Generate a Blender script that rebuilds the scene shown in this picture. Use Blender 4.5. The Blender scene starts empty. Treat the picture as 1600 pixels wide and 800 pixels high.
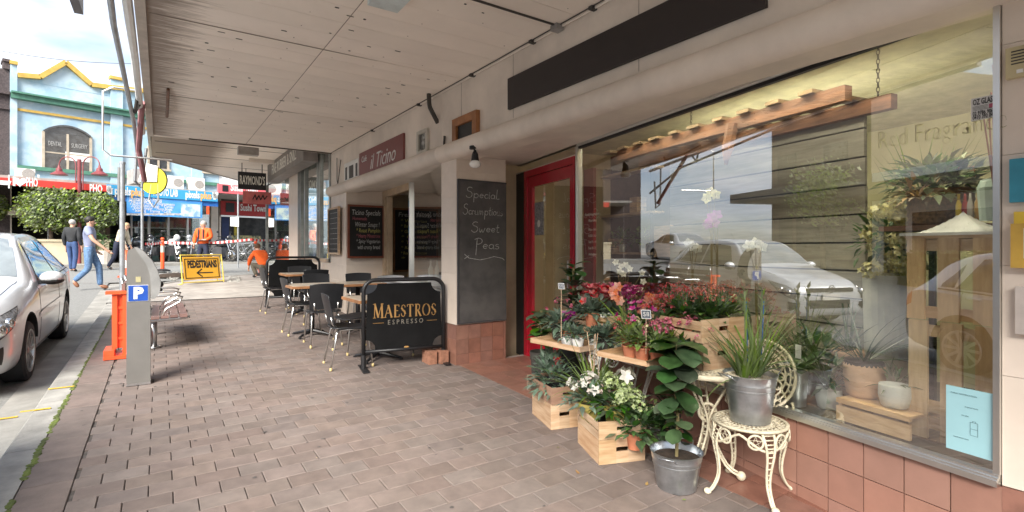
import bpy, bmesh, math, random
from mathutils import Vector, Matrix, noise as mnoise
random.seed(7)
R = math.radians
sc = bpy.context.scene
COL = sc.collection
# ------------------------------------------------------------ camera
CAM_H = 1.55
TH = math.atan2(550.0, 805.0)            # the lens looks 34 degrees to the right of the street
cam_d = bpy.data.cameras.new("camera")
cam = bpy.data.objects.new("camera", cam_d); COL.objects.link(cam)
cam.location = (0, 0, CAM_H)
cam.rotation_euler = (R(90), 0, -TH)
cam_d.sensor_width = 36.0
cam_d.lens = 805.0/1600.0*36.0
cam_d.shift_y = -11.0/1600.0
cam_d.clip_start = 0.05
cam_d.clip_end = 1500
sc.camera = cam
# ------------------------------------------------------------ sky, sun, exposure
SUN_EL, SUN_AZ = R(38), R(-132)          # azimuth measured from +Y towards +X
w = bpy.data.worlds.new("World"); sc.world = w; w.use_nodes = True
nt = w.node_tree; nt.nodes.clear()
def N(nt, t, **k):
    n = nt.nodes.new(t)
    for a, b in k.items(): setattr(n, a, b)
    return n
out = N(nt, 'ShaderNodeOutputWorld'); bg = N(nt, 'ShaderNodeBackground')
sky = N(nt, 'ShaderNodeTexSky', sky_type='NISHITA', sun_disc=False)
sky.sun_elevation = SUN_EL; sky.sun_rotation = SUN_AZ; sky.air_density = 1.0; sky.dust_density = 1.5; sky.ozone_density = 1.5
tc = N(nt, 'ShaderNodeTexCoord'); mp = N(nt, 'ShaderNodeMapping'); mp.inputs['Scale'].default_value = (1.0, 1.0, 3.2); mp.inputs['Location'].default_value = (0.35, 0.2, 0.1)
nz = N(nt, 'ShaderNodeTexNoise'); nz.inputs['Scale'].default_value = 2.1; nz.inputs['Detail'].default_value = 9; nz.inputs['Roughness'].default_value = .55
rp = N(nt, 'ShaderNodeValToRGB'); rp.color_ramp.elements[0].position = .36; rp.color_ramp.elements[1].position = .60
nz2 = N(nt, 'ShaderNodeTexNoise'); nz2.inputs['Scale'].default_value = 4.3; nz2.inputs['Detail'].default_value = 6
cr = N(nt, 'ShaderNodeValToRGB'); cr.color_ramp.elements[0].color = (3.2, 3.7, 4.5, 1); cr.color_ramp.elements[1].color = (6.0, 6.2, 6.6, 1)
cr.color_ramp.elements[0].position = .3; cr.color_ramp.elements[1].position = .62
mx = N(nt, 'ShaderNodeMixRGB')
L = nt.links.new
L(tc.outputs['Generated'], mp.inputs['Vector']); L(mp.outputs[0], nz.inputs['Vector']); L(nz.outputs['Fac'], rp.inputs[0])
L(mp.outputs[0], nz2.inputs['Vector']); L(nz2.outputs['Fac'], cr.inputs[0])
L(rp.outputs[0], mx.inputs['Fac']); L(sky.outputs[0], mx.inputs[1]); L(cr.outputs[0], mx.inputs[2])
L(mx.outputs[0], bg.inputs[0]); bg.inputs[1].default_value = 0.075
L(bg.outputs[0], out.inputs[0])
sd = bpy.data.lights.new("sun", 'SUN'); sd.energy = 3.0; sd.angle = R(34); sd.color = (1, .95, .87)
so = bpy.data.objects.new("sun", sd); COL.objects.link(so)
tosun = Vector((math.sin(SUN_AZ)*math.cos(SUN_EL), math.cos(SUN_AZ)*math.cos(SUN_EL), math.sin(SUN_EL)))
so.rotation_euler = tosun.to_track_quat('Z', 'Y').to_euler(); so.location = (-20, -20, 30)
sc.view_settings.view_transform = 'Standard'; sc.view_settings.look = 'None'; sc.view_settings.exposure = 1.93
sc.view_settings.gamma = 1.0
sc.render.engine = 'CYCLES'
sc.cycles.max_bounces = 10; sc.cycles.diffuse_bounces = 5; sc.cycles.glossy_bounces = 5; sc.cycles.transparent_max_bounces = 16
sc.cycles.transmission_bounces = 6
try:
    sc.cycles.use_denoising = True; sc.cycles.denoiser = 'OPENIMAGEDENOISE'
except Exception: pass

# ------------------------------------------------------------ survey helpers (sight lines to world points)
F = 805.0; HY = 389.0
def ray(px, py=HY):
    c = (px-800.0)/F
    return Vector((math.sin(TH)+c*math.cos(TH), math.cos(TH)-c*math.sin(TH), -(py-HY)/F))
def gz(Y):                                # height of the pavement: the street climbs away from the lens
    if Y < 14: return .036*Y
    if Y < 24: return .504+.05*(Y-14)
    if Y < 60: return 1.004+.02*(Y-24)
    return 1.724
def roff(Y):                              # road surface below the pavement
    if Y < 11: return -.12
    if Y < 16: return -.12+.016*(Y-11)
    return -.04
def G(px, py, h=0.0, road=False):         # where a sight line meets the ground (or h above it)
    r = ray(px, py); lo, hi = .3, 90.0
    f = lambda d: CAM_H + r.z*d - gz(r.y*d) - h - (roff(r.y*d) if road else 0)
    for _ in range(60):
        m = (lo+hi)/2
        if f(m) > 0: lo = m
        else: hi = m
    d = (lo+hi)/2
    return Vector((r.x*d, r.y*d, gz(r.y*d)+h+(roff(r.y*d) if road else 0)))
def depth(p): return p[0]*math.sin(TH)+p[1]*math.cos(TH)
def PX(px, X): r = ray(px); return X/r.x   # depth of plane x = X
def PY(px, Y): r = ray(px); return Y/r.y
def at(px, d, py=HY): r = ray(px, py); return Vector((r.x*d, r.y*d, CAM_H + r.z*d))
def zpy(py, d): return CAM_H-(py-HY)/F*d
def line(px, P, D):                       # depth where sight column px meets plan line P + t D
    r = ray(px); det = r.x*(-D[1])+D[0]*r.y
    return (P[0]*(-D[1])+D[0]*P[1])/det

# ------------------------------------------------------------ materials
MATS = {}
def rgb(c): return (c[0], c[1], c[2], 1)
def mat(name, col, rough=.6, metal=0, var=.12, scale=6, bump=0, bscale=None, col2=None, rnd=0, island=0, coat=0, spec=.5, stretch=None, lo=.35, hi=.65, trans=0, emit=0):
    if name in MATS: return MATS[name]
    m = bpy.data.materials.new(name); m.use_nodes = True; MATS[name] = m
    nt = m.node_tree; L = nt.links.new; b = nt.nodes['Principled BSDF']
    b.inputs['Roughness'].default_value = rough; b.inputs['Metallic'].default_value = metal
    b.inputs['Coat Weight'].default_value = coat; b.inputs['Coat Roughness'].default_value = .05
    b.inputs['Specular IOR Level'].default_value = spec
    tc = N(nt, 'ShaderNodeTexCoord'); mp = N(nt, 'ShaderNodeMapping')
    if stretch: mp.inputs['Scale'].default_value = stretch
    L(tc.outputs['Object'], mp.inputs['Vector'])
    nz = N(nt, 'ShaderNodeTexNoise'); nz.inputs['Scale'].default_value = scale; nz.inputs['Detail'].default_value = 8; nz.inputs['Roughness'].default_value = .6
    oi = N(nt, 'ShaderNodeObjectInfo'); ad = N(nt, 'ShaderNodeVectorMath', operation='MULTIPLY_ADD')
    L(oi.outputs['Random'], ad.inputs[0]); ad.inputs[1].default_value = (37, 21, 53); L(mp.outputs[0], ad.inputs[2])
    L(ad.outputs[0], nz.inputs['Vector'])
    rp = N(nt, 'ShaderNodeValToRGB'); rp.color_ramp.elements[0].position = lo; rp.color_ramp.elements[1].position = hi
    c2 = col2 or tuple(x*(1-var*2) for x in col)
    c1 = col if col2 else tuple(min(1, x*(1+var*.5)) for x in col)
    rp.color_ramp.elements[0].color = rgb(c2); rp.color_ramp.elements[1].color = rgb(c1)
    L(nz.outputs['Fac'], rp.inputs[0]); last = rp.outputs[0]
    if rnd or island:
        hs = N(nt, 'ShaderNodeHueSaturation'); ma = N(nt, 'ShaderNodeMath', operation='ADD')
        ge = N(nt, 'ShaderNodeNewGeometry')
        L(oi.outputs['Random'], ma.inputs[0]); L(ge.outputs['Random Per Island'], ma.inputs[1])
        fr = N(nt, 'ShaderNodeMath', operation='FRACT'); L(ma.outputs[0], fr.inputs[0])
        mr = N(nt, 'ShaderNodeMapRange'); k = rnd or island
        mr.inputs['To Min'].default_value = 1-k; mr.inputs['To Max'].default_value = 1+k
        L(fr.outputs[0], mr.inputs['Value']); L(mr.outputs[0], hs.inputs['Value']); L(last, hs.inputs['Color'])
        mr2 = N(nt, 'ShaderNodeMapRange'); mr2.inputs['To Min'].default_value = .5-k*.04; mr2.inputs['To Max'].default_value = .5+k*.035
        f2 = N(nt, 'ShaderNodeMath', operation='MULTIPLY'); f2.inputs[1].default_value = 7.31; L(fr.outputs[0], f2.inputs[0])
        f3 = N(nt, 'ShaderNodeMath', operation='FRACT'); L(f2.outputs[0], f3.inputs[0]); L(f3.outputs[0], mr2.inputs['Value']); L(mr2.outputs[0], hs.inputs['Hue'])
        f4 = N(nt, 'ShaderNodeMath', operation='MULTIPLY'); f4.inputs[1].default_value = 13.7; L(fr.outputs[0], f4.inputs[0]); f5 = N(nt, 'ShaderNodeMath', operation='FRACT'); L(f4.outputs[0], f5.inputs[0])
        mr3 = N(nt, 'ShaderNodeMapRange'); mr3.inputs['To Min'].default_value = max(.2, 1-k*1.6); mr3.inputs['To Max'].default_value = 1+k*.35; L(f5.outputs[0], mr3.inputs['Value']); L(mr3.outputs[0], hs.inputs['Saturation'])
        last = hs.outputs[0]
    L(last, b.inputs['Base Color'])
    if emit: L(last, b.inputs['Emission Color']); b.inputs['Emission Strength'].default_value = emit
    if bump:
        bp = N(nt, 'ShaderNodeBump'); bp.inputs['Strength'].default_value = bump; bp.inputs['Distance'].default_value = .01
        n2 = N(nt, 'ShaderNodeTexNoise'); n2.inputs['Scale'].default_value = bscale or scale*4; n2.inputs['Detail'].default_value = 6
        L(ad.outputs[0], n2.inputs['Vector']); L(n2.outputs['Fac'], bp.inputs['Height']); L(bp.outputs[0], b.inputs['Normal'])
    if trans:
        ms = N(nt, 'ShaderNodeMixShader'); tl = N(nt, 'ShaderNodeBsdfTranslucent'); L(last, tl.inputs['Color'])
        ms.inputs[0].default_value = trans; o = nt.nodes['Material Output']
        L(b.outputs[0], ms.inputs[1]); L(tl.outputs[0], ms.inputs[2]); L(ms.outputs[0], o.inputs['Surface'])
    return m
def glass(name, tint=(.93, .95, .93), ior=1.9, base=.0):
    if name in MATS: return MATS[name]
    m = bpy.data.materials.new(name); m.use_nodes = True; MATS[name] = m
    nt = m.node_tree; L = nt.links.new; nt.nodes.clear()
    o = N(nt, 'ShaderNodeOutputMaterial'); mx = N(nt, 'ShaderNodeMixShader'); t = N(nt, 'ShaderNodeBsdfTransparent'); g = N(nt, 'ShaderNodeBsdfGlossy')
    g.inputs['Roughness'].default_value = 0.0; t.inputs['Color'].default_value = rgb(tint); g.inputs['Color'].default_value = (1, 1, 1, 1)
    f = N(nt, 'ShaderNodeLayerWeight'); f.inputs['Blend'].default_value = .5
    pw = N(nt, 'ShaderNodeMath', operation='POWER'); pw.inputs[1].default_value = 4.0; L(f.outputs['Facing'], pw.inputs[0])
    F0 = ((ior-1)/(ior+1))**2+base
    a = N(nt, 'ShaderNodeMath', operation='MULTIPLY_ADD'); a.use_clamp = True; a.inputs[1].default_value = 1-F0; a.inputs[2].default_value = F0
    L(pw.outputs[0], a.inputs[0]); L(a.outputs[0], mx.inputs[0]); L(t.outputs[0], mx.inputs[1]); L(g.outputs[0], mx.inputs[2]); L(mx.outputs[0], o.inputs[0])
    return m

# ------------------------------------------------------------ mesh builder
class MB:
    def __init__(s): s.v = []; s.f = []
    def add(s, vs, fs):
        n = len(s.v); s.v += [tuple(x) for x in vs]; s.f += [tuple(i+n for i in f) for f in fs]; return s
    def box(s, x0, x1, y0, y1, z0, z1, M=None):
        vs = [Vector((x, y, z)) for x in (x0, x1) for y in (y0, y1) for z in (z0, z1)]
        if M: vs = [M @ v for v in vs]
        return s.add(vs, [(0, 1, 3, 2), (4, 6, 7, 5), (0, 4, 5, 1), (2, 3, 7, 6), (0, 2, 6, 4), (1, 5, 7, 3)])
    def bar(s, a, b, w, h, up=(0, 0, 1)):        # box from a to b
        a, b = Vector(a), Vector(b); d = (b-a); l = d.length; d.normalize(); u = Vector(up)
        x = d.cross(u)
        if x.length < 1e-4: x = d.cross(Vector((1, 0, 0)))
        x.normalize(); u = x.cross(d)
        M = Matrix((x, d, u)).transposed().to_4x4(); M.translation = a
        return s.box(-w/2, w/2, 0, l, -h/2, h/2, M)
    def tube(s, pts, r, n=8, cap=True, closed=False):
        pts = [Vector(p) for p in pts]; k = len(pts); rs = r if isinstance(r, (list, tuple)) else [r]*k
        base = len(s.v); prev = None
        for i, p in enumerate(pts):
            if closed: t = pts[(i+1) % k]-pts[i-1]
            else: t = pts[min(i+1, k-1)]-pts[max(i-1, 0)]
            t.normalize()
            if prev is None: u = t.orthogonal().normalized()
            else:
                u = prev-t*prev.dot(t)
                if u.length < 1e-5: u = t.orthogonal()
                u.normalize()
            prev = u; w = t.cross(u)
            for j in range(n):
                a = 2*math.pi*j/n; s.v.append(tuple(p+(u*math.cos(a)+w*math.sin(a))*rs[i]))
        for i in range(k if closed else k-1):
            i2 = (i+1) % k
            for j in range(n):
                s.f.append((base+i*n+j, base+i*n+(j+1) % n, base+i2*n+(j+1) % n, base+i2*n+j))
        if cap and not closed:
            s.f.append(tuple(base+j for j in range(n))[::-1]); s.f.append(tuple(base+(k-1)*n+j for j in range(n)))
        return s
    def lathe(s, prof, c=(0, 0, 0), n=24, M=None, a0=0, a1=2*math.pi):
        c = Vector(c); base = len(s.v); full = abs(a1-a0-2*math.pi) < 1e-5; m = n if full else n+1
        for (r, z) in prof:
            for j in range(m):
                a = a0+(a1-a0)*j/n; v = Vector((r*math.cos(a), r*math.sin(a), z))
                if M: v = M @ v
                s.v.append(tuple(v+c))
        for i in range(len(prof)-1):
            for j in range(n):
                s.f.append((base+i*m+j, base+i*m+(j+1) % m, base+(i+1)*m+(j+1) % m, base+(i+1)*m+j))
        return s
    def prism(s, poly, t, M=None):                # poly in xy, extruded by t along z
        k = len(poly); vs = [Vector((x, y, z)) for z in (0, t) for x, y in poly]
        if M: vs = [M @ v for v in vs]
        return s.add(vs, [tuple(range(k))[::-1], tuple(range(k, 2*k))]+[(i, (i+1) % k, k+(i+1) % k, k+i) for i in range(k)])
    def sphere(s, c, r, n=10, m=6, sc=(1, 1, 1)):
        c = Vector(c); prof = [(max(1e-4, math.sin(math.pi*i/m)), -math.cos(math.pi*i/m)) for i in range(m+1)]
        M = Matrix.Diagonal((r*sc[0], r*sc[1], r*sc[2]))
        return s.lathe(prof, c, n, M)
    def grid(s, fn, nu, nv, flip=False):
        b = len(s.v)
        for i in range(nu+1):
            for j in range(nv+1): s.v.append(tuple(fn(i/nu, j/nv)))
        for i in range(nu):
            for j in range(nv):
                q = (b+i*(nv+1)+j, b+(i+1)*(nv+1)+j, b+(i+1)*(nv+1)+j+1, b+i*(nv+1)+j+1)
                s.f.append(q[::-1] if flip else q)
        return s
    def leaf(s, p, d, l, wd, curl=.4, seg=4, up=None, fold=.15, tip=.5):
        p = Vector(p); d = Vector(d).normalized(); side = d.cross(Vector((0, 0, 1)) if up is None else Vector(up))
        if side.length < 1e-3: side = Vector((1, 0, 0))
        side.normalize(); nn = side.cross(d); b = len(s.v); pos = p.copy(); cur = d.copy()
        for i in range(seg+1):
            t = i/seg; ww = wd*.5*math.sqrt(max(0, 1-(2*t-1)**2))*(.65+.55*t) if tip < 0 else wd*.5*(math.sin(math.pi*min(1, max(.06, t**abs(tip)*.97+.03)))) if i < seg else 0.0
            if tip < 0 and i == 0: ww = wd*.06
            s.v.append(tuple(pos-side*ww+nn*ww*fold*2)); s.v.append(tuple(pos)); s.v.append(tuple(pos+side*ww+nn*ww*fold*2))
            cur = (cur-nn*curl/seg); cur.normalize(); nn = side.cross(cur); pos = pos+cur*(l/seg)
        for i in range(seg):
            a = b+i*3; s.f.append((a, a+3, a+4, a+1)); s.f.append((a+1, a+4, a+5, a+2))
        return s
    def mesh(s, name, smooth=False, off=None):
        me = bpy.data.meshes.new(name)
        v = s.v if off is None else [(x-off[0], y-off[1], z-off[2]) for x, y, z in s.v]
        me.from_pydata(v, [], s.f)
        if smooth: me.polygons.foreach_set('use_smooth', [True]*len(me.polygons))
        return me
    def build(s, name, m, parent=None, smooth=False, world=False, label=None, autosm=None):
        off = None
        if world and parent is not None:
            off = Vector((0, 0, 0)); q = parent
            while q: off = off+q.location; q = q.parent
        me = s.mesh(name, smooth, off)
        if m: me.materials.append(m)
        if autosm: sharp(me, autosm)
        o = bpy.data.objects.new(name, me); COL.objects.link(o)
        if parent: o.parent = parent
        if label: o['label'] = label
        return o
def sharp(me, ang):
    bm = bmesh.new(); bm.from_mesh(me); bmesh.ops.recalc_face_normals(bm, faces=bm.faces)
    for f in bm.faces: f.smooth = True
    for e in bm.edges:
        if len(e.link_faces) == 2 and e.calc_face_angle(0) > R(ang): e.smooth = False
    bm.to_mesh(me); bm.free()
def tag(o, label=None, cat=None, group=None, kind=None):
    if label: o['label'] = label
    if cat: o['category'] = cat
    if group: o['group'] = group
    if kind: o['kind'] = kind
    return o
def thing(name, label, cat, loc=(0, 0, 0), rz=0, group=None):
    o = bpy.data.objects.new(name, None); COL.objects.link(o); o.location = loc; o.rotation_euler = (0, 0, rz); o.empty_display_size = .1
    return tag(o, label, cat, group)
def kids(o): return [c for c in bpy.data.objects if c.parent == o]
def copy_tree(o, parent=None, label=None):
    c = o.copy(); COL.objects.link(c); c.parent = parent
    if label: c['label'] = label
    for ch in kids(o): copy_tree(ch, c)
    return c
def inst(src, name, parent, loc=None, rz=None, scale=None):
    o = bpy.data.objects.new(name, src); COL.objects.link(o); o.parent = parent
    if loc is not None: o.location = loc
    if rz is not None: o.rotation_euler = (0, 0, rz)
    if scale is not None: o.scale = scale
    return o
def frame(o, x, up):                        # matrix with local x along x, local y along up, origin o
    x = Vector(x).normalized(); up = Vector(up).normalized(); z = x.cross(up)
    M = Matrix((x, up, z)).transposed().to_4x4(); M.translation = Vector(o); return M
def text(name, s, h, M, m, parent=None, ext=.002, shear=0, off=0, align='CENTER', wscale=1, world=True, spacing=1, label=None, fit=None):
    cu = bpy.data.curves.new(name, 'FONT'); cu.body = s; cu.size = h; cu.extrude = ext; cu.shear = shear; cu.offset = off
    cu.align_x = align; cu.align_y = 'CENTER'; cu.space_character = spacing; cu.resolution_u = 2
    t = bpy.data.objects.new(name, cu); COL.objects.link(t)
    dg = bpy.context.evaluated_depsgraph_get(); me = bpy.data.meshes.new_from_object(t.evaluated_get(dg))
    bpy.data.objects.remove(t); bpy.data.curves.remove(cu)
    if fit:
        xs = [v.co.x for v in me.vertices]; wscale = fit/max(1e-6, max(xs)-min(xs))
    me.transform(Matrix.Diagonal((wscale, 1, 1, 1))); me.transform(M); me.name = name
    if world and parent:
        off_ = Vector((0, 0, 0)); q = parent
        while q: off_ += q.location; q = q.parent
        me.transform(Matrix.Translation(-off_))
    me.materials.clear(); me.materials.append(m)
    o = bpy.data.objects.new(name, me); COL.objects.link(o); o.parent = parent
    if label: o['label'] = label
    return o
def strokes(mb, pts, wdt, M, t=.002):          # flat pen strokes in the local xy plane of M
    for a, b in zip(pts[:-1], pts[1:]):
        a = Vector((a[0], a[1], 0)); b = Vector((b[0], b[1], 0)); d = (b-a)
        if d.length < 1e-6: continue
        d.normalize(); n = Vector((-d.y, d.x, 0))*wdt/2; e = d*wdt*.3
        q = [a-n-e, b-n+e, b+n+e, a+n-e]
        mb.prism([(v.x, v.y) for v in q], t, M)
    return mb
def skin(name, joints, edges, m, parent=None, sub=2, world=False):
    me = bpy.data.meshes.new(name); me.from_pydata([j[0] for j in joints], edges, [])
    o = bpy.data.objects.new(name, me); COL.objects.link(o)
    md = o.modifiers.new('s', 'SKIN'); md.use_smooth_shade = True
    for i, j in enumerate(joints):
        sv = me.skin_vertices[0].data[i]; r = j[1] if isinstance(j[1], tuple) else (j[1], j[1]); sv.radius = r; sv.use_root = (i == 0)
    o.modifiers.new('u', 'SUBSURF').levels = sub
    dg = bpy.context.evaluated_depsgraph_get(); nm = bpy.data.meshes.new_from_object(o.evaluated_get(dg)); nm.name = name
    bpy.data.objects.remove(o); bpy.data.meshes.remove(me); nm.materials.clear(); nm.materials.append(m)
    p = bpy.data.objects.new(name, nm); COL.objects.link(p); p.parent = parent
    return p
rr = random.uniform
# palette
m_asph = mat('asphalt', (.23, .23, .22), .9, var=.12, scale=30, bump=.5, bscale=300)
m_conc = mat('concrete', (.31, .30, .275), .85, var=.15, scale=3, bump=.3, bscale=80)
m_kerb = mat('kerb_concrete', (.33, .32, .295), .85, var=.16, scale=4, bump=.4, bscale=60)
m_paver = mat('brown_paver', (.178, .138, .120), .78, var=.10, scale=9, bump=.3, bscale=160, rnd=.13)
m_joint = mat('paver_joint', (.10, .085, .075), .9, var=.2, scale=20)
m_moss = mat('moss', (.13, .17, .03), .9, var=.4, scale=9, col2=(.05, .06, .02), bump=.8)
m_red_tile = mat('terracotta_tile', (.25, .115, .08), .4, var=.12, scale=8, bump=.15, rnd=.08)
m_pink_tile = mat('plinth_tile', (.38, .20, .15), .28, var=.06, scale=5, bump=.08, rnd=.05)
m_grout = mat('grout', (.40, .33, .29), .9)
m_cream = mat('cream_paint', (.76, .68, .60), .55, var=.09, scale=1.6, bump=.12, bscale=30)
m_cream_tile = mat('cream_tile', (.72, .62, .53), .4, var=.04, scale=4, rnd=.03, bump=.06)
m_ceil = mat('ceiling_board', (.89, .81, .72), .75, var=.035, scale=1.5, bump=.04, rnd=.04)
nt = m_ceil.node_tree; b_ = nt.nodes['Principled BSDF']; src = b_.inputs['Base Color'].links[0].from_socket          # mould along the weather edge of each board
tcn = N(nt, 'ShaderNodeTexCoord'); sx = N(nt, 'ShaderNodeSeparateXYZ'); L = nt.links.new; L(tcn.outputs['Object'], sx.inputs[0])
mpn = N(nt, 'ShaderNodeMapping'); mpn.inputs['Scale'].default_value = (1, 9, 9); oin = N(nt, 'ShaderNodeObjectInfo'); mad = N(nt, 'ShaderNodeVectorMath', operation='MULTIPLY_ADD'); mad.inputs[1].default_value = (31, 17, 5)
L(tcn.outputs['Object'], mpn.inputs[0]); L(oin.outputs['Random'], mad.inputs[0]); L(mpn.outputs[0], mad.inputs[2]); nzn = N(nt, 'ShaderNodeTexNoise'); nzn.inputs['Scale'].default_value = 2.2; nzn.inputs['Detail'].default_value = 10; nzn.inputs['Roughness'].default_value = .7; L(mad.outputs[0], nzn.inputs['Vector'])
m1 = N(nt, 'ShaderNodeMath', operation='MULTIPLY'); m1.inputs[1].default_value = -3.06; L(sx.outputs[0], m1.inputs[0]); m2 = N(nt, 'ShaderNodeMath', operation='MULTIPLY_ADD'); m2.inputs[1].default_value = 3.2; L(nzn.outputs['Fac'], m2.inputs[0]); L(m1.outputs[0], m2.inputs[2])
mrn = N(nt, 'ShaderNodeMapRange'); mrn.inputs['From Min'].default_value = .35; mrn.inputs['From Max'].default_value = 1.35; mrn.inputs['To Max'].default_value = .82; L(m2.outputs[0], mrn.inputs['Value'])
mxn = N(nt, 'ShaderNodeMixRGB'); mxn.inputs[2].default_value = (.16, .115, .085, 1); L(mrn.outputs[0], mxn.inputs[0]); L(src, mxn.inputs[1]); L(mxn.outputs[0], b_.inputs['Base Color'])
nt = m_paver.node_tree; b_ = nt.nodes['Principled BSDF']; src = b_.inputs['Base Color'].links[0].from_socket          # old spills and trodden dirt across the paving
g_ = N(nt, 'ShaderNodeNewGeometry'); n_ = N(nt, 'ShaderNodeTexNoise'); n_.inputs['Scale'].default_value = 1.1; n_.inputs['Detail'].default_value = 9; n_.inputs['Roughness'].default_value = .68; L(g_.outputs['Position'], n_.inputs['Vector'])
mr_ = N(nt, 'ShaderNodeMapRange'); mr_.inputs['From Min'].default_value = .42; mr_.inputs['From Max'].default_value = .68; mr_.inputs['To Min'].default_value = 1.12; mr_.inputs['To Max'].default_value = .74; L(n_.outputs['Fac'], mr_.inputs['Value'])
hs_ = N(nt, 'ShaderNodeHueSaturation'); L(mr_.outputs[0], hs_.inputs['Value']); L(src, hs_.inputs['Color']); L(hs_.outputs[0], b_.inputs['Base Color'])
m_black = mat('black_paint', (.012, .012, .014), .45, var=.1)
m_sheet = mat('dark_sign', (.022, .016, .016), .55, var=.05)
m_steel = mat('brushed_steel', (.62, .62, .62), .28, 1, var=.06, scale=12)
m_alu = mat('aluminium', (.72, .72, .70), .3, 1, var=.04)
m_galv = mat('galvanised', (.52, .55, .58), .32, .9, var=.15, scale=9, bump=.1)
m_red = mat('red_door_paint', (.42, .012, .028), .25, var=.08, coat=.3)
m_wood = mat('pine', (.60, .41, .25), .6, var=.18, scale=5, stretch=(1, 1, 7), bump=.15, rnd=.14)
m_wood_h = mat('pine_side', (.62, .43, .26), .6, col2=(.44, .26, .13), scale=4, stretch=(1, 1, 9), bump=.12, rnd=.12)
m_wood_d = mat('dark_wood', (.16, .07, .035), .55, var=.25, scale=5, stretch=(1, 1, 6))
m_oak = mat('oak_frame', (.36, .15, .055), .5, var=.2, scale=6)
m_slate = mat('chalkboard', (.035, .034, .036), .65, col2=(.095, .09, .088), scale=3.5, lo=.42, hi=.75, var=.2)
m_slate2 = mat('black_chalkboard', (.012, .013, .014), .6, var=.3)
m_chalk = mat('white_chalk', (.62, .62, .60), .95, var=.25, scale=60)
m_chalk_p = mat('pink_chalk', (.55, .16, .20), .95); m_chalk_y = mat('yellow_chalk', (.55, .50, .16), .95)
m_white = mat('white_paint', (.78, .78, .76), .45, var=.04)
m_offw = mat('offwhite_plastic', (.74, .72, .66), .5, var=.05)
m_orange = mat('orange_plastic', (.80, .095, .025), .45, var=.06)
m_shell = mat('black_plastic', (.02, .021, .024), .42, var=.1)
m_soil = mat('soil', (.05, .032, .02), .95, var=.3, scale=30, bump=1)
m_terra = mat('terracotta_pot', (.52, .19, .10), .75, var=.12, scale=8)
m_leafd = mat('dark_leaf', (.035, .10, .022), .32, var=.3, scale=9, island=.35, trans=.15)
m_leafm = mat('mid_leaf', (.065, .165, .022), .42, var=.25, scale=9, island=.35, trans=.25)
m_leafl = mat('light_leaf', (.21, .33, .055), .5, var=.2, scale=9, island=.3, trans=.3)
m_leafg = mat('grey_leaf', (.16, .25, .17), .55, var=.2, scale=9, island=.25, trans=.2)
m_strap = mat('strap_leaf', (.17, .29, .04), .45, var=.25, scale=5, island=.25, trans=.25)
m_stem = mat('plant_stem', (.20, .16, .07), .7)
def petal(n, c): return mat(n, c, .55, var=.12, island=.25, trans=.3)
m_pred = petal('red_petal', (.50, .008, .014)); m_ppink = petal('pink_petal', (.60, .09, .17)); m_pmag = petal('magenta_petal', (.52, .015, .23))
m_por = petal('orange_petal', (.62, .17, .06)); m_pwh = petal('white_petal', (.80, .78, .70)); m_pyel = petal('yellow_petal', (.72, .66, .30)); m_plime = petal('lime_petal', (.50, .62, .24))
m_ppurp = petal('purple_petal', (.36, .07, .34))
m_iron = mat('cream_cast_iron', (.70, .63, .47), .5, var=.12, scale=20, bump=.2)
m_ironw = mat('white_cast_iron', (.70, .68, .62), .5, var=.1, scale=20)
m_rubber = mat('rubber', (.018, .018, .019), .8)
m_glass = glass('window_glass', (.92, .94, .88), 1.8, .20)
# ============================================================ key plan lines
PIL = G(713, 571); W = PIL.x; YP = PIL.y               # shopfront plane x = W, pillar front y = YP
XK = G(108, 618).x
WDIR = Vector((math.sin(TH-math.atan(354/F)), math.cos(TH-math.atan(354/F))))
W1 = W+.15                                              # the window end and near pillar stand a little further back
d0 = PX(1564, W1); W0 = ray(1564)*d0; W0 = Vector((W0.x, W0.y))
WN_ = Vector((WDIR.y, -WDIR.x))                        # into the shop
def wl(px, n=0):                                       # (plan point, depth) where a sight column meets the window line moved n into the shop
    P = W0+WN_*n; d = line(px, P, WDIR); r = ray(px); return Vector((r.x*d, r.y*d)), d
def wt(px, n=0): p, d = wl(px, n); return (p-W0).dot(WDIR)
def wp(t, n=0, z=0): p = W0+WDIR*t+WN_*n; return Vector((p.x, p.y, z))
SILL = zpy(742, d0)
_, dl = wl(905); HEAD = zpy(228, dl)
TL = wt(905)                                           # window length
ZM = 2.601; ZS = max(HEAD+.02, ZM+.03)                                          # soffit
ZC = 3.465                                             # awning underside
print('W', W, 'YP', YP, 'XK', XK, 'sill', SILL, 'head', HEAD, 'TL', TL, 'W0', W0)
WM = Matrix(((WDIR.x, WN_.x, 0, W0.x), (WDIR.y, WN_.y, 0, W0.y), (0, 0, 1, 0), (0, 0, 0, 1)))   # local (t, n, z) -> world

# ============================================================ ground, road, pavement
def sheet(name, x0, x1, y0, y1, h, m, fx=None, step=1.0, road=False, kind='structure'):
    mb = MB(); ys = []; y = y0
    while y < y1-1e-6:
        ys.append(y); y += step if y < 70 else 30
    ys.append(y1)
    xs = [x0, x1]
    for yy in ys:
        z = gz(yy)+h+(roff(yy) if road else 0)
        mb.v += [(x0, yy, z), (x1, yy, z)]
    for i in range(len(ys)-1): mb.f.append((2*i, 2*i+1, 2*i+3, 2*i+2))
    o = mb.build(name, m); o['kind'] = kind; return o
sheet('ground', -220, 220, -80, 400, -.03, m_conc, road=True)
sheet('road', -10.6, XK-.45, -60, 26, 0, m_asph, road=True)
sheet('cross_street', -90, 60, 17.5, 26.2, .004, m_asph, road=True, step=.5)
sheet('gutter', XK-.5, XK-.19, -20, 15.8, .006, m_conc, road=True)
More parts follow.
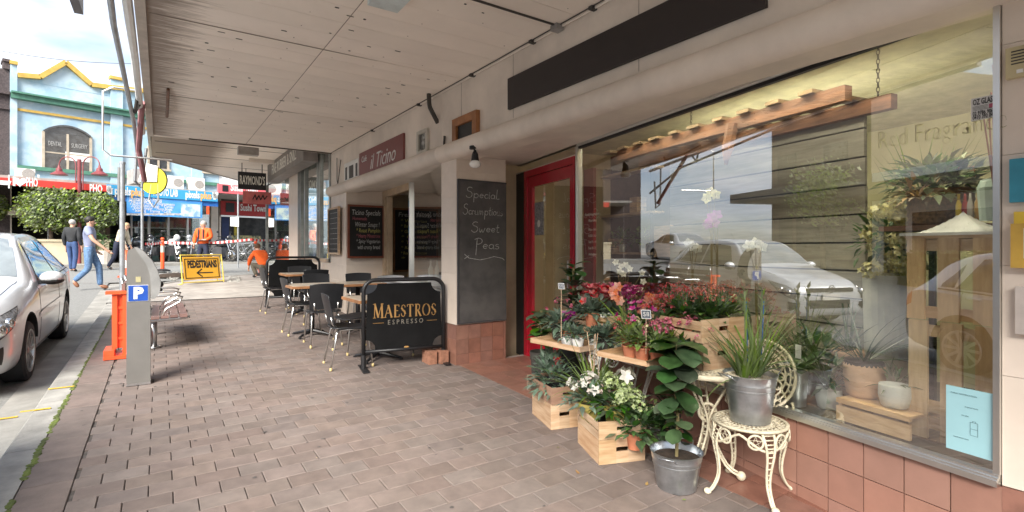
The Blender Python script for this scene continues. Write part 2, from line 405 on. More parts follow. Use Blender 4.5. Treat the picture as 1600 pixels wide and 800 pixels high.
# kerb stones
kerb = MB(); 
kb = tag(bpy.data.objects.new('kerb', None), kind='structure'); COL.objects.link(kb)
y = -6.0
while y < 15.5:
    y1 = y+1.2-.008
    q = MB(); x0, x1 = XK-.2, XK-.006
    for yy in (y, y1):
        z = gz(yy); q.v += [(x0, yy, z-.2), (x0, yy, z-.025), (x0+.02, yy, z-.002), (x1, yy, z-.002), (x1, yy, z-.2)]
    q.f = [(0, 1, 6, 5), (1, 2, 7, 6), (2, 3, 8, 7), (3, 4, 9, 8), (0, 4, 3, 2, 1), (5, 6, 7, 8, 9)]
    q.build('kerb_stone', m_kerb, kb); y += 1.2
# pavement base sheet, then pavers
pv = sheet('pavement', XK-.006, W+.3, -8, 13.0, -.012, m_joint)
corner = MB()                                           # concrete corner beyond the pavers
pts = [(XK, 13.0), (XK, 14.6), (-.45, 15.8), (0.1, 16.9), (1.0, 17.9), (2.4, 18.6), (12, 18.8), (60, 18.8), (60, 13.0)]
b = len(pts)
for ins in range(1, 8):
    pass
def ear_strip(poly_l, poly_r, name, m, h):
    mb = MB()
    for (a, c) in zip(poly_l, poly_r):
        mb.v += [(a[0], a[1], gz(a[1])+h), (c[0], c[1], gz(c[1])+h)]
    for i in range(len(poly_l)-1): mb.f.append((2*i, 2*i+1, 2*i+3, 2*i+2))
    o = mb.build(name, m); return tag(o, kind='structure')
Lp = [(XK-.2, 13.0), (XK-.2, 14.0), (XK-.15, 14.6), (-.55, 15.4), (-.2, 16.2), (.2, 16.9), (1.0, 17.7), (2.0, 18.3), (3.2, 18.7)]
Rp = [(60, y) for x, y in Lp]
ear_strip(Lp, Rp, 'corner_pavement', mat('pale_concrete', (.36, .33, .30), .85, var=.15, scale=2.5, bump=.2, bscale=60), 0)
mb = MB()
for i, (x, y) in enumerate(Lp+[(60, 18.8)]):
    z = gz(y)
    mb.v += [(x, y, z-.2), (x, y, z+.012), (x+.16, y-.05, z+.012), (x+.16, y-.05, z-.1)]
for i in range(len(Lp)):
    a = 4*i; mb.f += [(a, a+4, a+5, a+1), (a+1, a+5, a+6, a+2), (a+2, a+6, a+7, a+3)]
tag(mb.build('corner_kerb', m_kerb), kind='structure')
PW, PL = .237, .162
ang = math.atan(.036)
def paver_mb(w, l):
    m = MB(); a, c = w/2-.0022, l/2-.0016; i = .0035; h = .03
    m.v = [(-a, -c, -h), (a, -c, -h), (a, c, -h), (-a, c, -h), (-a, -c, -.004), (a, -c, -.004), (a, c, -.004), (-a, c, -.004), (-a+i, -c+i, 0), (a-i, -c+i, 0), (a-i, c-i, 0), (-a+i, c-i, 0)]
    m.f = [(0, 1, 5, 4), (1, 2, 6, 5), (2, 3, 7, 6), (3, 0, 4, 7), (4, 5, 9, 8), (5, 6, 10, 9), (6, 7, 11, 10), (7, 4, 8, 11), (8, 9, 10, 11)]
    return m
cells = []
r = 0; y = -1.0
while y < 12.9:
    x = XK+.27+(PW/2 if r % 2 else 0)-PW
    while x < W-.02:
        x0, x1 = max(x, XK+.25), min(x+PW, W+.12)
        if x1-x0 > .05: cells.append(((x0+x1)/2, y, x1-x0, PL))
        x += PW
    y += PL; r += 1
y = -1.0
while y < 12.8:
    cells.append((XK+.125, y+.1, .25, .40)); y += .40
TILE_X0 = W+.02
vis = []
for i, (x, y, w_, l) in enumerate(cells):
    d = depth((x, y)); rt = x*math.cos(TH)-y*math.sin(TH)
    if d < .6: continue
    px = 800+F*rt/d; py = HY+F*(CAM_H-gz(y))/d
    if -40 < px < 1640 and py < 830: vis.append((d, i))
vis.sort(); near = {i for d, i in vis[:300]}
shared = {}
rest = MB()
for i, (x, y, w_, l) in enumerate(cells):
    k = (round(w_, 3), round(l, 3)); zj = rr(-.0018, .0018)
    if i in near:
        if k not in shared:
            shared[k] = paver_mb(*k).mesh('paver'); shared[k].materials.append(m_paver)
        o = inst(shared[k], 'paver', pv, (x, y, gz(y)+zj)); o.rotation_euler = (ang+rr(-.004, .004), rr(-.004, .004), rr(-.006, .006))
    else:
        m = paver_mb(*k); t = rr(-.005, .005)
        rest.add([(vx+x, vy+y, vz+gz(y)+zj+vy*.036) for vx, vy, vz in m.v], m.f)
tag(rest.build('far_pavers', m_paver, pv), kind='stuff')
# moss along the kerb
mb = MB(); y = 1.5
while y < 12:
    n = int(rr(1, 4)) if mnoise.noise(Vector((0, y*2.3, 1))) > -.22 else 0
    for _ in range(n):
        s = rr(.008, .022)*(1.0 if y < 7 else .6)
        mb.sphere((XK+rr(-.014, .010), y+rr(-.02, .02), gz(y)-.002), s, 6, 4, (rr(.6, 1.2), rr(1, 2.2), rr(.3, .5)))
    y += .022
tag(mb.build('kerb_moss', m_moss), 'green moss growing in the joint between kerb and pavers', 'moss', kind='stuff')
gs = MB()
for _ in range(170):
    x, y = rr(XK+.1, W-.05), rr(1.5, 11)*1.0; r0 = rr(.006, .017); k = 7; c0 = rr(0, 6)
    gs.add([(x, y, gz(y)+.0034)]+[(x+r0*rr(.7, 1.2)*math.cos(c0+i*6.283/k), y+r0*rr(.7, 1.2)*math.sin(c0+i*6.283/k), gz(y)+.0022) for i in range(k)], [(0, i+1, (i+1) % k+1) for i in range(k)])
tag(gs.build('gum_spots', mat('trodden_gum', (.09, .08, .075), .8), pv), kind='stuff')
for i, (px, py, c) in enumerate(((1066, 782, (.20, .30, .04)), (1240, 770, (.30, .17, .05)), (905, 742, (.25, .14, .05)), (870, 700, (.22, .26, .05)), (1010, 760, (.28, .18, .06)))):
    q = G(px, py); m = MB(); m.leaf((0, 0, .006), (rr(-1, 1), rr(-1, 1), .06), rr(.03, .055), .022, -.4); o = m.build('fallen_leaf', mat('fallen_leaf_%d' % i, c, .7)); o.location = q
    tag(o, ('fallen green leaf on the pavers in front of the zinc bucket', 'curled brown leaf by the right foot of the iron chair', 'brown leaf on the pavers in front of the crates', 'yellow green leaf beside the rear crate', 'tan leaf between the front crate and the zinc bucket')[i], 'leaf')
# yellow survey dashes
m_yel = mat('yellow_marking', (.75, .48, .04), .8, var=.2, scale=30)
for (px, py) in ((97, 606), (5, 634), (57, 641)):
    p = G(px, py); z = gz(p.y)+.003 if p.x > XK-.2 else gz(p.y)+roff(p.y)+.012
    mb = MB(); mb.box(p.x-.1, p.x+.09, p.y-.018, p.y+.018, z, z+.002); tag(mb.build('painted_mark', m_yel), kind='structure')

# entry floor tiles
tf = MB(); tf.v = [(W+.02, -1, gz(-1)-.006), (4.6, -1, gz(-1)-.006), (4.6, YP+.1, gz(YP)-.006), (W+.02, YP+.1, gz(YP)-.006)]; tf.f = [(0, 1, 2, 3)]
tfo = tag(tf.build('entrance_floor', m_grout), kind='structure')
def clip(poly, P, Nn):                                 # keep side where (q-P).N <= 0
    res = []
    for a, b in zip(poly, poly[1:]+poly[:1]):
        da = (a[0]-P[0])*Nn[0]+(a[1]-P[1])*Nn[1]; db = (b[0]-P[0])*Nn[0]+(b[1]-P[1])*Nn[1]
        if da <= 0: res.append(a)
        if (da < 0 < db) or (db < 0 < da):
            t = da/(da-db); res.append((a[0]+(b[0]-a[0])*t, a[1]+(b[1]-a[1])*t))
    return res
s = .245; x = W+.03
while x < 4.2:
    y = YP-.004
    while y > .4:
        q = [(x+.003, y-s+.003), (x+s-.003, y-s+.003), (x+s-.003, y-.003), (x+.003, y-.003)]
        q = clip(q, (W0.x, W0.y), WN_)
        if len(q) >= 3:
            area = abs(sum(a[0]*b[1]-b[0]*a[1] for a, b in zip(q, q[1:]+q[:1]))/2)
            if area > .002:
                m = MB(); m.v = [(a, c, gz(c)-.02) for a, c in q]+[(a, c, gz(c)+.002) for a, c in q]; k = len(q)
                m.f = [tuple(range(k, 2*k))]+[(i, (i+1) % k, k+(i+1) % k, k+i) for i in range(k)]
                m.build('floor_tile', m_red_tile, tfo)
        y -= s
    x += s

# ============================================================ florist building
FB = thing('florist_building', 'cream tiled florist shop with big display window and red framed entrance door', 'shop', (W, 2.6, gz(2.6)))
def B(mb, name, m, parent, **k): return mb.build(name, m, parent, world=True, **k)
# wall above (fascia) and soffits
mb = MB(); mb.box(W, W+.22, -1.4, YP+.37, ZM+.002, 4.6); fw = B(mb, 'fascia_wall', m_cream, FB)
XE_ = ray(790).x*PY(790, YP)
mb = MB()
tq = (W+.2-W1-.04*WN_.x)/WDIR.x; sq = [wp(tq, .04), wp(wt(793)+.12, .04)]
mb.prism([(sq[0].x, sq[0].y), (sq[1].x, sq[1].y), (XE_, YP+.02), (W+.2, YP+.02)], .05, Matrix.Translation((0, 0, ZS))); B(mb, 'soffit', m_cream, FB)
mb = MB()                                              # half round moulding
prof = [(W+.0-.105*math.cos(a), ZM+.105+.105*math.sin(a)) for a in [math.radians(-90+180*i/12) for i in range(13)]]
def moulding(y0, y1):
    m = MB(); n = len(prof)
    for yy in (y0, y1):
        for (x, z) in prof: m.v.append((x, yy, z))
    for i in range(n-1): m.f.append((i, i+1, n+i+1, n+i))
    m.f.append(tuple(range(n))); m.f.append(tuple(range(n, 2*n))[::-1]); return m
B(moulding(-1.4, YP+.367), 'moulding', m_cream, FB, autosm=40)
# plinth: core + tiles
mb = MB(); mb.box(-1.9, TL+.02, .012, .25, -.2, SILL-.05, WM); pl = B(mb, 'plinth', m_grout, FB)
T = .197
for row in range(4):
    z1 = SILL-.052-row*T; z0 = z1-T+.005
    t = -.012
    while t < TL:
        t0, t1 = t+.003, min(t+T-.003, TL+.015)
        pc = wp((t0+t1)/2)
        if z1 > gz(pc.y)+.01:
            m = MB(); m.box(t0, t1, 0, .02, max(z0, gz(pc.y)-.01), z1, WM); B(m, 'tile', m_pink_tile, pl)
        t += T
# sill, head, jambs in polished metal
mb = MB()
for (a, b_, c, d_) in ((-.035, .03, -.05, -.022), (-.018, .03, -.022, 0.0), (-.028, -.008, -.034, -.012)):
    mb.box(-.0, TL+.03, a, b_, SILL+c, SILL+d_, WM)
B(mb, 'sill', m_alu, FB)
mb = MB(); mb.box(0, TL+.03, -.015, .035, HEAD-.006, HEAD+.02, WM); mb.box(0, TL, -.028, -.014, HEAD+.002, HEAD+.02, WM); B(mb, 'head_rail', m_alu, FB); B(MB().box(-1.9, TL+.03, -.012, .05, HEAD+.021, ZS+.05, WM), 'head_trim', m_cream, FB)
mb = MB(); mb.box(0, TL, -.012, .02, HEAD-.03, HEAD-.006, WM); B(mb, 'head_gasket', m_black, FB)
mb = MB(); mb.box(-.002, .022, -.015, .03, SILL, HEAD-.006, WM); B(mb, 'window_jamb', m_alu, FB)
mb = MB(); mb.box(TL, TL+.05, -.02, .04, gz(4), HEAD-.006, WM); mb.box(TL+.012, TL+.03, -.03, -.019, gz(4), HEAD-.006, WM); B(mb, 'window_jamb', m_alu, FB)
mb = MB(); q = [wp(.02, .005, SILL), wp(TL, .005, SILL), wp(TL, .005, HEAD-.03), wp(.02, .005, HEAD-.03)]; mb.add(q, [(0, 1, 2, 3)])
B(mb, 'window_pane', m_glass, FB)
# near pillar with tiles
yA = W0.y-.004
mb = MB(); mb.box(W1+.012, W1+.5, -1.4, yA, -.2, ZS); npil = B(mb, 'near_pillar', m_grout, FB)
zt = SILL-.045
rows = [(zt+i*.475, zt+(i+1)*.475) for i in range(5)]
for i, (a, b_) in enumerate(rows):
    y = yA; k = 0
    while y > -1.3:
        w_ = .475; m = MB(); m.box(W1, W1+.02, y-w_+.002, y, a+.002, min(b_, ZS)-.0, None); B(m, 'wall_tile', m_cream_tile, npil); y -= w_
for row in range(4):
    z1 = zt-.003-row*T; y = yA
    while y > -1.2:
        m = MB(); m.box(W1-.002, W1+.02, y-T+.003, y, z1-T+.004, z1); 
        if z1 > 0.0: B(m, 'base_tile', m_red_tile, npil)
        y -= T
fd = MB()
for yy in (.95, 2.55, 4.15, 5.2): fd.box(W-.0015, W+.002, yy, yy+.006, ZM+.23, ZC)
tag(B(fd, 'panel_joint', mat('joint_line', (.34, .29, .25), .8), FB), kind='stuff')
# chalkboard pillar (between the two shops)
XE = ray(790).x*PY(790, YP)
YQ = YP+.385
zt2 = zpy(508, depth((W, YP)))
mb = MB(); mb.box(W+.012, XE, YP+.012, YQ-.0, gz(YP)-.05, ZS); cp = B(mb, 'chalkboard_pillar', m_grout, FB)
z = zt2; n = 0
while z < ZS-.01:
    z1 = min(z+.3, ZS-.002)
    x = W; 
    m = MB(); m.box(W, W+.02, YP+.0, YQ, z+.0015, z1); B(m, 'wall_tile', m_cream_tile, cp)
    x = W+.02
    while x < XE-.01:
        x1 = min(x+.36, XE); m = MB(); m.box(x+.0015, x1, YP, YP+.02, z+.0015, z1); B(m, 'wall_tile', m_cream_tile, cp); x = x1
    z = z1
z1 = zt2-.004
for row in range(3):
    z0 = z1-.17
    x = W
    k = 0
    while x < XE-.01:
        x1 = min(x+.165, XE); m = MB(); m.box(x+.002, x1-.002, YP-.004, YP+.02, max(z0, gz(YP)-.01)+.002, z1)
        if z1 > gz(YP)+.02: B(m, 'base_tile', m_red_tile, cp)
        x = x1
    for y0, y1 in ((YP-.002, YP+.19), (YP+.194, YQ)):
        m = MB(); m.box(W-.004, W+.0, y0, y1, max(z0, gz(YP)-.01)+.002, z1)
        if z1 > gz(YP)+.02: B(m, 'base_tile', m_red_tile, cp)
    z1 = z0
# door wall
t1 = wt(822); t0 = TL+.05
pz = [gz(5)]
ZD = zpy(272, wl(820)[1])
t_black = wt(793)
mb = MB(); mb.box(t1+.003, t_black+.05, -.02, .04, gz(5)-.02, ZD+.03, WM); B(mb, 'black_side_panel', m_black, FB)
mb = MB(); mb.box(t0, t_black+.05, -.015, .06, ZD+.14, ZS, WM); mb.box(t0, t_black+.05, -.02, .06, ZD+.02, ZD+.035, WM); B(mb, 'door_transom_frame', m_cream, FB)
mb = MB(); mb.add([wp(t0, .01, ZD+.035), wp(t_black+.04, .01, ZD+.035), wp(t_black+.04, .01, ZD+.14), wp(t0, .01, ZD+.14)], [(0, 1, 2, 3)]); B(mb, 'transom_pane', m_glass, FB)
dj = MB(); fw_ = .085
dj.box(t1-fw_, t1, -.03, .06, gz(4.8)-.01, ZD+.02, WM); dj.box(t0, t0+.04, -.03, .06, gz(4.5)-.01, ZD+.02, WM); dj.box(t0+.04, t1-fw_, -.03, .06, ZD-.06, ZD+.02, WM)
B(dj, 'door_frame', m_red, FB)
dr = MB(); a, b_ = t0+.045, t1-fw_-.005; zb = gz(4.9)+.01; zt_ = ZD-.065; st = .10
dr.box(a, a+st*.8, -.012, .03, zb, zt_, WM); dr.box(b_-st, b_, -.012, .03, zb, zt_, WM); dr.box(a+st*.8, b_-st, -.012, .03, zt_-.13, zt_, WM); dr.box(a+st*.8, b_-st, -.012, .03, zb, zb+.3, WM)
door = B(dr, 'door', m_red, FB)
mb = MB(); mb.add([wp(a+st*.8, .01, zb+.3), wp(b_-st, .01, zb+.3), wp(b_-st, .01, zt_-.13), wp(a+st*.8, .01, zt_-.13)], [(0, 1, 2, 3)]); B(mb, 'door_pane', m_glass, door)
mb = MB(); hp = [wp(a+.04, -.012, 1.05), wp(a+.04, -.06, 1.07), wp(a+.04, -.06, 1.42), wp(a+.04, -.012, 1.44)]; mb.tube(hp, .01, 8); B(mb, 'handle', m_steel, door)
mb = MB(); c = wp(b_-st-.17, .004, 1.92); mb.box(b_-st-.30, b_-st-.06, .0, .004, 1.72, 2.12, WM); 
tag(B(mb, 'door_poster', mat('grey_print', (.30, .30, .30), .6, var=.3, scale=40), None), 'grey printed flyer stuck inside the red door glass', 'poster')
mb = MB(); 
Mx = frame(wp(b_-st-.18, -.003, 1.86), (-WDIR.x, -WDIR.y, 0), (0, 0, 1))
cc = [(.04*math.cos(i*math.pi/8), .045*math.sin(i*math.pi/8)) for i in range(16)]; mb.prism(cc, .002, Mx)
pdot = B(mb, 'print_disc', m_offw, bpy.data.objects['door_poster'])
# interior room
m_wall_in = mat('olive_wall', (.45, .42, .25), .7, var=.05, scale=2)
m_floor_in = mat('dark_floor', (.07, .06, .05), .4)
mb = MB(); n1 = 3.6; ta, tb = -1.6, 5.6
def wbox(t0, t1, n0, n1, z0, z1): return MB().box(t0, t1, n0, n1, z0, z1, WM)
B(wbox(ta, tb+.1, n1, n1+.1, 0, 3.1), 'back_wall', m_wall_in, FB)
B(wbox(ta-.1, ta, .3, n1, 0, 3.2), 'side_wall', m_wall_in, FB); B(wbox(tb, tb+.1, .1, n1, 0, 3.1), 'side_wall', mat('inner_dark_wall', (.16, .12, .09), .7), FB); B(wbox(TL+.02, tb-.01, 1.7, 1.78, .1, 2.95), 'added_dark_wall', mat('inner_brown_wall', (.10, .065, .04), .6), FB)  # dark wall behind the door is added to keep its glass dark
B(wbox(ta, tb, .07, n1, 0.02, .12), 'shop_floor', m_floor_in, FB); B(wbox(ta-.1, tb+.1, .3, n1+.1, 2.95, 3.05), 'shop_ceiling', mat('inner_ceiling', (.66, .62, .42), .7), FB)
B(wbox(ta, .6, 2.35, 2.6, 2.30, 2.52), 'ceiling_beam', mat('pale_yellow_beam', (.74, .70, .50), .6), FB)
B(wbox(.0, TL-.3, .26, .95, SILL-.08, SILL-.02), 'display_shelf', mat('shelf_board', (.24, .13, .07), .5, var=.2, stretch=(1, 6, 1)), FB)
B(wbox(.0, TL, .03, .26, SILL-.07, SILL-.03), 'display_edge', mat('shelf_edge', (.06, .05, .045), .5), FB)

# ============================================================ cafe building
YE = ray(541).y*PX(541, W); YF = ray(517).y*PX(517, W)
CB = thing('cafe_building', 'cream cafe front with recessed doorway and maroon name sign above', 'shop', (W, 8, gz(8)))
mb = MB(); mb.box(W, W+.22, YQ-.018, YF, ZM+.002, 4.6); B(mb, 'fascia_wall', m_cream, CB)
B(moulding(YQ-.016, YF), 'moulding', m_cream, CB, autosm=40)
mb = MB(); mb.box(W+.2, W+1.7, YQ, YF, ZS, ZS+.05); B(mb, 'soffit', m_cream, CB)
xm = ray(643).x; ym = ray(643).y
C0 = Vector((W+.02, YQ)); CD = Vector((math.sin(R(14.1)), math.cos(R(14.1))))
dm = line(643, C0, CD); CM = Vector((ray(643).x*dm, ray(643).y*dm))
dk = PY(600, YE); XH = ray(600).x*dk                    # recess wall end
C1 = Vector((XH, YE))
print('cafe', YQ, YE, YF, CM, C1)
# side window pane: pillar -> mullion
zpl = gz(7)+.75
CW = (CM-C0); cl = CW.length; CW.normalize(); CNn = Vector((CW.y, -CW.x))
CMx = Matrix(((CW.x, CNn.x, 0, C0.x), (CW.y, CNn.y, 0, C0.y), (0, 0, 1, 0), (0, 0, 0, 1)))
B(MB().box(0, cl, 0, .12, gz(6)-.1, zpl, CMx), 'window_plinth', m_cream_tile, CB)
B(MB().box(0, cl, -.02, .05, zpl, zpl+.04, CMx), 'window_sill', m_alu, CB)
B(MB().add([(C0.x, C0.y, zpl+.04), (CM.x, CM.y, zpl+.04), (CM.x, CM.y, ZS), (C0.x, C0.y, ZS)], [(0, 1, 2, 3)]), 'window_pane', m_glass, CB)
B(MB().box(cl-.02, cl+.05, -.04, .05, gz(8), ZS, CMx), 'mullion', m_alu, CB)
stx = MB()
cb_cols = [m_offw, mat('lilac_sticker', (.4, .3, .5), .6), mat('blue_sticker', (.2, .4, .6), .6)]
for i in range(7): B(MB().box(cl-.016, cl+.046, -.043, -.041, 1.5+i*.15, 1.5+i*.15+rr(.07, .13), CMx), 'sticker', cb_cols[i % 3], CB)
# door opening CM -> C1
m_tan = mat('tan_timber_frame', (.62, .47, .32), .5, var=.1, scale=6)
DW = (C1-CM); dlen = DW.length; DW.normalize(); DMx = Matrix(((DW.x, DW.y, 0, CM.x), (DW.y, -DW.x, 0, CM.y), (0, 0, 1, 0), (0, 0, 0, 1)))
mb = MB(); mb.box(.05, dlen, -.03, .06, ZS-.12, ZS-.002, DMx); mb.box(dlen-.16, dlen, -.03, .06, gz(9.6), ZS-.12, DMx); mb.box(dlen-.30, dlen-.22, -.01, .08, gz(9.6), ZS-.12, DMx); B(mb, 'door_frame', m_tan, CB)
# recess end wall (faces the viewer) with weatherboard courses, and street pier
mb = MB(); mb.box(W+.012, XH+.1, YE+.012, YF, gz(YE)-.05, ZS); ep = B(mb, 'end_pier', m_grout, CB)
z = gz(YE); 
while z < ZS-.01:
    z1 = min(z+.3, ZS-.002); B(MB().box(W, XH+.1, YE, YE+.02, z+.0015, z1), 'wall_tile', m_cream_tile, ep)
    B(MB().box(W-.0, W+.02, YE+.021, YF, z+.0015, z1), 'wall_tile', m_cream_tile, ep); z = z1
# interior
m_cafe_in = mat('cafe_inner_wall', (.50, .38, .25), .7, var=.1, scale=3)
B(MB().box(W+.5, 9, YE+.35, YE+.45, 0, 3.0), 'inner_end_wall', m_cafe_in, CB)
B(MB().box(8.0, 8.1, YQ, YE+.4, 0, 3.0), 'inner_back_wall', m_cafe_in, CB)
B(MB().box(XE+.05, 8.1, YQ-.08, YQ+.0, 0, 3.0), 'party_wall', m_cafe_in, CB)
B(MB().box(W+.6, 8.1, YQ, YE+.4, gz(7)-.1, gz(7)+.02), 'cafe_floor', m_floor_in, CB)
B(MB().box(W+1.68, 8.1, YQ, YE+.4, 2.9, 3.0), 'cafe_ceiling', m_cafe_in, CB)

# ============================================================ corner shop
YC = ray(416).y*PX(416, W); CZ = 3.6
KB = thing('corner_shop_building', 'glass fronted corner shop with dark grey fascia sign under awning', 'shop', (W, 14, gz(14)))
def yx(px, X=None): return ray(px).y*PX(px, X or W)
m_frame = mat('grey_green_frame', (.33, .35, .33), .35, .6)
B(MB().box(W, W+.3, YF+.003, YC-.1, CZ, 5.0), 'upper_wall', m_cream, KB)
B(MB().box(W+.005, W+.2, YF, yx(466), gz(11)-.1, gz(12)+.85), 'low_wall', m_cream_tile, KB)
B(MB().box(W+.005, W+.2, yx(452), YC, gz(15)-.1, gz(17)+.22), 'low_wall', m_cream_tile, KB)
B(MB().box(W-.01, W+.25, yx(466)-.0, yx(452), gz(14)-.1, CZ), 'cream_pillar', m_cream_tile, KB)
for a in (516, 500, 497, 477, 470, 467):
    ya = yx(a); B(MB().box(W-.02, W+.06, ya-.06, ya+.05, gz(12)+.85, CZ), 'mullion', m_frame, KB)
B(MB().box(W-.02, W+.05, YF, yx(466), gz(12)+.85, gz(12)+.92), 'window_sill', m_alu, KB)
B(MB().box(W-.03, W+.06, YF, YC, CZ-.0, CZ+.1), 'head_rail', m_alu, KB)
B(MB().box(W-.02, W+.06, YC-.05, YC, gz(17)+.22, CZ), 'mullion', m_frame, KB)
mk_gl = glass('corner_glass', (.8, .85, .83), 2.6, .12)
B(MB().add([(W+.02, YF, gz(12)+.9), (W+.02, yx(466), gz(12)+.9), (W+.02, yx(466), CZ), (W+.02, YF, CZ)], [(0, 1, 2, 3)]), 'window_pane', mk_gl, KB)
B(MB().add([(W+.02, yx(452), gz(17)+.22), (W+.02, YC, gz(17)+.22), (W+.02, YC, CZ), (W+.02, yx(452), CZ)], [(0, 1, 2, 3)]), 'window_pane', mk_gl, KB)
B(MB().add([(W+.02, YC-.02, gz(17)+.22), (W+4, YC+1.2, gz(17)+.22), (W+4, YC+1.2, CZ), (W+.02, YC-.02, CZ)], [(0, 1, 2, 3)]), 'window_pane', mk_gl, KB)
B(MB().box(W+3.6, W+3.7, YF, YC+1, 0, 4.5), 'inner_wall', mat('shop_inner_pale', (.55, .56, .5), .7), KB)
B(MB().box(W+.25, W+3.6, YF+.02, YF+.12, 0, 4.5), 'inner_wall', m_cream, KB)
B(MB().box(W+.25, W+3.6, YF, YC, 3.75, 3.85), 'inner_ceiling', m_cream, KB)
B(MB().box(W+.25, W+3.6, YF, YC+1, gz(14)-.05, gz(14)+.02), 'inner_floor', m_floor_in, KB)
# upper storeys keep the sky out behind the awning
B(MB().box(W+.22, W+9, -1.4, YC, 4.6, 9), 'upper_storey', m_cream, KB)

# ============================================================ awning
AX0 = -.09; Y1 = ray(520).y*PX(520, W)
AW = thing('street_awning', 'long cream boarded awning ceiling over the brown paver footpath', 'awning', (1.4, 3, ZC))
mb = MB(); mb.box(AX0-.07, W, -2.6, Y1, ZC+.03, ZC+.45); B(mb, 'awning_deck', mat('awning_deck_paint', (.45, .38, .34), .8), AW)
bw = .305; y = -2.6; ii = 0
brd = MB(); brd.box(0, W-AX0-.005, .0012, bw-.0015, 0, .03); brdm = brd.mesh('ceiling_board'); brdm.materials.append(m_ceil)
while y+bw < Y1:
    o = inst(brdm, 'ceiling_board', AW, Vector((AX0, y, ZC+rr(0, .0015)))-AW.location); y += bw; ii += 1
m_stain = mat('awning_stain', (.33, .26, .21), .85, var=.3, scale=9)
B(MB().box(AX0-.075, AX0-.002, -2.6, Y1, ZC-.03, ZC+.5), 'fascia_board', mat('fascia_paint', (.50, .44, .38), .7, var=.1), AW)
m_dark = mat('dark_cable', (.05, .045, .04), .6)
def seam(pts, r=.006, m=None, name='cable'): return B(MB().tube(pts, r, 6), name, m or m_dark, AW)
p1 = yx(875, W); 
seam([(AX0+.6, 3.42, ZC-.004), (1.4, 3.42, ZC-.006), (W-.03, 3.42, ZC-.004)], .011)                   # dark conduit across
seam([(W-.02, -1, ZC-.012), (W-.02, Y1, ZC-.012)], .010, m_ceil, 'conduit')
seam([(W-.045, -1, ZC-.006), (W-.045, Y1, ZC-.006)], .005)
for yy in (2.2, 3.0, 3.8, 4.9, 6.3, 8.1): B(MB().box(W-.06, W-.002, yy-.02, yy+.02, ZC-.028, ZC-.002), 'conduit_clip', m_dark, AW)
B(MB().box(W-.09, W-.01, 3.38, 3.46, ZC-.05, ZC-.002), 'junction_box', mat('grey_box', (.3, .29, .28), .5), AW)
for (a, b_) in ((4.26, 5.0), (5.9, 7.2)):
    pass
nl = MB(); y = 1.0
while y < Y1-.2:
    x = AX0+.25
    while x < W-.1:
        if random.random() < .55: r_ = rr(.003, .006); nl.box(x-r_, x+r_, y-r_, y+r_, ZC-.0022, ZC-.0008)
        x += .42
    y += bw
tag(B(nl, 'nail_heads', m_stain, AW), kind='stuff')
for yy in (2.35, 5.1, 7.7): B(MB().box(AX0+.02, W-.06, yy-.006, yy+.006, ZC-.005, ZC-.001), 'cover_batten', m_ceil, AW)
B(MB().box(1.29, 1.296, 1.0, Y1, ZC-.003, ZC-.001), 'cover_batten', m_ceil, AW)
# joint beam between the awning sections
B(MB().box(AX0, W+.1, Y1, Y1+.12, ZC-.0, ZC+.35), 'joint_beam', m_cream, AW)
B(MB().box(AX0+.5, W, Y1-.025, Y1-.003, ZC-.02, ZC-.001), 'joint_strip', mat('dark_strip', (.10, .08, .065), .7), AW)
bx = G(389, 400); pb = at(389, depth((1.5, Y1)), 228)
B(MB().box(pb.x-.17, pb.x+.17, Y1+.12, Y1+.3, ZC-.16, ZC-.02), 'light_box', mat('grey_light_box', (.42, .38, .34), .6), AW)
# white fluorescent at the very top of the picture
pp = at(600, (ZC-CAM_H)/((HY-2)/F), 2)
B(MB().box(pp.x-.12, pp.x+.12, pp.y-.75, pp.y+.03, ZC-.05, ZC-.002), 'light_fitting', mat('pale_fitting', (.62, .70, .70), .5), AW)
# dirt band at the outer edge: leftover mould streaks, thin flakes of peeling paint
mb = MB()
for i in range(130):
    x = rr(.1, 2.5); y = rr(1.2, 9); s1 = rr(.008, .035); s2 = rr(.003, .010)
    if mnoise.noise(Vector((x*1.1, y*1.1, 2))) < .05: continue
    mb.box(x-s1, x+s1, y-s2, y+s2, ZC-.004, ZC-.001)
tag(B(mb, 'paint_flake', m_dark, AW), kind='stuff')
# second awning
A2 = thing('corner_awning', 'cream corner awning with angled edge beyond the joint beam', 'awning', (1, 14, 3.9))
Z2 = 3.9
q = [(AX0-.05, Y1+.12), (AX0-.08, 15.9), (2.7, 20.6), (9, 20.6), (9, Y1+.12)]
B(MB().prism(q, .5, Matrix.Translation((0, 0, Z2))), 'awning_deck', m_ceil, A2)
mb = MB(); mb.bar((AX0-.1, 15.87, Z2+.15), (2.7, 20.62, Z2+.15), .05, .34); mb.bar((AX0-.1, Y1+.1, Z2+.15), (AX0-.1, 15.87, Z2+.15), .05, .34); mb.bar((2.7, 20.62, Z2+.15), (9, 20.62, Z2+.15), .05, .34); B(mb, 'fascia_board', mat('grey_fascia', (.42, .40, .37), .6), A2)
for yy in (12.2, 13.6, 15.2, 16.8): B(MB().box(AX0 if yy < 16 else .7, W, yy, yy+.012, Z2-.008, Z2-.001), 'ceiling_batten', m_dark, A2)
B(MB().box(1.9, W, 14.8, 14.9, Z2-.1, Z2-.0), 'beam', m_cream, A2)
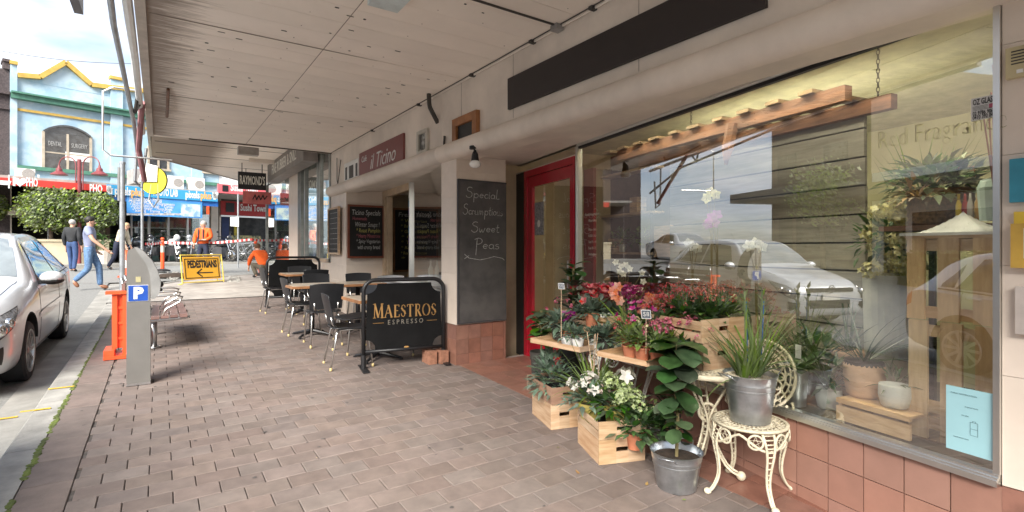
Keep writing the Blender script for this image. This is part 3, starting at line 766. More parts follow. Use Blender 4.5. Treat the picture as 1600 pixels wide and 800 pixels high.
# dark grey shop sign under it
xs = 2.5
ya, yb = yx(474, xs), yx(418, xs)
SG = thing('fascia_sign', 'grey shop fascia board with pale condensed lettering beside the corner awning', 'sign', (xs, (ya+yb)/2, 3.45))
B(MB().box(xs, xs+.3, ya, yb, 3.42, Z2-.002), 'sign_box', mat('taupe_sign', (.20, .18, .165), .5), SG)
text('sign_lettering', "FINE RUBBER & SNIZ", .36, frame((xs-.004, (ya+yb)/2, 3.66), (0, -1, 0), (0, 0, 1)), m_offw, SG, off=.004, fit=3.0)
# hanging sign
RX = at(394, 14.2, 283); hs_ = thing('hanging_sign', "black hanging lightbox sign reading RAYMOND'S under the corner awning", 'sign', RX)
w2, h2 = .345, .235
B(MB().box(RX.x-w2, RX.x+w2, RX.y-.05, RX.y+.05, RX.z-h2, RX.z+h2), 'sign_box', m_black, hs_)
text('sign_lettering', "RAYMOND'S", .33, frame((RX.x, RX.y-.052, RX.z), (1, 0, .0), (0, 0, 1)), mat('sign_white', (.85, .83, .75), .5), hs_, off=.006, fit=.62, ext=.003)
B(MB().tube([(RX.x-.25, RX.y, RX.z+h2), (RX.x-.25, RX.y, Z2)], .012, 6).tube([(RX.x+.25, RX.y, RX.z+h2), (RX.x+.25, RX.y, Z2)], .012, 6), 'hanger', m_dark, hs_)
RB = at(430, 15.6, 307); RB = at(402, 15.2, 309)
hb = thing('small_banner', 'small red banner hanging just behind the black hanging sign', 'banner', RB)
B(MB().box(RB.x-.38, RB.x+.38, RB.y-.02, RB.y+.02, RB.z-.18, RB.z+.18), 'banner_panel', mat('faded_red', (.62, .16, .15), .6), hb)
bq = MB(); strokes(bq, [(-.18, -.05), (-.12, .08), (-.08, -.06), (-.02, .07), (.03, -.06), (.09, .08), (.13, -.04), (.2, .06)], .03, frame((RB.x+.06, RB.y-.022, RB.z), (1, 0, 0), (0, 0, 1))); B(bq, 'brush_mark', m_black, hb)
B(MB().tube([(RB.x-.3, RB.y, RB.z+.18), (RB.x-.3, RB.y, Z2)], .008, 6).tube([(RB.x+.3, RB.y, RB.z+.18), (RB.x+.3, RB.y, Z2)], .008, 6), 'hanger', m_dark, hb)
# ============================================================ shops across the side street
FY = TH+math.atan(690/F)
FD = Vector((math.sin(FY), math.cos(FY))); FN = Vector((FD.y, -FD.x))      # FN points towards the viewer
p = at(300, 23.5); FP0 = Vector((p.x, p.y))
FMx = Matrix(((FD.x, FN.x, 0, FP0.x), (FD.y, FN.y, 0, FP0.y), (0, 0, 1, 0), (0, 0, 0, 1)))
def fl(px, n=0):
    P = FP0+FN*n; d = line(px, P, FD); r = ray(px); return (Vector((r.x*d, r.y*d))-P).dot(FD), d
def fz(px, py, n=0): return zpy(py, fl(px, n)[1])
def fbox(a, b, yt, yb, n0, n1, at_px=None):
    q = at_px if at_px is not None else a
    return MB().box(fl(a, n1)[0], fl(b, n1)[0], n0, n1, fz(q, yb, n1), fz(q, yt, n1), FMx)
def ftext(name, s, px, py, h, n, m, parent, fp=None, **k):
    if fp: k['fit'] = fl(px+fp/2, n)[0]-fl(px-fp/2, n)[0]
    s_, d = fl(px, n); P = FP0+FN*n+FD*s_
    return text(name, s, h, frame((P.x, P.y, zpy(py, d)), (FD.x, FD.y, 0), (0, 0, 1)), m, parent, ext=.004, **k)
ZG = 1.02
def fbz(a, b, z0, z1, n0, n1): return MB().box(fl(a, n1)[0], fl(b, n1)[0], n0, n1, z0, z1, FMx)
m_blue = mat('pale_blue_render', (.30, .44, .54), .75, col2=(.42, .53, .60), scale=1.6, bump=.1, lo=.42, hi=.55)
m_yelp = mat('yellow_trim', (.52, .34, .07), .6); m_green = mat('green_trim', (.07, .20, .14), .6)
m_brick = mat('dark_brick', (.085, .065, .065), .8, var=.25, scale=20)
m_dwin = mat('dark_window', (.05, .055, .06), .15, var=.3, spec=.8)
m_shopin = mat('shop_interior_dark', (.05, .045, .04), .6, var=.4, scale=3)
m_redS = mat('red_sign', (.55, .035, .025), .5, var=.03); m_blueS = mat('cyan_sign', (.04, .30, .56), .5, var=.03); m_blueB = mat('blue_banner', (.04, .22, .62), .5, col2=(.10, .35, .72), scale=1.2)
m_dblue = mat('deep_blue', (.02, .14, .48), .5); m_redD = mat('dark_red_sign', (.36, .015, .015), .5)
m_wt = mat('sign_letter_white', (.72, .72, .71), .5)
BB = thing('blue_building', 'pale blue two storey building with yellow gable trim and green cornice', 'building', (FP0.x, FP0.y, ZG))
def C(mb, name, m, parent=None, **k): return mb.build(name, m, parent or BB, world=True, **k)
top_l = fz(30, 120)
C(fbz(16, 342, ZG+2.9, fz(27, 121), -6, 0), 'wall', m_blue)
# parapet with gable
s0 = fl(27)[0]; gp = [(fl(27)[0], fz(27, 122)-.05)]+[(fl(a)[0], fz(a, b)) for a, b in ((27, 119), (62, 122), (102, 99), (142, 134), (173, 138), (192, 140), (260, 147), (341, 158))]+[(fl(341)[0], fz(27, 122)-.05)]
zb_ = min(fz(341, 158)-.2, fz(27, 122)-.05); gp[0] = (gp[0][0], zb_); gp[-1] = (gp[-1][0], zb_)
PM = Matrix(((FD.x, 0, -FN.x, FP0.x-FN.x*-.01), (FD.y, 0, -FN.y, FP0.y-FN.y*-.01), (0, 1, 0, 0), (0, 0, 0, 1)))
C(MB().prism(gp, .35, PM), 'gable_parapet', m_blue)
mb = MB()
tp = gp[1:-1]
for (a, b) in zip(tp[:-1], tp[1:]):
    A = FP0+FD*a[0]+FN*-.1; Bq = FP0+FD*b[0]+FN*-.1
    mb.bar((A.x, A.y, a[1]+.02), (Bq.x, Bq.y, b[1]+.02), .56, .17)
C(mb, 'gable_coping', m_yelp)
for (a, b, yt) in ((16, 27, 101), (173, 192, 124), (300, 318, 146)):
    zz = fz(a, yt); C(fbz(a, b, ZG+2.9, zz, -.02, .12), 'pilaster', m_blue)
    C(fbz(a-.8, b+1.2, zz, zz+.12, -.1, .2), 'pilaster_cap', m_yelp)
zc = fz(16, 149)
C(MB().box(fl(16)[0], fl(345)[0], .0, .28, zc-.12, zc+.06, FMx).box(fl(16)[0], fl(345)[0], .0, .38, zc+.06, zc+.12, FMx), 'cornice', m_green)
C(fbz(16, 345, fz(16, 169)-.05, fz(16, 169)+.04, 0, .06), 'string_course', m_yelp)
def winf(a, b, yt, yb, parent, label=None, arch=0):
    wf = C(fbox(a, b, yt, yb, -.04, .03), 'window', m_dwin, parent)
    x0, x1 = fl(a)[0], fl(b)[0]; z0, z1 = fz(a, yb), fz(a, yt); fr = MB()
    fr.box(x0-.05, x0+.03, 0, .07, z0, z1, FMx); fr.box(x1-.03, x1+.05, 0, .07, z0, z1, FMx); fr.box((x0+x1)/2-.035, (x0+x1)/2+.035, 0, .06, z0, z1, FMx)
    fr.box(x0, x1, 0, .05, z0+(z1-z0)*.42, z0+(z1-z0)*.42+.05, FMx); fr.box(x0-.1, x1+.1, 0, .13, z0-.09, z0, FMx)
    C(fr, 'frame', mat('timber_window_frame', (.42, .36, .28), .6), wf)
    if arch:
        am = MB(); k = 10
        for i in range(k):
            u0, u1 = i/k, (i+1)/k; h0 = arch*math.sin(math.pi*u0)**.8 if u0 > 0 else 0; h1 = arch*math.sin(math.pi*u1)**.8 if u1 < 1 else 0
            X0, X1 = x0+(x1-x0)*u0, x0+(x1-x0)*u1
            q = [FMx @ Vector(v) for v in ((X0, .035, z1), (X1, .035, z1), (X1, .035, z1+h1), (X0, .035, z1+h0))]; am.add(q, [(0, 1, 2, 3)])
            A, Bq = FMx @ Vector((X0, .06, z1+h0)), FMx @ Vector((X1, .06, z1+h1)); am.bar(A, Bq, .1, .07)
        C(am, 'arch_head', m_dwin, wf)
    return wf
wd = winf(68, 141, 205, 262, BB, arch=.3)
ftext('window_lettering', "DENTAL", 86, 225, .24, .045, mat('faded_letter', (.35, .35, .34), .6), wd, fp=21); ftext('window_lettering', "SURGERY", 124, 229, .24, .045, MATS['faded_letter'], wd, fp=25)
C(fbox(102, 140, 237, 250, .03, .045), 'blind', m_wt, wd)
C(fbz(27, 342, fz(27, 262)-.05, fz(27, 262)+.09, 0, .16), 'sill_band', m_green)
C(fbz(24, 26.5, fz(24, 262), fz(24, 205), .0, .1), 'downpipe', m_dark)
winf(232, 262, 228, 262, BB); winf(318, 338, 232, 268, BB)
# awning over the footpath and shopfronts
NA = 2.3
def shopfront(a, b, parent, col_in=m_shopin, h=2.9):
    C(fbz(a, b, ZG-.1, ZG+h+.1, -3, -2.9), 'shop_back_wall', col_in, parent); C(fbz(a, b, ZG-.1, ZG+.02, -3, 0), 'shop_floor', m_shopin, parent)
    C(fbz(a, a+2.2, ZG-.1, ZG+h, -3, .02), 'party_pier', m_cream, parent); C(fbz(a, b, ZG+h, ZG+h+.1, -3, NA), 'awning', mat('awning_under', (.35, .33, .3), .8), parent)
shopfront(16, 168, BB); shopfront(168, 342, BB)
C(fbz(166, 172, ZG-.1, ZG+2.9, -.1, .08), 'brown_pier', mat('brown_pier', (.16, .10, .07), .6), BB)
for a, b in ((205, 232), (233, 262), (263, 292), (293, 328)):
    wn = C(fbz(a, b, ZG+.5, ZG+2.5, -.05, -.02), 'shop_window', glass('far_glass', (.75, .8, .75), 2.4, .1), BB)
    C(MB().box(fl(a)[0]-.03, fl(a)[0]+.04, -.08, .04, ZG, ZG+2.9, FMx).box(fl(a)[0], fl(b)[0], -.07, .03, ZG+.42, ZG+.5, FMx), 'frame', m_alu, wn)
C(fbz(204, 330, ZG-.1, ZG+.42, -.1, 0), 'stall_riser', mat('green_riser', (.12, .18, .15), .6), BB)
C(fbz(330, 341, ZG-.1, ZG+2.9, -.15, .1), 'party_pier', m_cream, BB)
# shelves of goods in the window
goods = thing('window_display', 'shelves of small boxes behind the photo shop window', 'display', tuple(FMx @ Vector((0, -1, ZG))))
for j in range(3): C(fbz(206, 328, ZG+.9+j*.55, ZG+.93+j*.55, -1.2, -.8), 'shelf', m_offw, goods)
cols = [mat('pack_%s' % n, c, .5) for n, c in (('green', (.05, .28, .12)), ('teal', (.05, .3, .35)), ('red', (.4, .05, .04)), ('cream', (.6, .55, .4)), ('navy', (.03, .05, .16)), ('white', (.7, .7, .68)))]
for j in range(3):
    a = 207
    while a < 326:
        w_ = rr(3, 8); m = random.choice(cols)
        if random.random() < .8: C(fbz(a, a+w_*.85, ZG+.93+j*.55, ZG+.93+j*.55+rr(.15, .45), -1.15, -.85), 'box', m, goods)
        a += w_
# signs along the awning edge
def sign_board(name, label, a, b, yt, yb, m, n=NA, at_px=None, th=.12):
    s_, d = fl((a+b)/2, n); P = FMx @ Vector((s_, n, fz(at_px or a, (yt+yb)/2, n)))
    t = thing(name, label, 'sign', P); C(fbox(a, b, yt, yb, n, n+th, at_px), 'board', m, t); return t
sg = sign_board('shop_sign', 'long red awning sign lettered I love Pho in white', -60, 167, 277, 288, m_redS, at_px=0)
def fty(py0, px, px0, n): return HY-(HY-py0)*fl(px0, n)[1]/fl(px, n)[1]
n_ = NA+.124
ftext('sign_lettering', "I", 22, fty(282.5, 22, 0, NA), .42, n_, m_wt, sg, off=.012)
hm = MB(); s_, d = fl(31, n_); P = FP0+FN*n_+FD*s_; zc_ = zpy(284, d)
hp = [(16*math.sin(t)**3/16*.17, (13*math.cos(t)-5*math.cos(2*t)-2*math.cos(3*t)-math.cos(4*t))/16*.17) for t in [i*math.pi/12 for i in range(24)]]
C(hm.prism(hp, .006, frame((P.x, P.y, zc_), (FD.x, FD.y, 0), (0, 0, 1))), 'heart', m_wt, sg)
ftext('sign_lettering', "PHO", 50, 285.5, .42, n_, m_wt, sg, off=.012, fp=18); ftext('sign_lettering', "'", 60, 280, .36, n_, m_wt, sg, off=.01)
ftext('sign_lettering', "|", 14, 282, .5, n_, m_wt, sg); ftext('sign_lettering', "PHO", 150, 295, .40, n_, m_wt, sg, off=.012, fp=20)
bowl = MB(); s_, d = fl(5, n_); P = FP0+FN*n_+FD*s_
C(bowl.prism([(-.2, .02), (-.15, -.12), (.15, -.12), (.2, .02)], .006, frame((P.x, P.y, zpy(283, d)), (FD.x, FD.y, 0), (0, 0, 1))), 'bowl_emblem', m_wt, sg)
s2 = sign_board('shop_sign', 'long cyan photo lab sign above the motorcycles', 167.4, 340, 288, 304, m_blueS)
ftext('sign_lettering', "pixels", 192, 299, .42, n_, m_wt, s2, off=.012, fp=25); ftext('sign_lettering', "plus", 215, 301, .42, n_, mat('orange_letter', (.85, .42, .1), .5), s2, off=.012, fp=20)
ftext('sign_lettering', "PHOTO LAB", 259, 301.5, .40, n_, m_wt, s2, off=.012, fp=38)
ftext('sign_lettering', "pixels", 301, 304.5, .42, n_, m_wt, s2, off=.012, fp=22); ftext('sign_lettering', "plus", 322, 306, .42, n_, MATS['orange_letter'], s2, off=.012, fp=17)
for q in (172, 336):
    mb = MB()
    for i in range(9):
        s_, d = fl(q+rr(-3, 3), n_); mb.box(s_-.05, s_+.05, n_-.01, n_+.004, fz(q, 296+rr(-5, 5)+(q-167)*.06, n_)-.05, fz(q, 296+rr(-5, 5)+(q-167)*.06, n_)+.04, FMx)
    C(mb, 'pixel_pattern', m_wt, s2)
va = thing('awning_valance', 'blue canvas valance hanging under the cyan sign', 'valance', tuple(FMx @ Vector((0, NA, ZG+2.5))))
C(fbox(167.5, 341, 303.5, 313, NA+.005, NA+.03), 'canvas', m_dblue, va)
s3 = sign_board('shop_banner', 'blue banner listing digital photo prints under the cyan sign', 198, 316, 306, 336, m_blueB, n=NA+.05, th=.02)
n3 = NA+.075
ftext('banner_lettering', "Digital Photo Prints", 228, 312, .27, n3, m_wt, s3, off=.004, fp=50)
for i, tx in enumerate(("* Passport Photos  * Enlargements", "* Photo Restoration  * Canvas", "* Video Transfer  * Photo Books", "* Scanning  * Framing  * Cards")):
    ftext('banner_lettering', tx, 238, 318+i*4.0, .17, n3, m_wt, s3, fp=72-i*4)
C(fbox(283, 313, 318, 338, n3-.01, n3+.003, at_px=283), 'print_picture', mat('photo_print', (.5, .62, .55), .5, col2=(.2, .35, .5), scale=3, lo=.45, hi=.55), s3)
zz = MB(); a = 198
while a < 280:
    s_, d = fl(a, n3); zz.box(s_, s_+.09, n3-.01, n3+.003, fz(a, 334+rr(-1.2, .5), n3)-.05, fz(a, 334, n3)+.02, FMx); a += 1.6
C(zz, 'splash_pattern', m_wt, s3)
C(MB().add([FMx @ Vector(v) for v in ((fl(322, NA)[0], NA+.04, ZG+2.0), (fl(326.5, NA)[0], NA+.04, ZG+2.0), (fl(326.5, NA)[0], NA+.04, ZG+2.35), (fl(322, NA)[0], NA+.04, ZG+2.35))], [(0, 1, 2, 3)]), 'orange_card', m_orange, s3)
# sushi shop
SB = thing('sushi_building', 'white two storey building above the red sushi shop', 'building', tuple(FMx @ Vector((8, 0, ZG))))
C(fbz(342.5, 470, ZG+2.9, ZG+7.6, -6, 0), 'wall', mat('white_render', (.66, .67, .66), .7, var=.06, scale=2), SB)
winf(372, 392, 240, 266, SB)
shopfront(343, 470, SB)
C(fbz(343, 470, ZG+2.25, ZG+2.9, -.2, -.05), 'shop_header', mat('khaki_header', (.20, .19, .15), .7), SB)
C(fbz(360, 410, ZG, ZG+.95, -.9, -.5), 'counter', mat('counter_grey', (.35, .33, .25), .5), SB)
C(fbz(362, 408, ZG+.95, ZG+1.2, -.85, -.55), 'food_display', mat('counter_food', (.45, .40, .18), .5, col2=(.10, .10, .06), scale=8, lo=.45, hi=.55), SB)
C(fbz(347, 358, ZG, ZG+2.2, -.9, -.8), 'blue_door', mat('navy_door', (.02, .04, .15), .5), SB)
C(fbz(366, 370, ZG+1.2, ZG+2.0, -.9, -.85), 'yellow_poster', mat('yellow_poster', (.7, .55, .05), .5), SB)
s4 = sign_board('shop_sign', 'pink and red fascia sign with black square logo above the sushi shop', 341, 470, 287, 301, mat('pink_red_sign', (.70, .12, .14), .5, var=.03))
C(fbox(347.5, 357, 289, 299, n_-.01, n_+.004, at_px=347), 'square_logo', m_black, s4); ftext('sign_lettering', "Sushi Town", 382, 295, .42, n_, m_wt, s4, off=.012, fp=42)
s5 = sign_board('shop_sign', 'dark red Sushi Town sign board below the pink fascia', 345, 470, 313.5, 336, m_redD, n=.05, th=.08)
C(fbox(353, 366.5, 316.5, 331, .13, .145, at_px=353), 'square_logo', m_black, s5); ftext('sign_lettering', "Sushi Town", 396, 325.5, .46, .14, m_wt, s5, off=.01, fp=40)
C(fbz(345, 470, fz(345, 338.5, .05), fz(345, 336, .05), .05, .14), 'light_strip', m_alu, s5)
# left dark brick building
DB = thing('brick_building', 'dark brown brick building at the left edge beside the blue one', 'building', tuple(FMx @ Vector((-10, 0, ZG))))
C(fbz(-220, 15.6, ZG-.1, fz(8, 108), -7, .02), 'wall', m_brick, DB); C(fbz(5, 15.6, fz(8, 108), fz(8, 97), -.4, .1), 'chimney_pier', m_brick, DB); C(fbz(4, 16, fz(8, 97), fz(8, 93), -.5, .16), 'pier_cap', m_brick, DB)
C(fbz(-220, 15.8, fz(8, 148), fz(8, 143), 0, .2), 'cornice', m_brick, DB); C(fbz(-220, 15.8, fz(8, 171), fz(8, 169), 0, .1), 'string_course', m_brick, DB)
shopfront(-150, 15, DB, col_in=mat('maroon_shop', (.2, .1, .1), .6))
# air conditioners
def ac(a, b, yt, yb, n, label):
    s_, d = fl(a, n); t = thing('air_conditioner', label, 'air conditioner', tuple(FMx @ Vector((s_+.4, n, fz(a, yb, n)))), group='air conditioning units above the shop awnings')
    C(fbox(a, b, yt, yb, n-.35, n), 'casing', m_offw, t)
    sm = (fl(a, n)[0]*.36+fl(b, n)[0]*.64); zc = (fz(a, yt, n)+fz(a, yb, n))/2; M = FMx @ Matrix.Translation((sm, n+.001, zc)) @ Matrix.Rotation(R(-90), 4, 'X')
    C(MB().lathe([(.001, .01), (.17, .01), (.18, .0)], (0, 0, 0), 18, None).__class__().add([M @ Vector(v) for v in MB().lathe([(.001, .012), (.17, .012), (.18, 0)], n=18).v], MB().lathe([(.001, .012), (.17, .012), (.18, 0)], n=18).f), 'fan_grille', mat('fan_grille', (.33, .31, .29), .6, var=.2, scale=60), t)
ac(25, 55, 262, 278, 1.4, 'boxy white air conditioner above the red Pho sign'); ac(263, 287, 274, 294, 1.4, 'left of two air conditioners above the photo lab sign'); ac(296, 320, 277, 297, 1.4, 'right of two air conditioners above the photo lab sign')
mb = MB(); mb.box(fl(195)[0], fl(232)[0], .3, 1.3, fz(195, 285, 1.3), fz(195, 262, 1.3), FMx); tag(mb.build('roof_box', mat('taupe_box', (.32, .30, .29), .6)), 'grey brown equipment box on the awning beside the pole', 'box')
# footpath and kerb in front of those shops
mb = MB(); mb.box(-60, 60, -3, 4.2, ZG-.4, ZG-.0, FMx); tag(mb.build('far_footpath', m_conc), kind='structure')
# overhead wire
mb = MB(); A = at(-60, 20, 68); Bq = at(235, 22, 100); pts = [A.lerp(Bq, i/12)-Vector((0, 0, .22*math.sin(math.pi*i/12))) for i in range(13)]; pts = [A+(A-Bq)]+pts+[Bq+(Bq-A)*1.0]
tag(mb.tube(pts, .012, 5).build('overhead_wire', m_dark), 'thin black cable crossing the sky above the blue building', 'cable')

# ---------------------------------------------------------------- street furniture on the far side
def leafcloud(n, fn, size, mb=None, flat=.4):
    mb = mb or MB()
    for _ in range(n):
        p = fn()
        if p is None: continue
        a = Vector((rr(-1, 1), rr(-1, 1), rr(-1, 1)))
        if a.length < .1: continue
        a.normalize(); b = a.orthogonal().normalized(); c = a.cross(b); s = size*rr(.6, 1.4)
        mb.add([p-b*s, p+c*s*.5, p+b*s, p-c*s*.5], [(0, 1, 2, 3)])
    return mb
def topiary(px, py_c, rpx, d, label, stretch=1.0):
    c = at(px, d, py_c); r = rpx*d/F; g = gz(c.y)+.02
    t = thing('topiary_tree', label, 'tree', (c.x, c.y, g), group='clipped street trees across the road')
    sh = Vector((rr(0, 9), 0, 0))
    def fn():
        v = Vector((random.gauss(0, 1), random.gauss(0, 1), random.gauss(0, 1))).normalized()
        k = 1+.22*mnoise.noise(v*2.2+sh)+.10*mnoise.noise(v*6+sh)
        q = v*r*k*(rr(.72, 1.02) if random.random() < .9 else rr(1, 1.2)); q.x *= stretch; q.y *= stretch
        if abs(q.z) > r*.82: q.z *= .9
        return Vector((c.x, c.y, c.z))+q
    leafcloud(5200, fn, .055).build('crown', mat('tree_leaf', (.25, .36, .05), .45, var=.3, island=.45, trans=.25), t, world=True)
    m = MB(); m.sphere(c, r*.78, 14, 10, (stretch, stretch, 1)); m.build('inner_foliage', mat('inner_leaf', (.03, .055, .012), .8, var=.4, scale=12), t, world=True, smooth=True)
    m = MB(); m.tube([(c.x, c.y, g-.05), (c.x+.03, c.y, g+(c.z-g)*.5), (c.x, c.y, c.z)], [.07, .055, .05], 8)
    for k in range(5): m.tube([(c.x, c.y, c.z-r*.7), (c.x+rr(-.5, .5)*r, c.y+rr(-.5, .5)*r, c.z+rr(-.2, .4)*r)], [.03, .012], 5)
    m.build('trunk', mat('bark', (.10, .07, .05), .9, var=.3), t, world=True)
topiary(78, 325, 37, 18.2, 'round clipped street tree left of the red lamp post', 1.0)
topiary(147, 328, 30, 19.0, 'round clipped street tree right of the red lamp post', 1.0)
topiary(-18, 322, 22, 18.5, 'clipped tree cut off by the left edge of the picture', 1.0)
# red double lamp
c = at(124, 18.6, 389); g = gz(c.y)
lp = thing('street_lamp', 'dark red double armed street lamp behind the clipped trees', 'street lamp', (c.x, c.y, g))
m_lred = mat('lamp_red', (.20, .045, .05), .45)
z0 = zpy(262, 18.6); rv = Vector((math.cos(TH), -math.sin(TH), 0))
B(MB().tube([(c.x, c.y, g), (c.x, c.y, z0+.3)], .06, 10), 'post', m_lred, lp)
for sgn in (-1, 1):
    pts = []
    for i in range(11):
        a = math.pi*i/10; ro = .30; pts.append(c+rv*sgn*(.13+ro-ro*math.cos(a))+Vector((0, 0, zpy(258, 18.6)-c.z+ro*math.sin(a))))
    pts = [pts[0]+Vector((0, 0, -.9))]+pts
    arm = B(MB().tube(pts, .02, 8), 'arm', m_lred, lp)
    e = pts[-1]; B(MB().lathe([(.03, 0), (.05, -.10), (.09, -.13), (.10, -.22), (.25, -.33), (.25, -.36), (.001, -.32)], e, 16), 'lamp_shade', m_lred, arm, smooth=False)
# cream planter wall, umbrella, palm
pw = at(132, 18.9, 389); 
mb = MB(); Mw = frame((pw.x, pw.y, gz(pw.y)-.05), (FD.x, FD.y, 0), (0, 0, 1)); mb.box(-3.2, .7, 0, .85, -.9, .1, Mw); mb.box(-3.25, .75, .85, .93, -.95, .14, Mw)
tag(mb.build('planter_wall', mat('planter_cream', (.62, .54, .38), .7, var=.06)), 'low cream planter wall behind the walking men', 'planter')
um = at(75, 20, 389); u = thing('market_umbrella', 'cream market umbrella behind the clipped trees', 'umbrella', (um.x, um.y, gz(um.y)))
zt = zpy(292, 20); zb = zpy(333, 20)
B(MB().tube([(um.x, um.y, gz(um.y)), (um.x, um.y, zt)], .025, 8), 'pole', m_white, u)
B(MB().lathe([(.001, zt), (.5, zt-.25), (1.35, zb), (1.35, zb-.16), (1.33, zb-.16), (1.33, zb-.02), (.001, zt-.05)], (um.x, um.y, 0), 8), 'canopy', mat('cream_canvas', (.64, .58, .47), .8), u)
pl_ = at(160, 18.6, 389); mb = MB()
for i in range(46):
    a = rr(0, 6.28); e = rr(.2, 1.2); mb.leaf((pl_.x, pl_.y, gz(pl_.y)+.5+rr(0, .5)), (math.cos(a)*math.cos(e), math.sin(a)*math.cos(e), math.sin(e)), rr(.4, .8), .05, 1.2)
pt = thing('garden_shrub', 'green arching shrub at the end of the cream planter', 'plant', (pl_.x, pl_.y, gz(pl_.y))); B(mb, 'foliage', m_leafm, pt)
B(MB().lathe([(.22, 0), (.28, .5), (.001, .46)], (pl_.x, pl_.y, gz(pl_.y)), 14), 'pot', m_cream, pt)
# ---------------------------------------------------------------- poles and signs at the corner
m_pole = mat('galvanised_pole', (.36, .38, .40), .45, .6)
def pole(name, px, d, ytop, rad, label, z0=None, lean=0):
    c = at(px, d, 389); g = gz(c.y)-.02; zt = zpy(ytop, d); t = thing(name, label, 'pole', (c.x, c.y, g))
    B(MB().tube([(c.x, c.y, g), (c.x+lean, c.y, zt)], rad, 10), 'post', m_pole, t); return t, c, zt
t, c, zt = pole('sign_pole', 191, 11.6, 255, .052, 'thick grey steel pole behind the parking meter')
B(MB().lathe([(.06, 0), (.06, .05), (.001, .07)], (c.x, c.y, zt-.02), 10), 'cap', m_pole, t); B(MB().box(c.x-.085, c.x-.045, c.y-.05, c.y+.05, zt-.85, zt-.1), 'sign_edge', mat('sign_back', (.25, .25, .25), .5), t)
t, c, zt = pole('sign_pole', 222, 13.2, 268, .032, 'thin grey pole carrying a round yellow sign')
zy = zpy(282, 13.2); c2 = at(240, 13.15, 282)
Mx = frame(c2, rv, (0, 0, 1)); dsk = [(.34*math.cos(i*math.pi/16), .34*math.sin(i*math.pi/16)) for i in range(32)]
yd = B(MB().prism(dsk, .02, Mx), 'round_sign', mat('yellow_sign', (.55, .50, .02), .5), t)
B(MB().prism([(x*1.04, y*1.04) for x, y in dsk], .015, Mx @ Matrix.Translation((0, 0, -.018))), 'sign_rim', m_black, yd)
B(MB().prism([(-.36, -.06), (.12, -.06), (.14, .34), (-.2, .42)], .03, Mx @ Matrix.Translation((-.0, .02, .03))), 'torn_plate', m_offw, t)
B(MB().tube([c2+rv*-.05+Vector((0, 0, -.1)), c2+rv*-.12+Vector((0, 0, -.5)), c2+rv*.0+Vector((0, 0, -.68)), c2+rv*.12+Vector((0, 0, -.5)), c2+rv*.12+Vector((0, 0, -.1))], .022, 8), 'bent_tube', m_pole, t)
# bracket, pipes and cable bundle on the outer face of the awning
EX = AX0-.08
brk = thing('sign_bracket', 'bundle of bent white and grey pipes fixed outside the awning edge', 'bracket', (EX-.1, 6, ZC))
B(MB().tube([(EX-.04, -1, ZC+.02), (EX-.04, 6.6, ZC+.01), (EX-.05, 9.8, ZC-.12)], .035, 8), 'white_pipe', m_white, brk)
B(MB().tube([(EX-.10, 2.6, ZC+.12), (EX-.16, 5.6, ZC+.02), (EX-.12, 8.6, ZC-.22), (EX-.1, 9.9, ZC-.62)], .024, 8), 'grey_pipe', m_pole, brk)
B(MB().tube([(EX-.03, 7.9, ZC+.05), (EX-.30, 7.9, ZC+.05), (EX-.40, 7.9, ZC-.02), (EX-.40, 7.9, ZC-.72), (EX-.33, 7.9, ZC-.78), (EX+.30, 7.9, ZC-.78)], .012, 8), 'bent_pipe', m_alu, brk)
B(MB().tube([(AX0+.17, 7.35, ZC-.02), (AX0+.17, 7.9, ZC-.08), (AX0+.17, 8.6, ZC-.08), (AX0+.17, 8.65, ZC-.0)], .018, 8), 'rusty_handle', m_wood_d, brk)
B(MB().tube([(EX-.1, 9.4, ZC-.1), (EX-.14, 9.5, ZC-.9), (EX-.06, 9.55, ZC-1.0), (EX, 9.5, ZC-.4)], .02, 8), 'looped_cable', m_pole, brk)
B(MB().tube([(EX-.02, 8.2, ZC-.02), (EX-.08, 9.0, ZC-.5), (EX-.02, 9.4, ZC-.9)], .035, 8), 'red_wrap', mat('faded_pink_wrap', (.35, .16, .17), .7), brk)
B(MB().tube([(EX-.06, 7.9, ZC-.02), (EX-.09, 8.0, ZC-.2), (EX-.04, 8.1, ZC-.05)], .02, 8), 'black_coil', m_dark, brk)
B(MB().box(EX-.42, EX-.36, 3.2, 5.6, ZC+.05, ZC+1.4), 'edge_on_sign', mat('sign_edge_dark', (.12, .12, .13), .5), brk)
B(MB().box(EX-.50, EX-.40, 5.5, 5.8, ZC+.3, ZC+.65), 'floodlight', m_black, brk)

# ---------------------------------------------------------------- road works: cone, bollards, tape, pedestrians sign
def cone(p, h, label):
    t = thing('traffic_cone', label, 'traffic cone', p)
    MB().box(-.19, .19, -.19, .19, 0, .04).build('base', m_orange, t)
    MB().lathe([(.145, .04), (.11, h*.35)], n=18).build('lower_body', m_orange, t, smooth=True); MB().lathe([(.11, h*.35), (.075, h*.62)], n=18).build('reflective_band', m_white, t, smooth=True)
    MB().lathe([(.075, h*.62), (.03, h), (.001, h)], n=18).build('upper_body', m_orange, t, smooth=True)
cone(G(197, 433), .78, 'orange and white traffic cone beside the grey steel pole')
def bollard(p, label, tilt=(0, 0)):
    t = thing('work_bollard', label, 'bollard', p, group='orange bollards holding the barrier tape'); t.rotation_euler = (tilt[0], tilt[1], 0)
    MB().lathe([(.22, 0), (.22, .04), (.08, .09), (.001, .09)], n=8).build('base', m_rubber, t)
    MB().lathe([(.055, .06), (.055, .62)], n=14).build('lower_post', m_orange, t, smooth=True); MB().lathe([(.056, .62), (.056, .84)], n=14).build('band', mat('grey_band', (.5, .48, .42), .5), t, smooth=True)
    MB().lathe([(.055, .84), (.055, .98), (.03, 1.0), (.03, 1.03), (.06, 1.05), (.04, 1.1), (.001, 1.1)], n=14).build('top', m_orange, t, smooth=True)
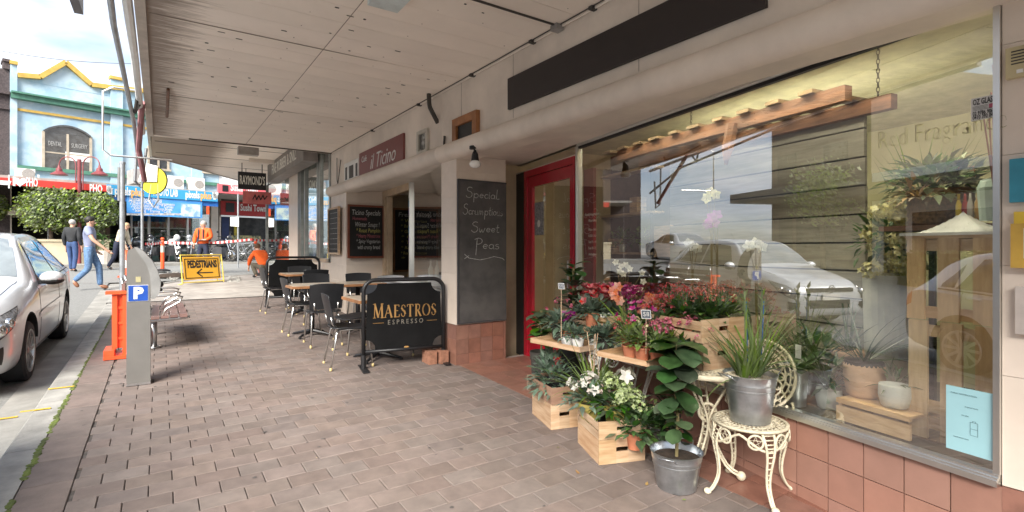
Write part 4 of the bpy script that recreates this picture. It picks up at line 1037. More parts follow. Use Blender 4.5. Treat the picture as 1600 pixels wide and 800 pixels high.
b1 = G(254, 424); b2 = G(408, 430)
bollard(b1, 'upright orange bollard left of the yellow pedestrians sign'); bollard(b2, 'leaning orange bollard beside the crouching worker', (R(3), R(-9)))
tp = MB(); m_tape = mat('tape_white', (.78, .76, .74), .5)
def tape(a, b, sag, n, name_, label):
    t = thing(name_, label, 'barrier tape', a); prev = Vector(a); r1 = MB(); r2 = MB(); d = (Vector(b)-Vector(a)); d.z = 0
    for i in range(1, n+1):
        q = Vector(a).lerp(Vector(b), i/n); q.z -= sag*math.sin(math.pi*i/n)
        (r1 if i % 2 else r2).bar(prev, q, .004, .07); prev = q
    tag(B(r1, 'red_stripe', mat('tape_red', (.72, .05, .05), .5), t), kind='stuff'); tag(B(r2, 'white_stripe', m_tape, t), kind='stuff')
e0 = at(227, 15.5, 381); top1 = Vector((b1.x, b1.y, b1.z+.95)); top2 = at(394, depth(b2), 374); e3 = at(417, depth(b2)+1.5, 372)
tape(e0, top1, .03, 13, 'barrier_tape', 'red and white tape from the thin pole to the upright bollard'); tape(top1, top2, .07, 41, 'barrier_tape', 'red and white tape strung between the two orange bollards')
tape(top2, Vector((W+.1, YC+.3, top2.z)), .03, 9, 'barrier_tape', 'red and white tape between the leaning bollard and the corner shop')
# sign
sp = G(319, 443); q0 = G(288, 443); q1 = G(352, 438)
xd = (q1-q0); xd.z = 0; xd.normalize(); yn = Vector((xd.y, -xd.x, 0))
dS = depth(sp); Wd = (352-284)/F*dS*1.03; Hd = 44/F*dS
ps = thing('pedestrian_sign', 'yellow PEDESTRIANS sign with left arrow on a steel stand', 'sign', sp)
tiltv = (Vector((0, 0, 1))-yn*.16).normalized()
Ms = frame(sp+Vector((0, 0, .02)), xd, tiltv)
m_ys = mat('amber_sign', (.66, .34, .03), .5, var=.05); m_yf = mat('yellow_frame', (.68, .50, .08), .5)
B(MB().box(-Wd/2+.1, Wd/2-.14, .10, Hd-.05, -.012, .012, Ms), 'board', m_ys, ps)
bo = MB(); a, b_, c_, d_ = -Wd/2+.13, Wd/2-.17, .13, Hd-.10
for x0, x1, y0, y1 in ((a, b_, c_, c_+.022), (a, b_, d_-.022, d_), (a, a+.022, c_, d_), (b_-.022, b_, c_, d_)): bo.box(x0, x1, y0, y1, .012, .015, Ms)
B(bo, 'border', m_black, ps)
fr = MB()
def M_(x, y, z=0): return Ms @ Vector((x, y, z))
fr.tube([M_(-Wd/2+.05, .0), M_(-Wd/2+.05, Hd), M_(Wd/2-.06, Hd), M_(Wd/2-.06, .0)], .018, 8); fr.tube([M_(-Wd/2+.05, 0, -.02), M_(-Wd/2+.02, 0, -.5)], .014, 6); fr.tube([M_(Wd/2-.06, Hd, -.02), M_(Wd/2-.0, -.05, -.45), M_(-Wd/2+.02, -.05, -.5)], .016, 6)
fr.tube([M_(-Wd/2+.05, .03), M_(Wd/2-.06, .03)], .016, 6)
B(fr, 'stand', m_yf, ps)
text('sign_lettering', "PEDESTRIANS", .27, Ms @ Matrix.Translation((-.01, Hd*.66, .014)), m_black, ps, off=.012, fit=(b_-a)*.86, ext=.002)
ar = MB(); ar.box(-.16, .26, Hd*.36-.014, Hd*.36+.014, .012, .016, Ms); strokes(ar, [(-.04, Hd*.36+.10), (-.17, Hd*.36), (-.04, Hd*.36-.10)], .03, Ms @ Matrix.Translation((0, 0, .012)), .004); B(ar, 'arrow', m_black, ps)
# loose rubble by the dug kerb
rb = MB()
for i in range(70):
    px, py = rr(356, 375), rr(432, 441)
    p = G(px, py); s = rr(.02, .06); rb.sphere(p, s, 6, 4, (rr(.7, 1.3), rr(.7, 1.3), rr(.4, .8)))
for i in range(60):
    p = G(rr(262, 284), rr(425, 438)); rb.sphere(p, rr(.02, .05), 6, 4, (1, 1, .6))
tag(rb.build('rubble', m_conc), 'broken concrete rubble around the dug up kerb', 'rubble', kind='stuff')
pg = MB(); g0 = G(274, 431); pg.lathe([(.001, .1), (.35, .07), (.6, -.02)], g0, 12); tag(pg.build('excavated_hole', m_soil), kind='structure')

# ---------------------------------------------------------------- motorcycles and bicycles
m_chrome = mat('chrome', (.7, .7, .7), .12, 1); m_lens_mc = mat('motorcycle_lens', (.30, .32, .34), .1, .3)
def motorcycle(p, rz, label, bodycol, first=None):
    t = thing('motorcycle', label, 'motorcycle', p, rz, 'motorcycles parked across the side street')
    def wheel(x, r):
        M = Matrix.Translation((x, 0, r)) @ Matrix.Rotation(R(90), 4, 'X'); cr_ = [(r-.05+.05*math.cos(a), .05*math.sin(a)) for a in [i*math.pi/4 for i in range(9)]]
        mb = MB(); q = MB().lathe(cr_, n=20); mb.add([M @ Vector(v) for v in q.v], q.f); wo = mb.build('wheel', m_rubber, t, smooth=True)
        mb = MB(); q = MB().lathe([(r-.09, -.02), (r-.09, .02), (r-.11, .02), (r-.11, -.02), (r-.09, -.02)], n=20); mb.add([M @ Vector(v) for v in q.v], q.f)
        for k in range(6): a = k*math.pi/3; mb.tube([(x, 0, r), (x+math.cos(a)*(r-.1), 0, r+math.sin(a)*(r-.1))], .012, 5)
        q = MB().lathe([(.001, -.04), (.12, -.04), (.12, .04), (.001, .04)], n=12); mb.add([M @ Vector(v) for v in q.v], q.f); mb.build('rim', m_chrome, wo)
    wheel(-.68, .30); wheel(.68, .30)
    MB().tube([(.68, .06, .3), (.42, .06, .95)], .02, 6).tube([(.68, -.06, .3), (.42, -.06, .95)], .02, 6).build('fork', m_chrome, t)
    MB().tube([(.40, 0, .98), (.34, -.1, 1.02), (.26, -.32, 1.06)], .014, 6).tube([(.40, 0, .98), (.34, .1, 1.02), (.26, .32, 1.06)], .014, 6).build('handlebar', m_black, t)
    MB().sphere((.1, 0, .78), .22, 12, 8, (1.3, .75, .75)).build('tank', bodycol, t, smooth=True)
    MB().sphere((-.38, 0, .76), .2, 12, 8, (1.7, .7, .35)).build('saddle', m_black, t, smooth=True)
    MB().box(-.35, .28, -.13, .13, .25, .6).build('engine', mat('engine_grey', (.12, .12, .13), .4, .6), t)
    MB().sphere((.55, 0, .88), .09, 12, 8, (.7, 1, 1)).build('headlight', m_lens_mc, t, smooth=True)
    MB().tube([(.2, .14, .35), (-.3, .17, .3), (-.85, .18, .42)], [.025, .04, .05], 8).build('exhaust', m_chrome, t)
    MB().sphere((.66, 0, .56), .16, 10, 6, (1.2, .5, .45)).sphere((-.72, 0, .64), .18, 10, 6, (1.1, .55, .4)).build('mudguard', bodycol, t, smooth=True)
    MB().sphere((.55, 0, .98), .13, 10, 6, (.5, .9, 1.0)).build('fairing', bodycol, t, smooth=True)
    MB().tube([(.3, .28, 1.06), (.28, .3, 1.2)], .008, 5).sphere((.28, .32, 1.23), .05, 8, 6, (.4, 1.2, .8)).tube([(.3, -.28, 1.06), (.28, -.3, 1.2)], .008, 5).sphere((.28, -.32, 1.23), .05, 8, 6, (.4, 1.2, .8)).build('mirrors', m_black, t)
m_mb = mat('black_gloss', (.02, .02, .025), .15, coat=.6); m_mw = mat('white_gloss', (.75, .74, .74), .2, coat=.6); m_mt = mat('silver_gloss', (.35, .37, .40), .2, .5)
fa = math.atan2(-FN.y, -FN.x)
def mcp(px, py, n=0): return Vector(G(px, py))
for (px, py, rz, lab, mc) in ((243, 409, -1.9, 'black motorcycle nearest the grey poles', m_mb), (268, 409, -1.25, 'motorcycle with white nose standing left of the orange worker', m_mw), (218, 407, -2.3, 'silver scooter like motorcycle behind the parking meter', m_mt), (342, 409, -.9, 'black motorcycle just right of the standing worker', m_mb), (298, 408, -1.7, 'dark motorcycle half hidden behind the standing worker', m_mt)):
    motorcycle(mcp(px, py), rz, lab, mc)
def bicycle(p, rz, label):
    t = thing('bicycle', label, 'bicycle', p, rz, 'bicycles parked outside the sushi shop'); r = .34
    for x in (-.5, .5):
        M = Matrix.Translation((x, 0, r)) @ Matrix.Rotation(R(90), 4, 'X'); q = MB().lathe([(r-.02+.018*math.cos(a), .018*math.sin(a)) for a in [i*math.pi/3 for i in range(7)]], n=22)
        mb = MB().add([M @ Vector(v) for v in q.v], q.f); wo = mb.build('wheel', m_rubber, t)
        sp_ = MB(); 
        for k in range(12): a = k*math.pi/6; sp_.tube([(x, 0, r), (x+math.cos(a)*(r-.02), 0, r+math.sin(a)*(r-.02))], .003, 3)
        sp_.build('spokes', m_alu, wo)
    f_ = MB()
    for a, b in (((-.5, 0, r), (-.1, 0, .3)), ((-.1, 0, .3), (-.25, 0, .85)), ((-.5, 0, r), (-.22, 0, .75)), ((-.22, 0, .75), (.32, 0, .8)), ((-.1, 0, .3), (.34, 0, .72)), ((.5, 0, r), (.32, 0, .92))): f_.tube([a, b], .016, 6)
    f_.build('frame', m_mt, t); MB().sphere((-.27, 0, .88), .1, 8, 5, (1.3, .7, .3)).build('saddle', m_black, t, smooth=True); MB().tube([(.32, -.26, .98), (.30, 0, .95), (.32, .26, .98)], .013, 6).build('handlebar', m_black, t)
for (px, py, rz, lab) in ((362, 409, -.35, 'bicycle leaning next to the black motorcycle'), (378, 409, -.2, 'bicycle parked just left of the leaning bollard'), (389, 408, -.5, 'bicycle furthest right in the bicycle row')):
    bicycle(mcp(px, py), rz, lab)
# white notice on thin post
t, c, zt = pole('notice_post', 372, 19.0, 303, .03, 'thin post with small white notice in front of the sushi shop'); c2 = at(366, 18.95, 346)
B(MB().prism([(-.14, -.17), (.17, -.19), (.17, .17), (-.14, .15)], .01, frame(c2, rv, (0, 0, 1))), 'notice', m_wt, t)

# ============================================================ far side of the main street (seen only in the glass)
m_opp = [mat('opp_pale', (.70, .70, .68), .7, var=.05), mat('opp_brown', (.10, .08, .065), .7, var=.1), mat('opp_umber', (.12, .09, .075), .7), mat('opp_grey', (.12, .12, .115), .7)]
yy = -22
for i, (wd_, hh, mi, lab) in enumerate(((9, 9.5, 1, 'brown two storey shop over the road, first from the near end'), (7, 9.0, 3, 'grey shop over the road beside the brown one'), (8, 9.2, 1, 'second brown shop over the road'), (6, 8.4, 3, 'grey shop over the road beside the white one'), (9, 4.2, 0, 'long low white building over the road'), (6, 8.6, 2, 'umber two storey building over the road near the corner'))):
    X1 = -14.5; t = thing('opposite_shop', lab, 'building', (X1, yy+wd_/2, 0), group='shops on the far side of the main street')
    g0 = gz(yy)-.3
    B(MB().box(X1-8, X1, yy+.02, yy+wd_-.02, g0, hh+g0+.6), 'wall', m_opp[mi], t)
    B(MB().box(X1, X1+2.6, yy+.05, yy+wd_-.05, 3.3+gz(yy), 3.75+gz(yy)), 'awning', m_opp[(mi+1) % 4], t)
    B(MB().box(X1, X1+.04, yy+.5, yy+wd_-1.8, .6+gz(yy), 2.7+gz(yy)), 'shop_window', m_dwin, t); B(MB().box(X1, X1+.05, yy+wd_-1.5, yy+wd_-.6, gz(yy), 2.5+gz(yy)), 'door', m_black, t)
    for k in range(2): B(MB().box(X1, X1+.04, yy+1.2+k*wd_/2, yy+2.5+k*wd_/2, 4.4+gz(yy), 5.8+gz(yy)) if hh > 6 else MB().box(X1, X1+.04, yy+.5+k, yy+.8+k, 3.9+gz(yy), 4.0+gz(yy)), 'window', m_dwin, t)
    yy += wd_
tag(MB().box(-14.5, -10.6, -30, 24, -1.2, .02).build('opposite_footpath', m_conc), kind='structure')
hg = MB()
def hf():
    return Vector((rr(-11.6, -10.9), rr(2, 13), rr(.3, 1.5)))
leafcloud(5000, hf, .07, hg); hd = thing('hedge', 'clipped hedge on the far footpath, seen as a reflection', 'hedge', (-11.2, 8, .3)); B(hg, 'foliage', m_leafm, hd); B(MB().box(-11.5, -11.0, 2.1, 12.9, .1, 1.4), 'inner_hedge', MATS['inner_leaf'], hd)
for i, (x, y) in enumerate(((-12, -3), (-12, 17))):
    t = thing('street_tree', ('leafy tree on the far footpath near the hedge', 'leafy tree on the far footpath by the corner')[i], 'tree', (x, y, gz(y))); cz = gz(y)+3.2; se = Vector((i*3, 0, 0))
    B(MB().tube([(x, y, gz(y)-.1), (x+.05, y, cz)], [.12, .06], 8), 'trunk', MATS['bark'], t)
    def fn(): 
        v = Vector((random.gauss(0, 1), random.gauss(0, 1), random.gauss(0, 1))).normalized()*rr(.3, 1.5); return Vector((x, y, cz))+v*(1+.3*mnoise.noise(v+se))
    B(leafcloud(2500, fn, .09), 'crown', MATS['tree_leaf'], t)
# ============================================================ cars
def catmull(P, t):
    n = len(P)-1; x = min(max(t, 0), n-1e-6); i = int(x); u = x-i
    a, b, c, d = P[max(i-1, 0)], P[i], P[i+1], P[min(i+2, n)]
    return tuple(.5*((2*b[k])+(-a[k]+c[k])*u+(2*a[k]-5*b[k]+4*c[k]-d[k])*u*u+(-a[k]+3*b[k]-3*c[k]+d[k])*u*u*u) for k in range(len(b)))
# station: x, zbottom, halfwidth, zbelt, wtop, ztopedge, zcentre
HATCH = [(0.0, .34, .60, .56, .52, .62, .64), (.05, .24, .76, .60, .62, .70, .72), (.22, .20, .84, .68, .68, .80, .82), (.55, .19, .875, .77, .73, .88, .905), (.95, .19, .885, .84, .76, .95, .985), (1.22, .19, .89, .895, .77, 1.0, 1.04),
         (1.55, .19, .89, .925, .69, 1.235, 1.28), (1.88, .19, .89, .93, .60, 1.405, 1.445), (2.4, .19, .89, .935, .575, 1.44, 1.485), (3.0, .19, .89, .945, .57, 1.425, 1.475), (3.5, .20, .885, .96, .565, 1.37, 1.42), (3.82, .21, .875, .965, .57, 1.24, 1.29), (4.05, .24, .84, .93, .62, 1.03, 1.06), (4.17, .28, .80, .84, .64, .90, .92), (4.22, .34, .72, .72, .60, .76, .78)]
SEDAN = [(0.0, .34, .60, .56, .52, .60, .62), (.05, .24, .77, .60, .62, .68, .70), (.25, .20, .86, .66, .70, .78, .80), (.7, .19, .885, .76, .75, .88, .91), (1.15, .19, .89, .85, .77, .95, .99), (1.4, .19, .89, .89, .75, 1.02, 1.06),
         (1.8, .19, .89, .92, .66, 1.27, 1.31), (2.15, .19, .89, .925, .60, 1.39, 1.43), (2.7, .19, .89, .935, .57, 1.40, 1.44), (3.2, .19, .89, .95, .57, 1.34, 1.38), (3.65, .20, .885, .97, .62, 1.15, 1.19), (3.95, .21, .88, .97, .68, 1.03, 1.06), (4.35, .24, .86, .94, .70, 1.0, 1.02), (4.55, .28, .82, .84, .68, .90, .92), (4.6, .34, .74, .72, .60, .74, .76)]
def car_surface(ST):
    xs = [s[0] for s in ST]
    def S(x, v, off=0):
        i = 0
        while i < len(xs)-2 and x > xs[i+1]: i += 1
        t = i+(x-xs[i])/(xs[i+1]-xs[i]); q = catmull(ST, t); zb, w, zbelt, wt_, ze, zc = q[1:]
        sec = [(0, zb), (w*.78, zb), (w*.955, zb+.06), (w*1.0, zb+(zbelt-zb)*.48), (w*.985, zbelt-.07), (w*.955, zbelt), (wt_+.015, ze-.03), (wt_*.86, ze+.4*(zc-ze)), (wt_*.45, zc-.008), (0, zc)]
        y, z = catmull(sec, v); return Vector((x, max(y, 0), z))
    def SO(x, v, off=0, sgn=1):
        p = S(x, v)
        if off:
            e = 1e-2; a = S(min(x+e, xs[-1]), v)-S(max(x-e, xs[0]), v); b = S(x, min(v+e, 9))-S(x, max(v-e, 0)); n = b.cross(a)
            if n.length > 1e-9:
                n.normalize()
                if n.y < -.01 or (abs(n.y) < .01 and n.z < 0): n = -n
                p = p+n*off
        return Vector((p.x, p.y*sgn, p.z))
    return S, SO
m_silver = mat('silver_paint', (.66, .68, .70), .30, .35, var=.02, coat=.8); m_carwhite = mat('white_car_paint', (.80, .81, .82), .2, .1, var=.02, coat=.8)
m_cglass = mat('car_glass', (.025, .035, .035), .04, var=.1, spec=1.0, coat=1.0); m_trim = mat('black_trim', (.02, .02, .02), .5)
m_lens = mat('lamp_lens', (.35, .37, .40), .08, .4, var=.4, scale=40, coat=1); m_tail = mat('tail_lens', (.5, .02, .02), .15, coat=1)
m_rim = mat('alloy_rim', (.50, .49, .47), .3, .9); m_wscr = mat('windscreen', (.22, .25, .26), .06, var=.2, scale=2, spec=1.0, coat=1.0)
def patch(SO, xf, vf, nu, nv, off, sgn, th=0):
    mb = MB(); mb.grid(lambda u, v: SO(xf(u, v), vf(u, v), off, sgn), nu, nv, flip=(sgn < 0)); return mb
def make_car(label, ST, paint, front_w, rear_w, loc, rz, pitch, group=None, badge=True, zs=1.0):
    t = thing('parked_car', label, 'car', loc, 0, group); t.rotation_euler = Matrix.Rotation(rz, 3, 'Z').to_euler()
    if pitch: t.rotation_euler = (Matrix.Rotation(rz, 3, 'Z') @ Matrix.Rotation(pitch, 3, 'Y')).to_euler()
    S, SO = car_surface(ST); L_ = ST[-1][0]
    NU, NV = 84, 36
    mb = MB(); ring = []
    for i in range(NU+1):
        u = i/NU; x = L_*(u-.06*math.sin(2*math.pi*u)/(1)*.9)
        x = min(max(x, 0), L_); row = []
        for j in range(2*NV+1):
            k = j-NV; p = SO(x, 9*abs(k)/NV if True else 0, 0, 1 if k >= 0 else -1)
            row.append(len(mb.v)); mb.v.append(tuple(p))
        ring.append(row)
    # half section runs 0 (bottom centre) .. 9 (roof centre); stitch both halves into a tube
    for i in range(NU):
        for j in range(2*NV):
            mb.f.append((ring[i][j], ring[i][j+1], ring[i+1][j+1], ring[i+1][j]))
    mb.f.append(tuple(ring[0][:-1])); mb.f.append(tuple(ring[-1][:-1])[::-1])
    me = mb.mesh('body'); bm = bmesh.new(); bm.from_mesh(me); bmesh.ops.remove_doubles(bm, verts=bm.verts, dist=1e-4); bmesh.ops.recalc_face_normals(bm, faces=bm.faces); bm.to_mesh(me); bm.free()
    body = bpy.data.objects.new('body', me); COL.objects.link(body)
    cut = MB()
    for xw in (front_w, rear_w):
        M = Matrix.Translation((xw, 0, .32)) @ Matrix.Rotation(R(90), 4, 'X')
        for sg_ in (-1, 1):
            q = MB().lathe([(.001, .60), (.375, .60), (.375, 1.1), (.001, 1.1)], n=40) if sg_ > 0 else MB().lathe([(.001, -1.1), (.375, -1.1), (.375, -.60), (.001, -.60)], n=40)
            cut.add([M @ Vector(v) for v in q.v], q.f)
    cm = cut.mesh('cut'); bm = bmesh.new(); bm.from_mesh(cm); bmesh.ops.remove_doubles(bm, verts=bm.verts, dist=.002); bmesh.ops.recalc_face_normals(bm, faces=bm.faces); bm.to_mesh(cm); bm.free()
    co = bpy.data.objects.new('cut', cm); COL.objects.link(co)
    md = body.modifiers.new('b', 'BOOLEAN'); md.object = co; md.operation = 'DIFFERENCE'; md.solver = 'EXACT'
    dg = bpy.context.evaluated_depsgraph_get(); nm = bpy.data.meshes.new_from_object(body.evaluated_get(dg)); nm.name = 'body'
    bpy.data.objects.remove(co); body.modifiers.clear(); body.data = nm; nm.materials.clear(); nm.materials.append(paint); sharp(nm, 38); body.parent = t
    nm.materials.append(m_trim)
    for pl_ in nm.polygons:                                   # wheel wells and floor
        c = pl_.center
        if (min(abs(c.x-front_w), abs(c.x-rear_w)) < .372 and c.z < .70 and abs(c.y) < .86 and math.hypot(min(abs(c.x-front_w), abs(c.x-rear_w)), c.z-.32) < .40 and abs(c.y) < .83) or c.z < .215: pl_.material_index = 1
    # glass
    xa, xb = ST[5][0]+.03, ST[7][0]-.02
    for sgn in (1, -1):
        patch(SO, lambda u, v: xa+(xb-xa)*u+.10*(v-1)*(1-u)*0, lambda u, v: 6.75+2.25*v, 12, 8, .006, sgn).build('windscreen', m_wscr if badge else m_cglass, t, smooth=True)
        x0, x1 = ST[5][0]+.28, ST[11][0]-.12; sp_ = (ST[8][0]+ST[9][0])/2-.02
        xs_ = ST[7][0]-.05
        for (a, b) in ((x0, sp_-.03), (sp_+.03, x1-.18)):
            patch(SO, lambda u, v, a=a, b=b: a+(b-a)*u+(.42*v if a == x0 else 0)*(1-u)-(.16*v*u if a != x0 else 0), lambda u, v: 5.10+.80*v, 14, 6, .006, sgn).build('side_window', m_cglass, t, smooth=True)
        patch(SO, lambda u, v: x1-.16+(.16)*u, lambda u, v: 5.12+.70*v*(1-u*.8), 6, 4, .006, sgn).build('quarter_window', m_cglass, t, smooth=True)
        patch(SO, lambda u, v: ST[10][0]+.06+(ST[12][0]-ST[10][0]-.12)*u, lambda u, v: 6.8+2.2*v, 10, 6, .006, sgn).build('rear_window', m_cglass, t, smooth=True)
        # headlight wraps the corner
        hl = patch(SO, lambda u, v: .045+.50*u*(.45+.55*v), lambda u, v: 4.05+(1.15+.55*(1-u))*v, 10, 6, .008, sgn); h_ = hl.build('headlight', m_lens, t, smooth=True)
        patch(SO, lambda u, v: .035+.54*u*(.45+.55*v), lambda u, v: 3.95+(1.3+.55*(1-u))*v, 10, 6, .004, sgn).build('lamp_surround', m_trim, h_, smooth=True)
        c_ = SO(.12, 4.9, -.0, sgn); MB().sphere(c_, .062, 14, 8).build('reflector', m_chrome, h_, smooth=True)
        c_ = SO(.26, 4.75, -.01, sgn); MB().sphere(c_, .05, 14, 8).build('reflector', m_chrome, h_, smooth=True)
        patch(SO, lambda u, v: L_-.16+.12*u, lambda u, v: 3.6+1.5*v, 6, 6, .006, sgn).build('tail_light', m_tail, t, smooth=True)
        # door seams
        sm = MB()
        for xx in (ST[5][0]+.14, sp_, x1-.28):
            pts = [SO(xx, 2.1+(5.0-2.1)*k/10, .0, sgn) for k in range(11)]; sm.tube(pts, .0035, 4)
        sm.tube([SO(ST[5][0]+.14+(x1-.42-ST[5][0])*k/14, 2.1, .0, sgn) for k in range(15)], .0035, 4)
        sm.tube([SO(.55+(ST[5][0]-.6)*k/8, 6.7, 0, sgn) for k in range(9)], .0035, 4); sm.build('door_seam', m_trim, t)
        MB().tube([SO(x0+.0+(x1-x0+.02)*k/16, 5.02, .004, sgn) for k in range(17)], .008, 5).build('window_trim', m_trim, t)
        patch(SO, lambda u, v: front_w+.42+(rear_w-front_w-.84)*u, lambda u, v: 3.15+.16*v, 10, 2, .008, sgn).build('rubbing_strip', paint, t, smooth=True)
        for xx in (sp_-.22, x1-.42):
            c_ = SO(xx, 4.35, .025, sgn); hm = MB().sphere(c_, .02, 10, 6, (4.6, .8, 1)); hm.build('door_handle', paint, t, smooth=True)
        # mirror
        c_ = SO(ST[6][0]+.0, 5.0, 0, sgn); mo = Vector((c_.x-.06, c_.y+.12*sgn, c_.z+.07))
        MB().sphere(mo, .1, 14, 10, (.75, 1.15, .72)).build('mirror', paint, t, smooth=True); MB().box(c_.x-.08, c_.x, min(c_.y, mo.y), max(c_.y, mo.y), c_.z-.0, c_.z+.04).sphere(mo-Vector((0, 0, .03)), .1, 12, 8, (.74, 1.12, .5)).build('mirror_base', m_trim, t)
    # grille, lower intakes, badge
    def fr_(v0, v1, y0, y1, off, name, m, sub=None):
        pass
    g_ = MB(); g_.box(-.012, .05, -.48, .48, .635, .70); g_.build('grille', m_trim, t)
    MB().box(-.02, .05, -.44, .44, .665, .672).build('grille_chrome', m_chrome, t)
    MB().box(-.012, .1, -.42, .42, .36, .50).build('lower_intake', m_trim, t)
    for sgn in (1, -1):
        patch(SO, lambda u, v: .012+.10*u, lambda u, v: 2.35+1.1*v, 5, 5, .008, sgn).build('fog_intake', m_trim, t)
    MB().box(-.03, -.01, -.18, .18, .50, .60).build('number_plate', m_offw, t)
    if badge:
        Mb = frame((-.026, 0, .69), (0, -1, 0), (0, 0, 1)); rg = MB(); rg.tube([Mb @ Vector((.062*math.cos(a), .062*math.sin(a), 0)) for a in [k*math.pi/12 for k in range(24)]], .007, 6, closed=True)
        strokes(rg, [(-.03, .05), (0, .005), (.03, .05)], .011, Mb, .006); strokes(rg, [(-.05, .03), (-.022, -.045), (0, .0), (.022, -.045), (.05, .03)], .011, Mb, .006); rg.build('badge', m_chrome, t)
    MB().tube([(L_*.62, -.02, ST[9][6]-.01), (L_*.62+.16, -.02, ST[9][6]+.14)], .004, 5).build('aerial', m_trim, t)
    for k_ in list(bpy.data.objects):
        if k_.parent == t: k_.scale.z = zs
    # wheels
    for xw in (front_w, rear_w):
        for sgn in (1, -1):
            wy = .775*sgn; M = Matrix.Translation((xw, wy, .315)) @ Matrix.Rotation(R(-90*sgn), 4, 'X')
            def lt(prof, n=36): q = MB().lathe(prof, n=n); return MB().add([M @ Vector(v) for v in q.v], q.f)
            wo = lt([(.215, -.1), (.29, -.105), (.312, -.08), (.316, 0), (.312, .08), (.29, .1), (.225, .1), (.215, .085)]).build('wheel', m_rubber, t, autosm=40)
            rim = lt([(.001, .02), (.07, .02), (.19, .0), (.205, .05), (.222, .098), (.228, .1)]).build('wheel_dish', mat('rim_shadow', (.06, .06, .06), .5, .5), wo, smooth=True)
            sp = MB(); q = MB()
            for k in range(10):
                a = k*2*math.pi/10+(.12 if k % 2 else -.12)*.0; ca, sa = math.cos(a), math.sin(a); n_2 = Vector((-sa, ca, 0))
                A = Vector((ca*.05, sa*.05, .075)); Bq = Vector((ca*.215, sa*.215, .085))
                q.bar(A, Bq, .032, .022, up=(0, 0, 1))
            q2 = MB().lathe([(.001, .092), (.035, .09), (.06, .07), (.06, .05)], n=20); q.add(q2.v, q2.f); q3 = MB().lathe([(.200, .06), (.205, .1), (.224, .106), (.230, .098)], n=36); q.add(q3.v, q3.f)
            sp.add([M @ Vector(v) for v in q.v], q.f); sp.build('rim', m_rim, wo)
    return t
fwp = G(57, 592, road=True); rwp = G(103, 522, road=True)
print('wheels', fwp, rwp)
WX = -1.30
fwY = ray(57).y*(WX/ray(57).x)
# car local +x runs from nose to tail; nose points at the viewer
def place_car(label, ST, paint, y_nose, x_c, fw_, rw_, group, badge=True, zs=1.05):
    z0 = gz(y_nose)+roff(y_nose)
    return make_car(label, ST, paint, fw_, rw_, Vector((x_c, y_nose, z0)), R(90), -math.atan(.036), group, badge, zs)
NOSE = fwp.y-.86
CX = min(fwp.x, -1.15)-.87
gcars = 'cars parked along the main street'
place_car('silver hatchback with its nose to the viewer beside the parking meter', HATCH, m_silver, NOSE, CX, .86, 3.40, gcars)
place_car('white hatchback parked in front of the silver one, reflected in the display window', HATCH, m_carwhite, NOSE-6.2, CX, .86, 3.40, gcars)
place_car('white sedan parked over the road, reflected low in the display window', SEDAN, m_carwhite, 19.5, -8.4, .88, 3.62, gcars)
print('nose', NOSE, CX)
# ============================================================ signs and fixtures on the shopfronts
def wallbox(a, b, yt, yb, th, X=None, at_px=None):   # box standing proud of the plane x = W
    X = X or W; q = at_px or b; d = PX(q, X)
    return MB().box(X-th, X-.001, yx(b, X), yx(a, X), zpy(yb, d), zpy(yt, d))
def wx(px, py, X=None): X = X or W; d = PX(px, X); r = ray(px); return Vector((X, r.y*d, zpy(py, d)))
a = wx(797, 172); b = wx(797, 124); y1 = yx(1200)
bs = thing('blank_fascia_sign', 'long blank near black fascia board above the florist window', 'sign', (W, (a.y+y1)/2, a.z))
B(MB().box(W-.03, W-.001, y1, a.y, a.z, b.z), 'board', m_sheet, bs)
# maroon cafe sign
m_mar = mat('maroon_sign', (.20, .055, .050), .5, var=.06)
ya, yb = yx(564), yx(633); zt_, zb_ = wx(633, 208).z, wx(633, 256).z
cs = thing('cafe_sign', 'maroon cafe sign board with white script lettering il Ticino', 'sign', (W, (ya+yb)/2, zb_))
B(MB().box(W-.03, W-.001, yb, ya, zb_, zt_), 'board', m_mar, cs)
ym_ = (ya+yb)/2; zm_ = (zt_+zb_)/2
Mt = frame((W-.032, ym_, zm_), (0, -1, 0), (0, 0, 1)); wS = ya-yb; hS = zt_-zb_
text('sign_lettering', "il Ticino", .34, Mt @ Matrix.Translation((.13, -.02, 0)), m_wt, cs, shear=.35, off=-.002, fit=wS*.56)
text('sign_lettering', "Café", .14, Mt @ Matrix.Translation((-wS*.37, hS*.20, 0)), m_wt, cs, shear=.2, fit=wS*.13)
# framed three pane panel left of it
a_, b_ = yx(541), yx(563); z1, z0 = wx(563, 247).z, wx(563, 281).z
fp = thing('white_shutter_panel', 'small white framed panel with three dark slots left of the maroon sign', 'panel', (W, (a_+b_)/2, z0))
B(MB().box(W-.035, W-.001, b_, a_, z0, z1), 'frame', m_white, fp)
wv = a_-b_
for k, (u0, u1) in enumerate(((.08, .2), (.36, .66), (.82, .94))): B(MB().box(W-.038, W-.034, b_+wv*(1-u1), b_+wv*(1-u0), z0+(z1-z0)*.2, z0+(z1-z0)*.8), 'slot', m_dark, fp)
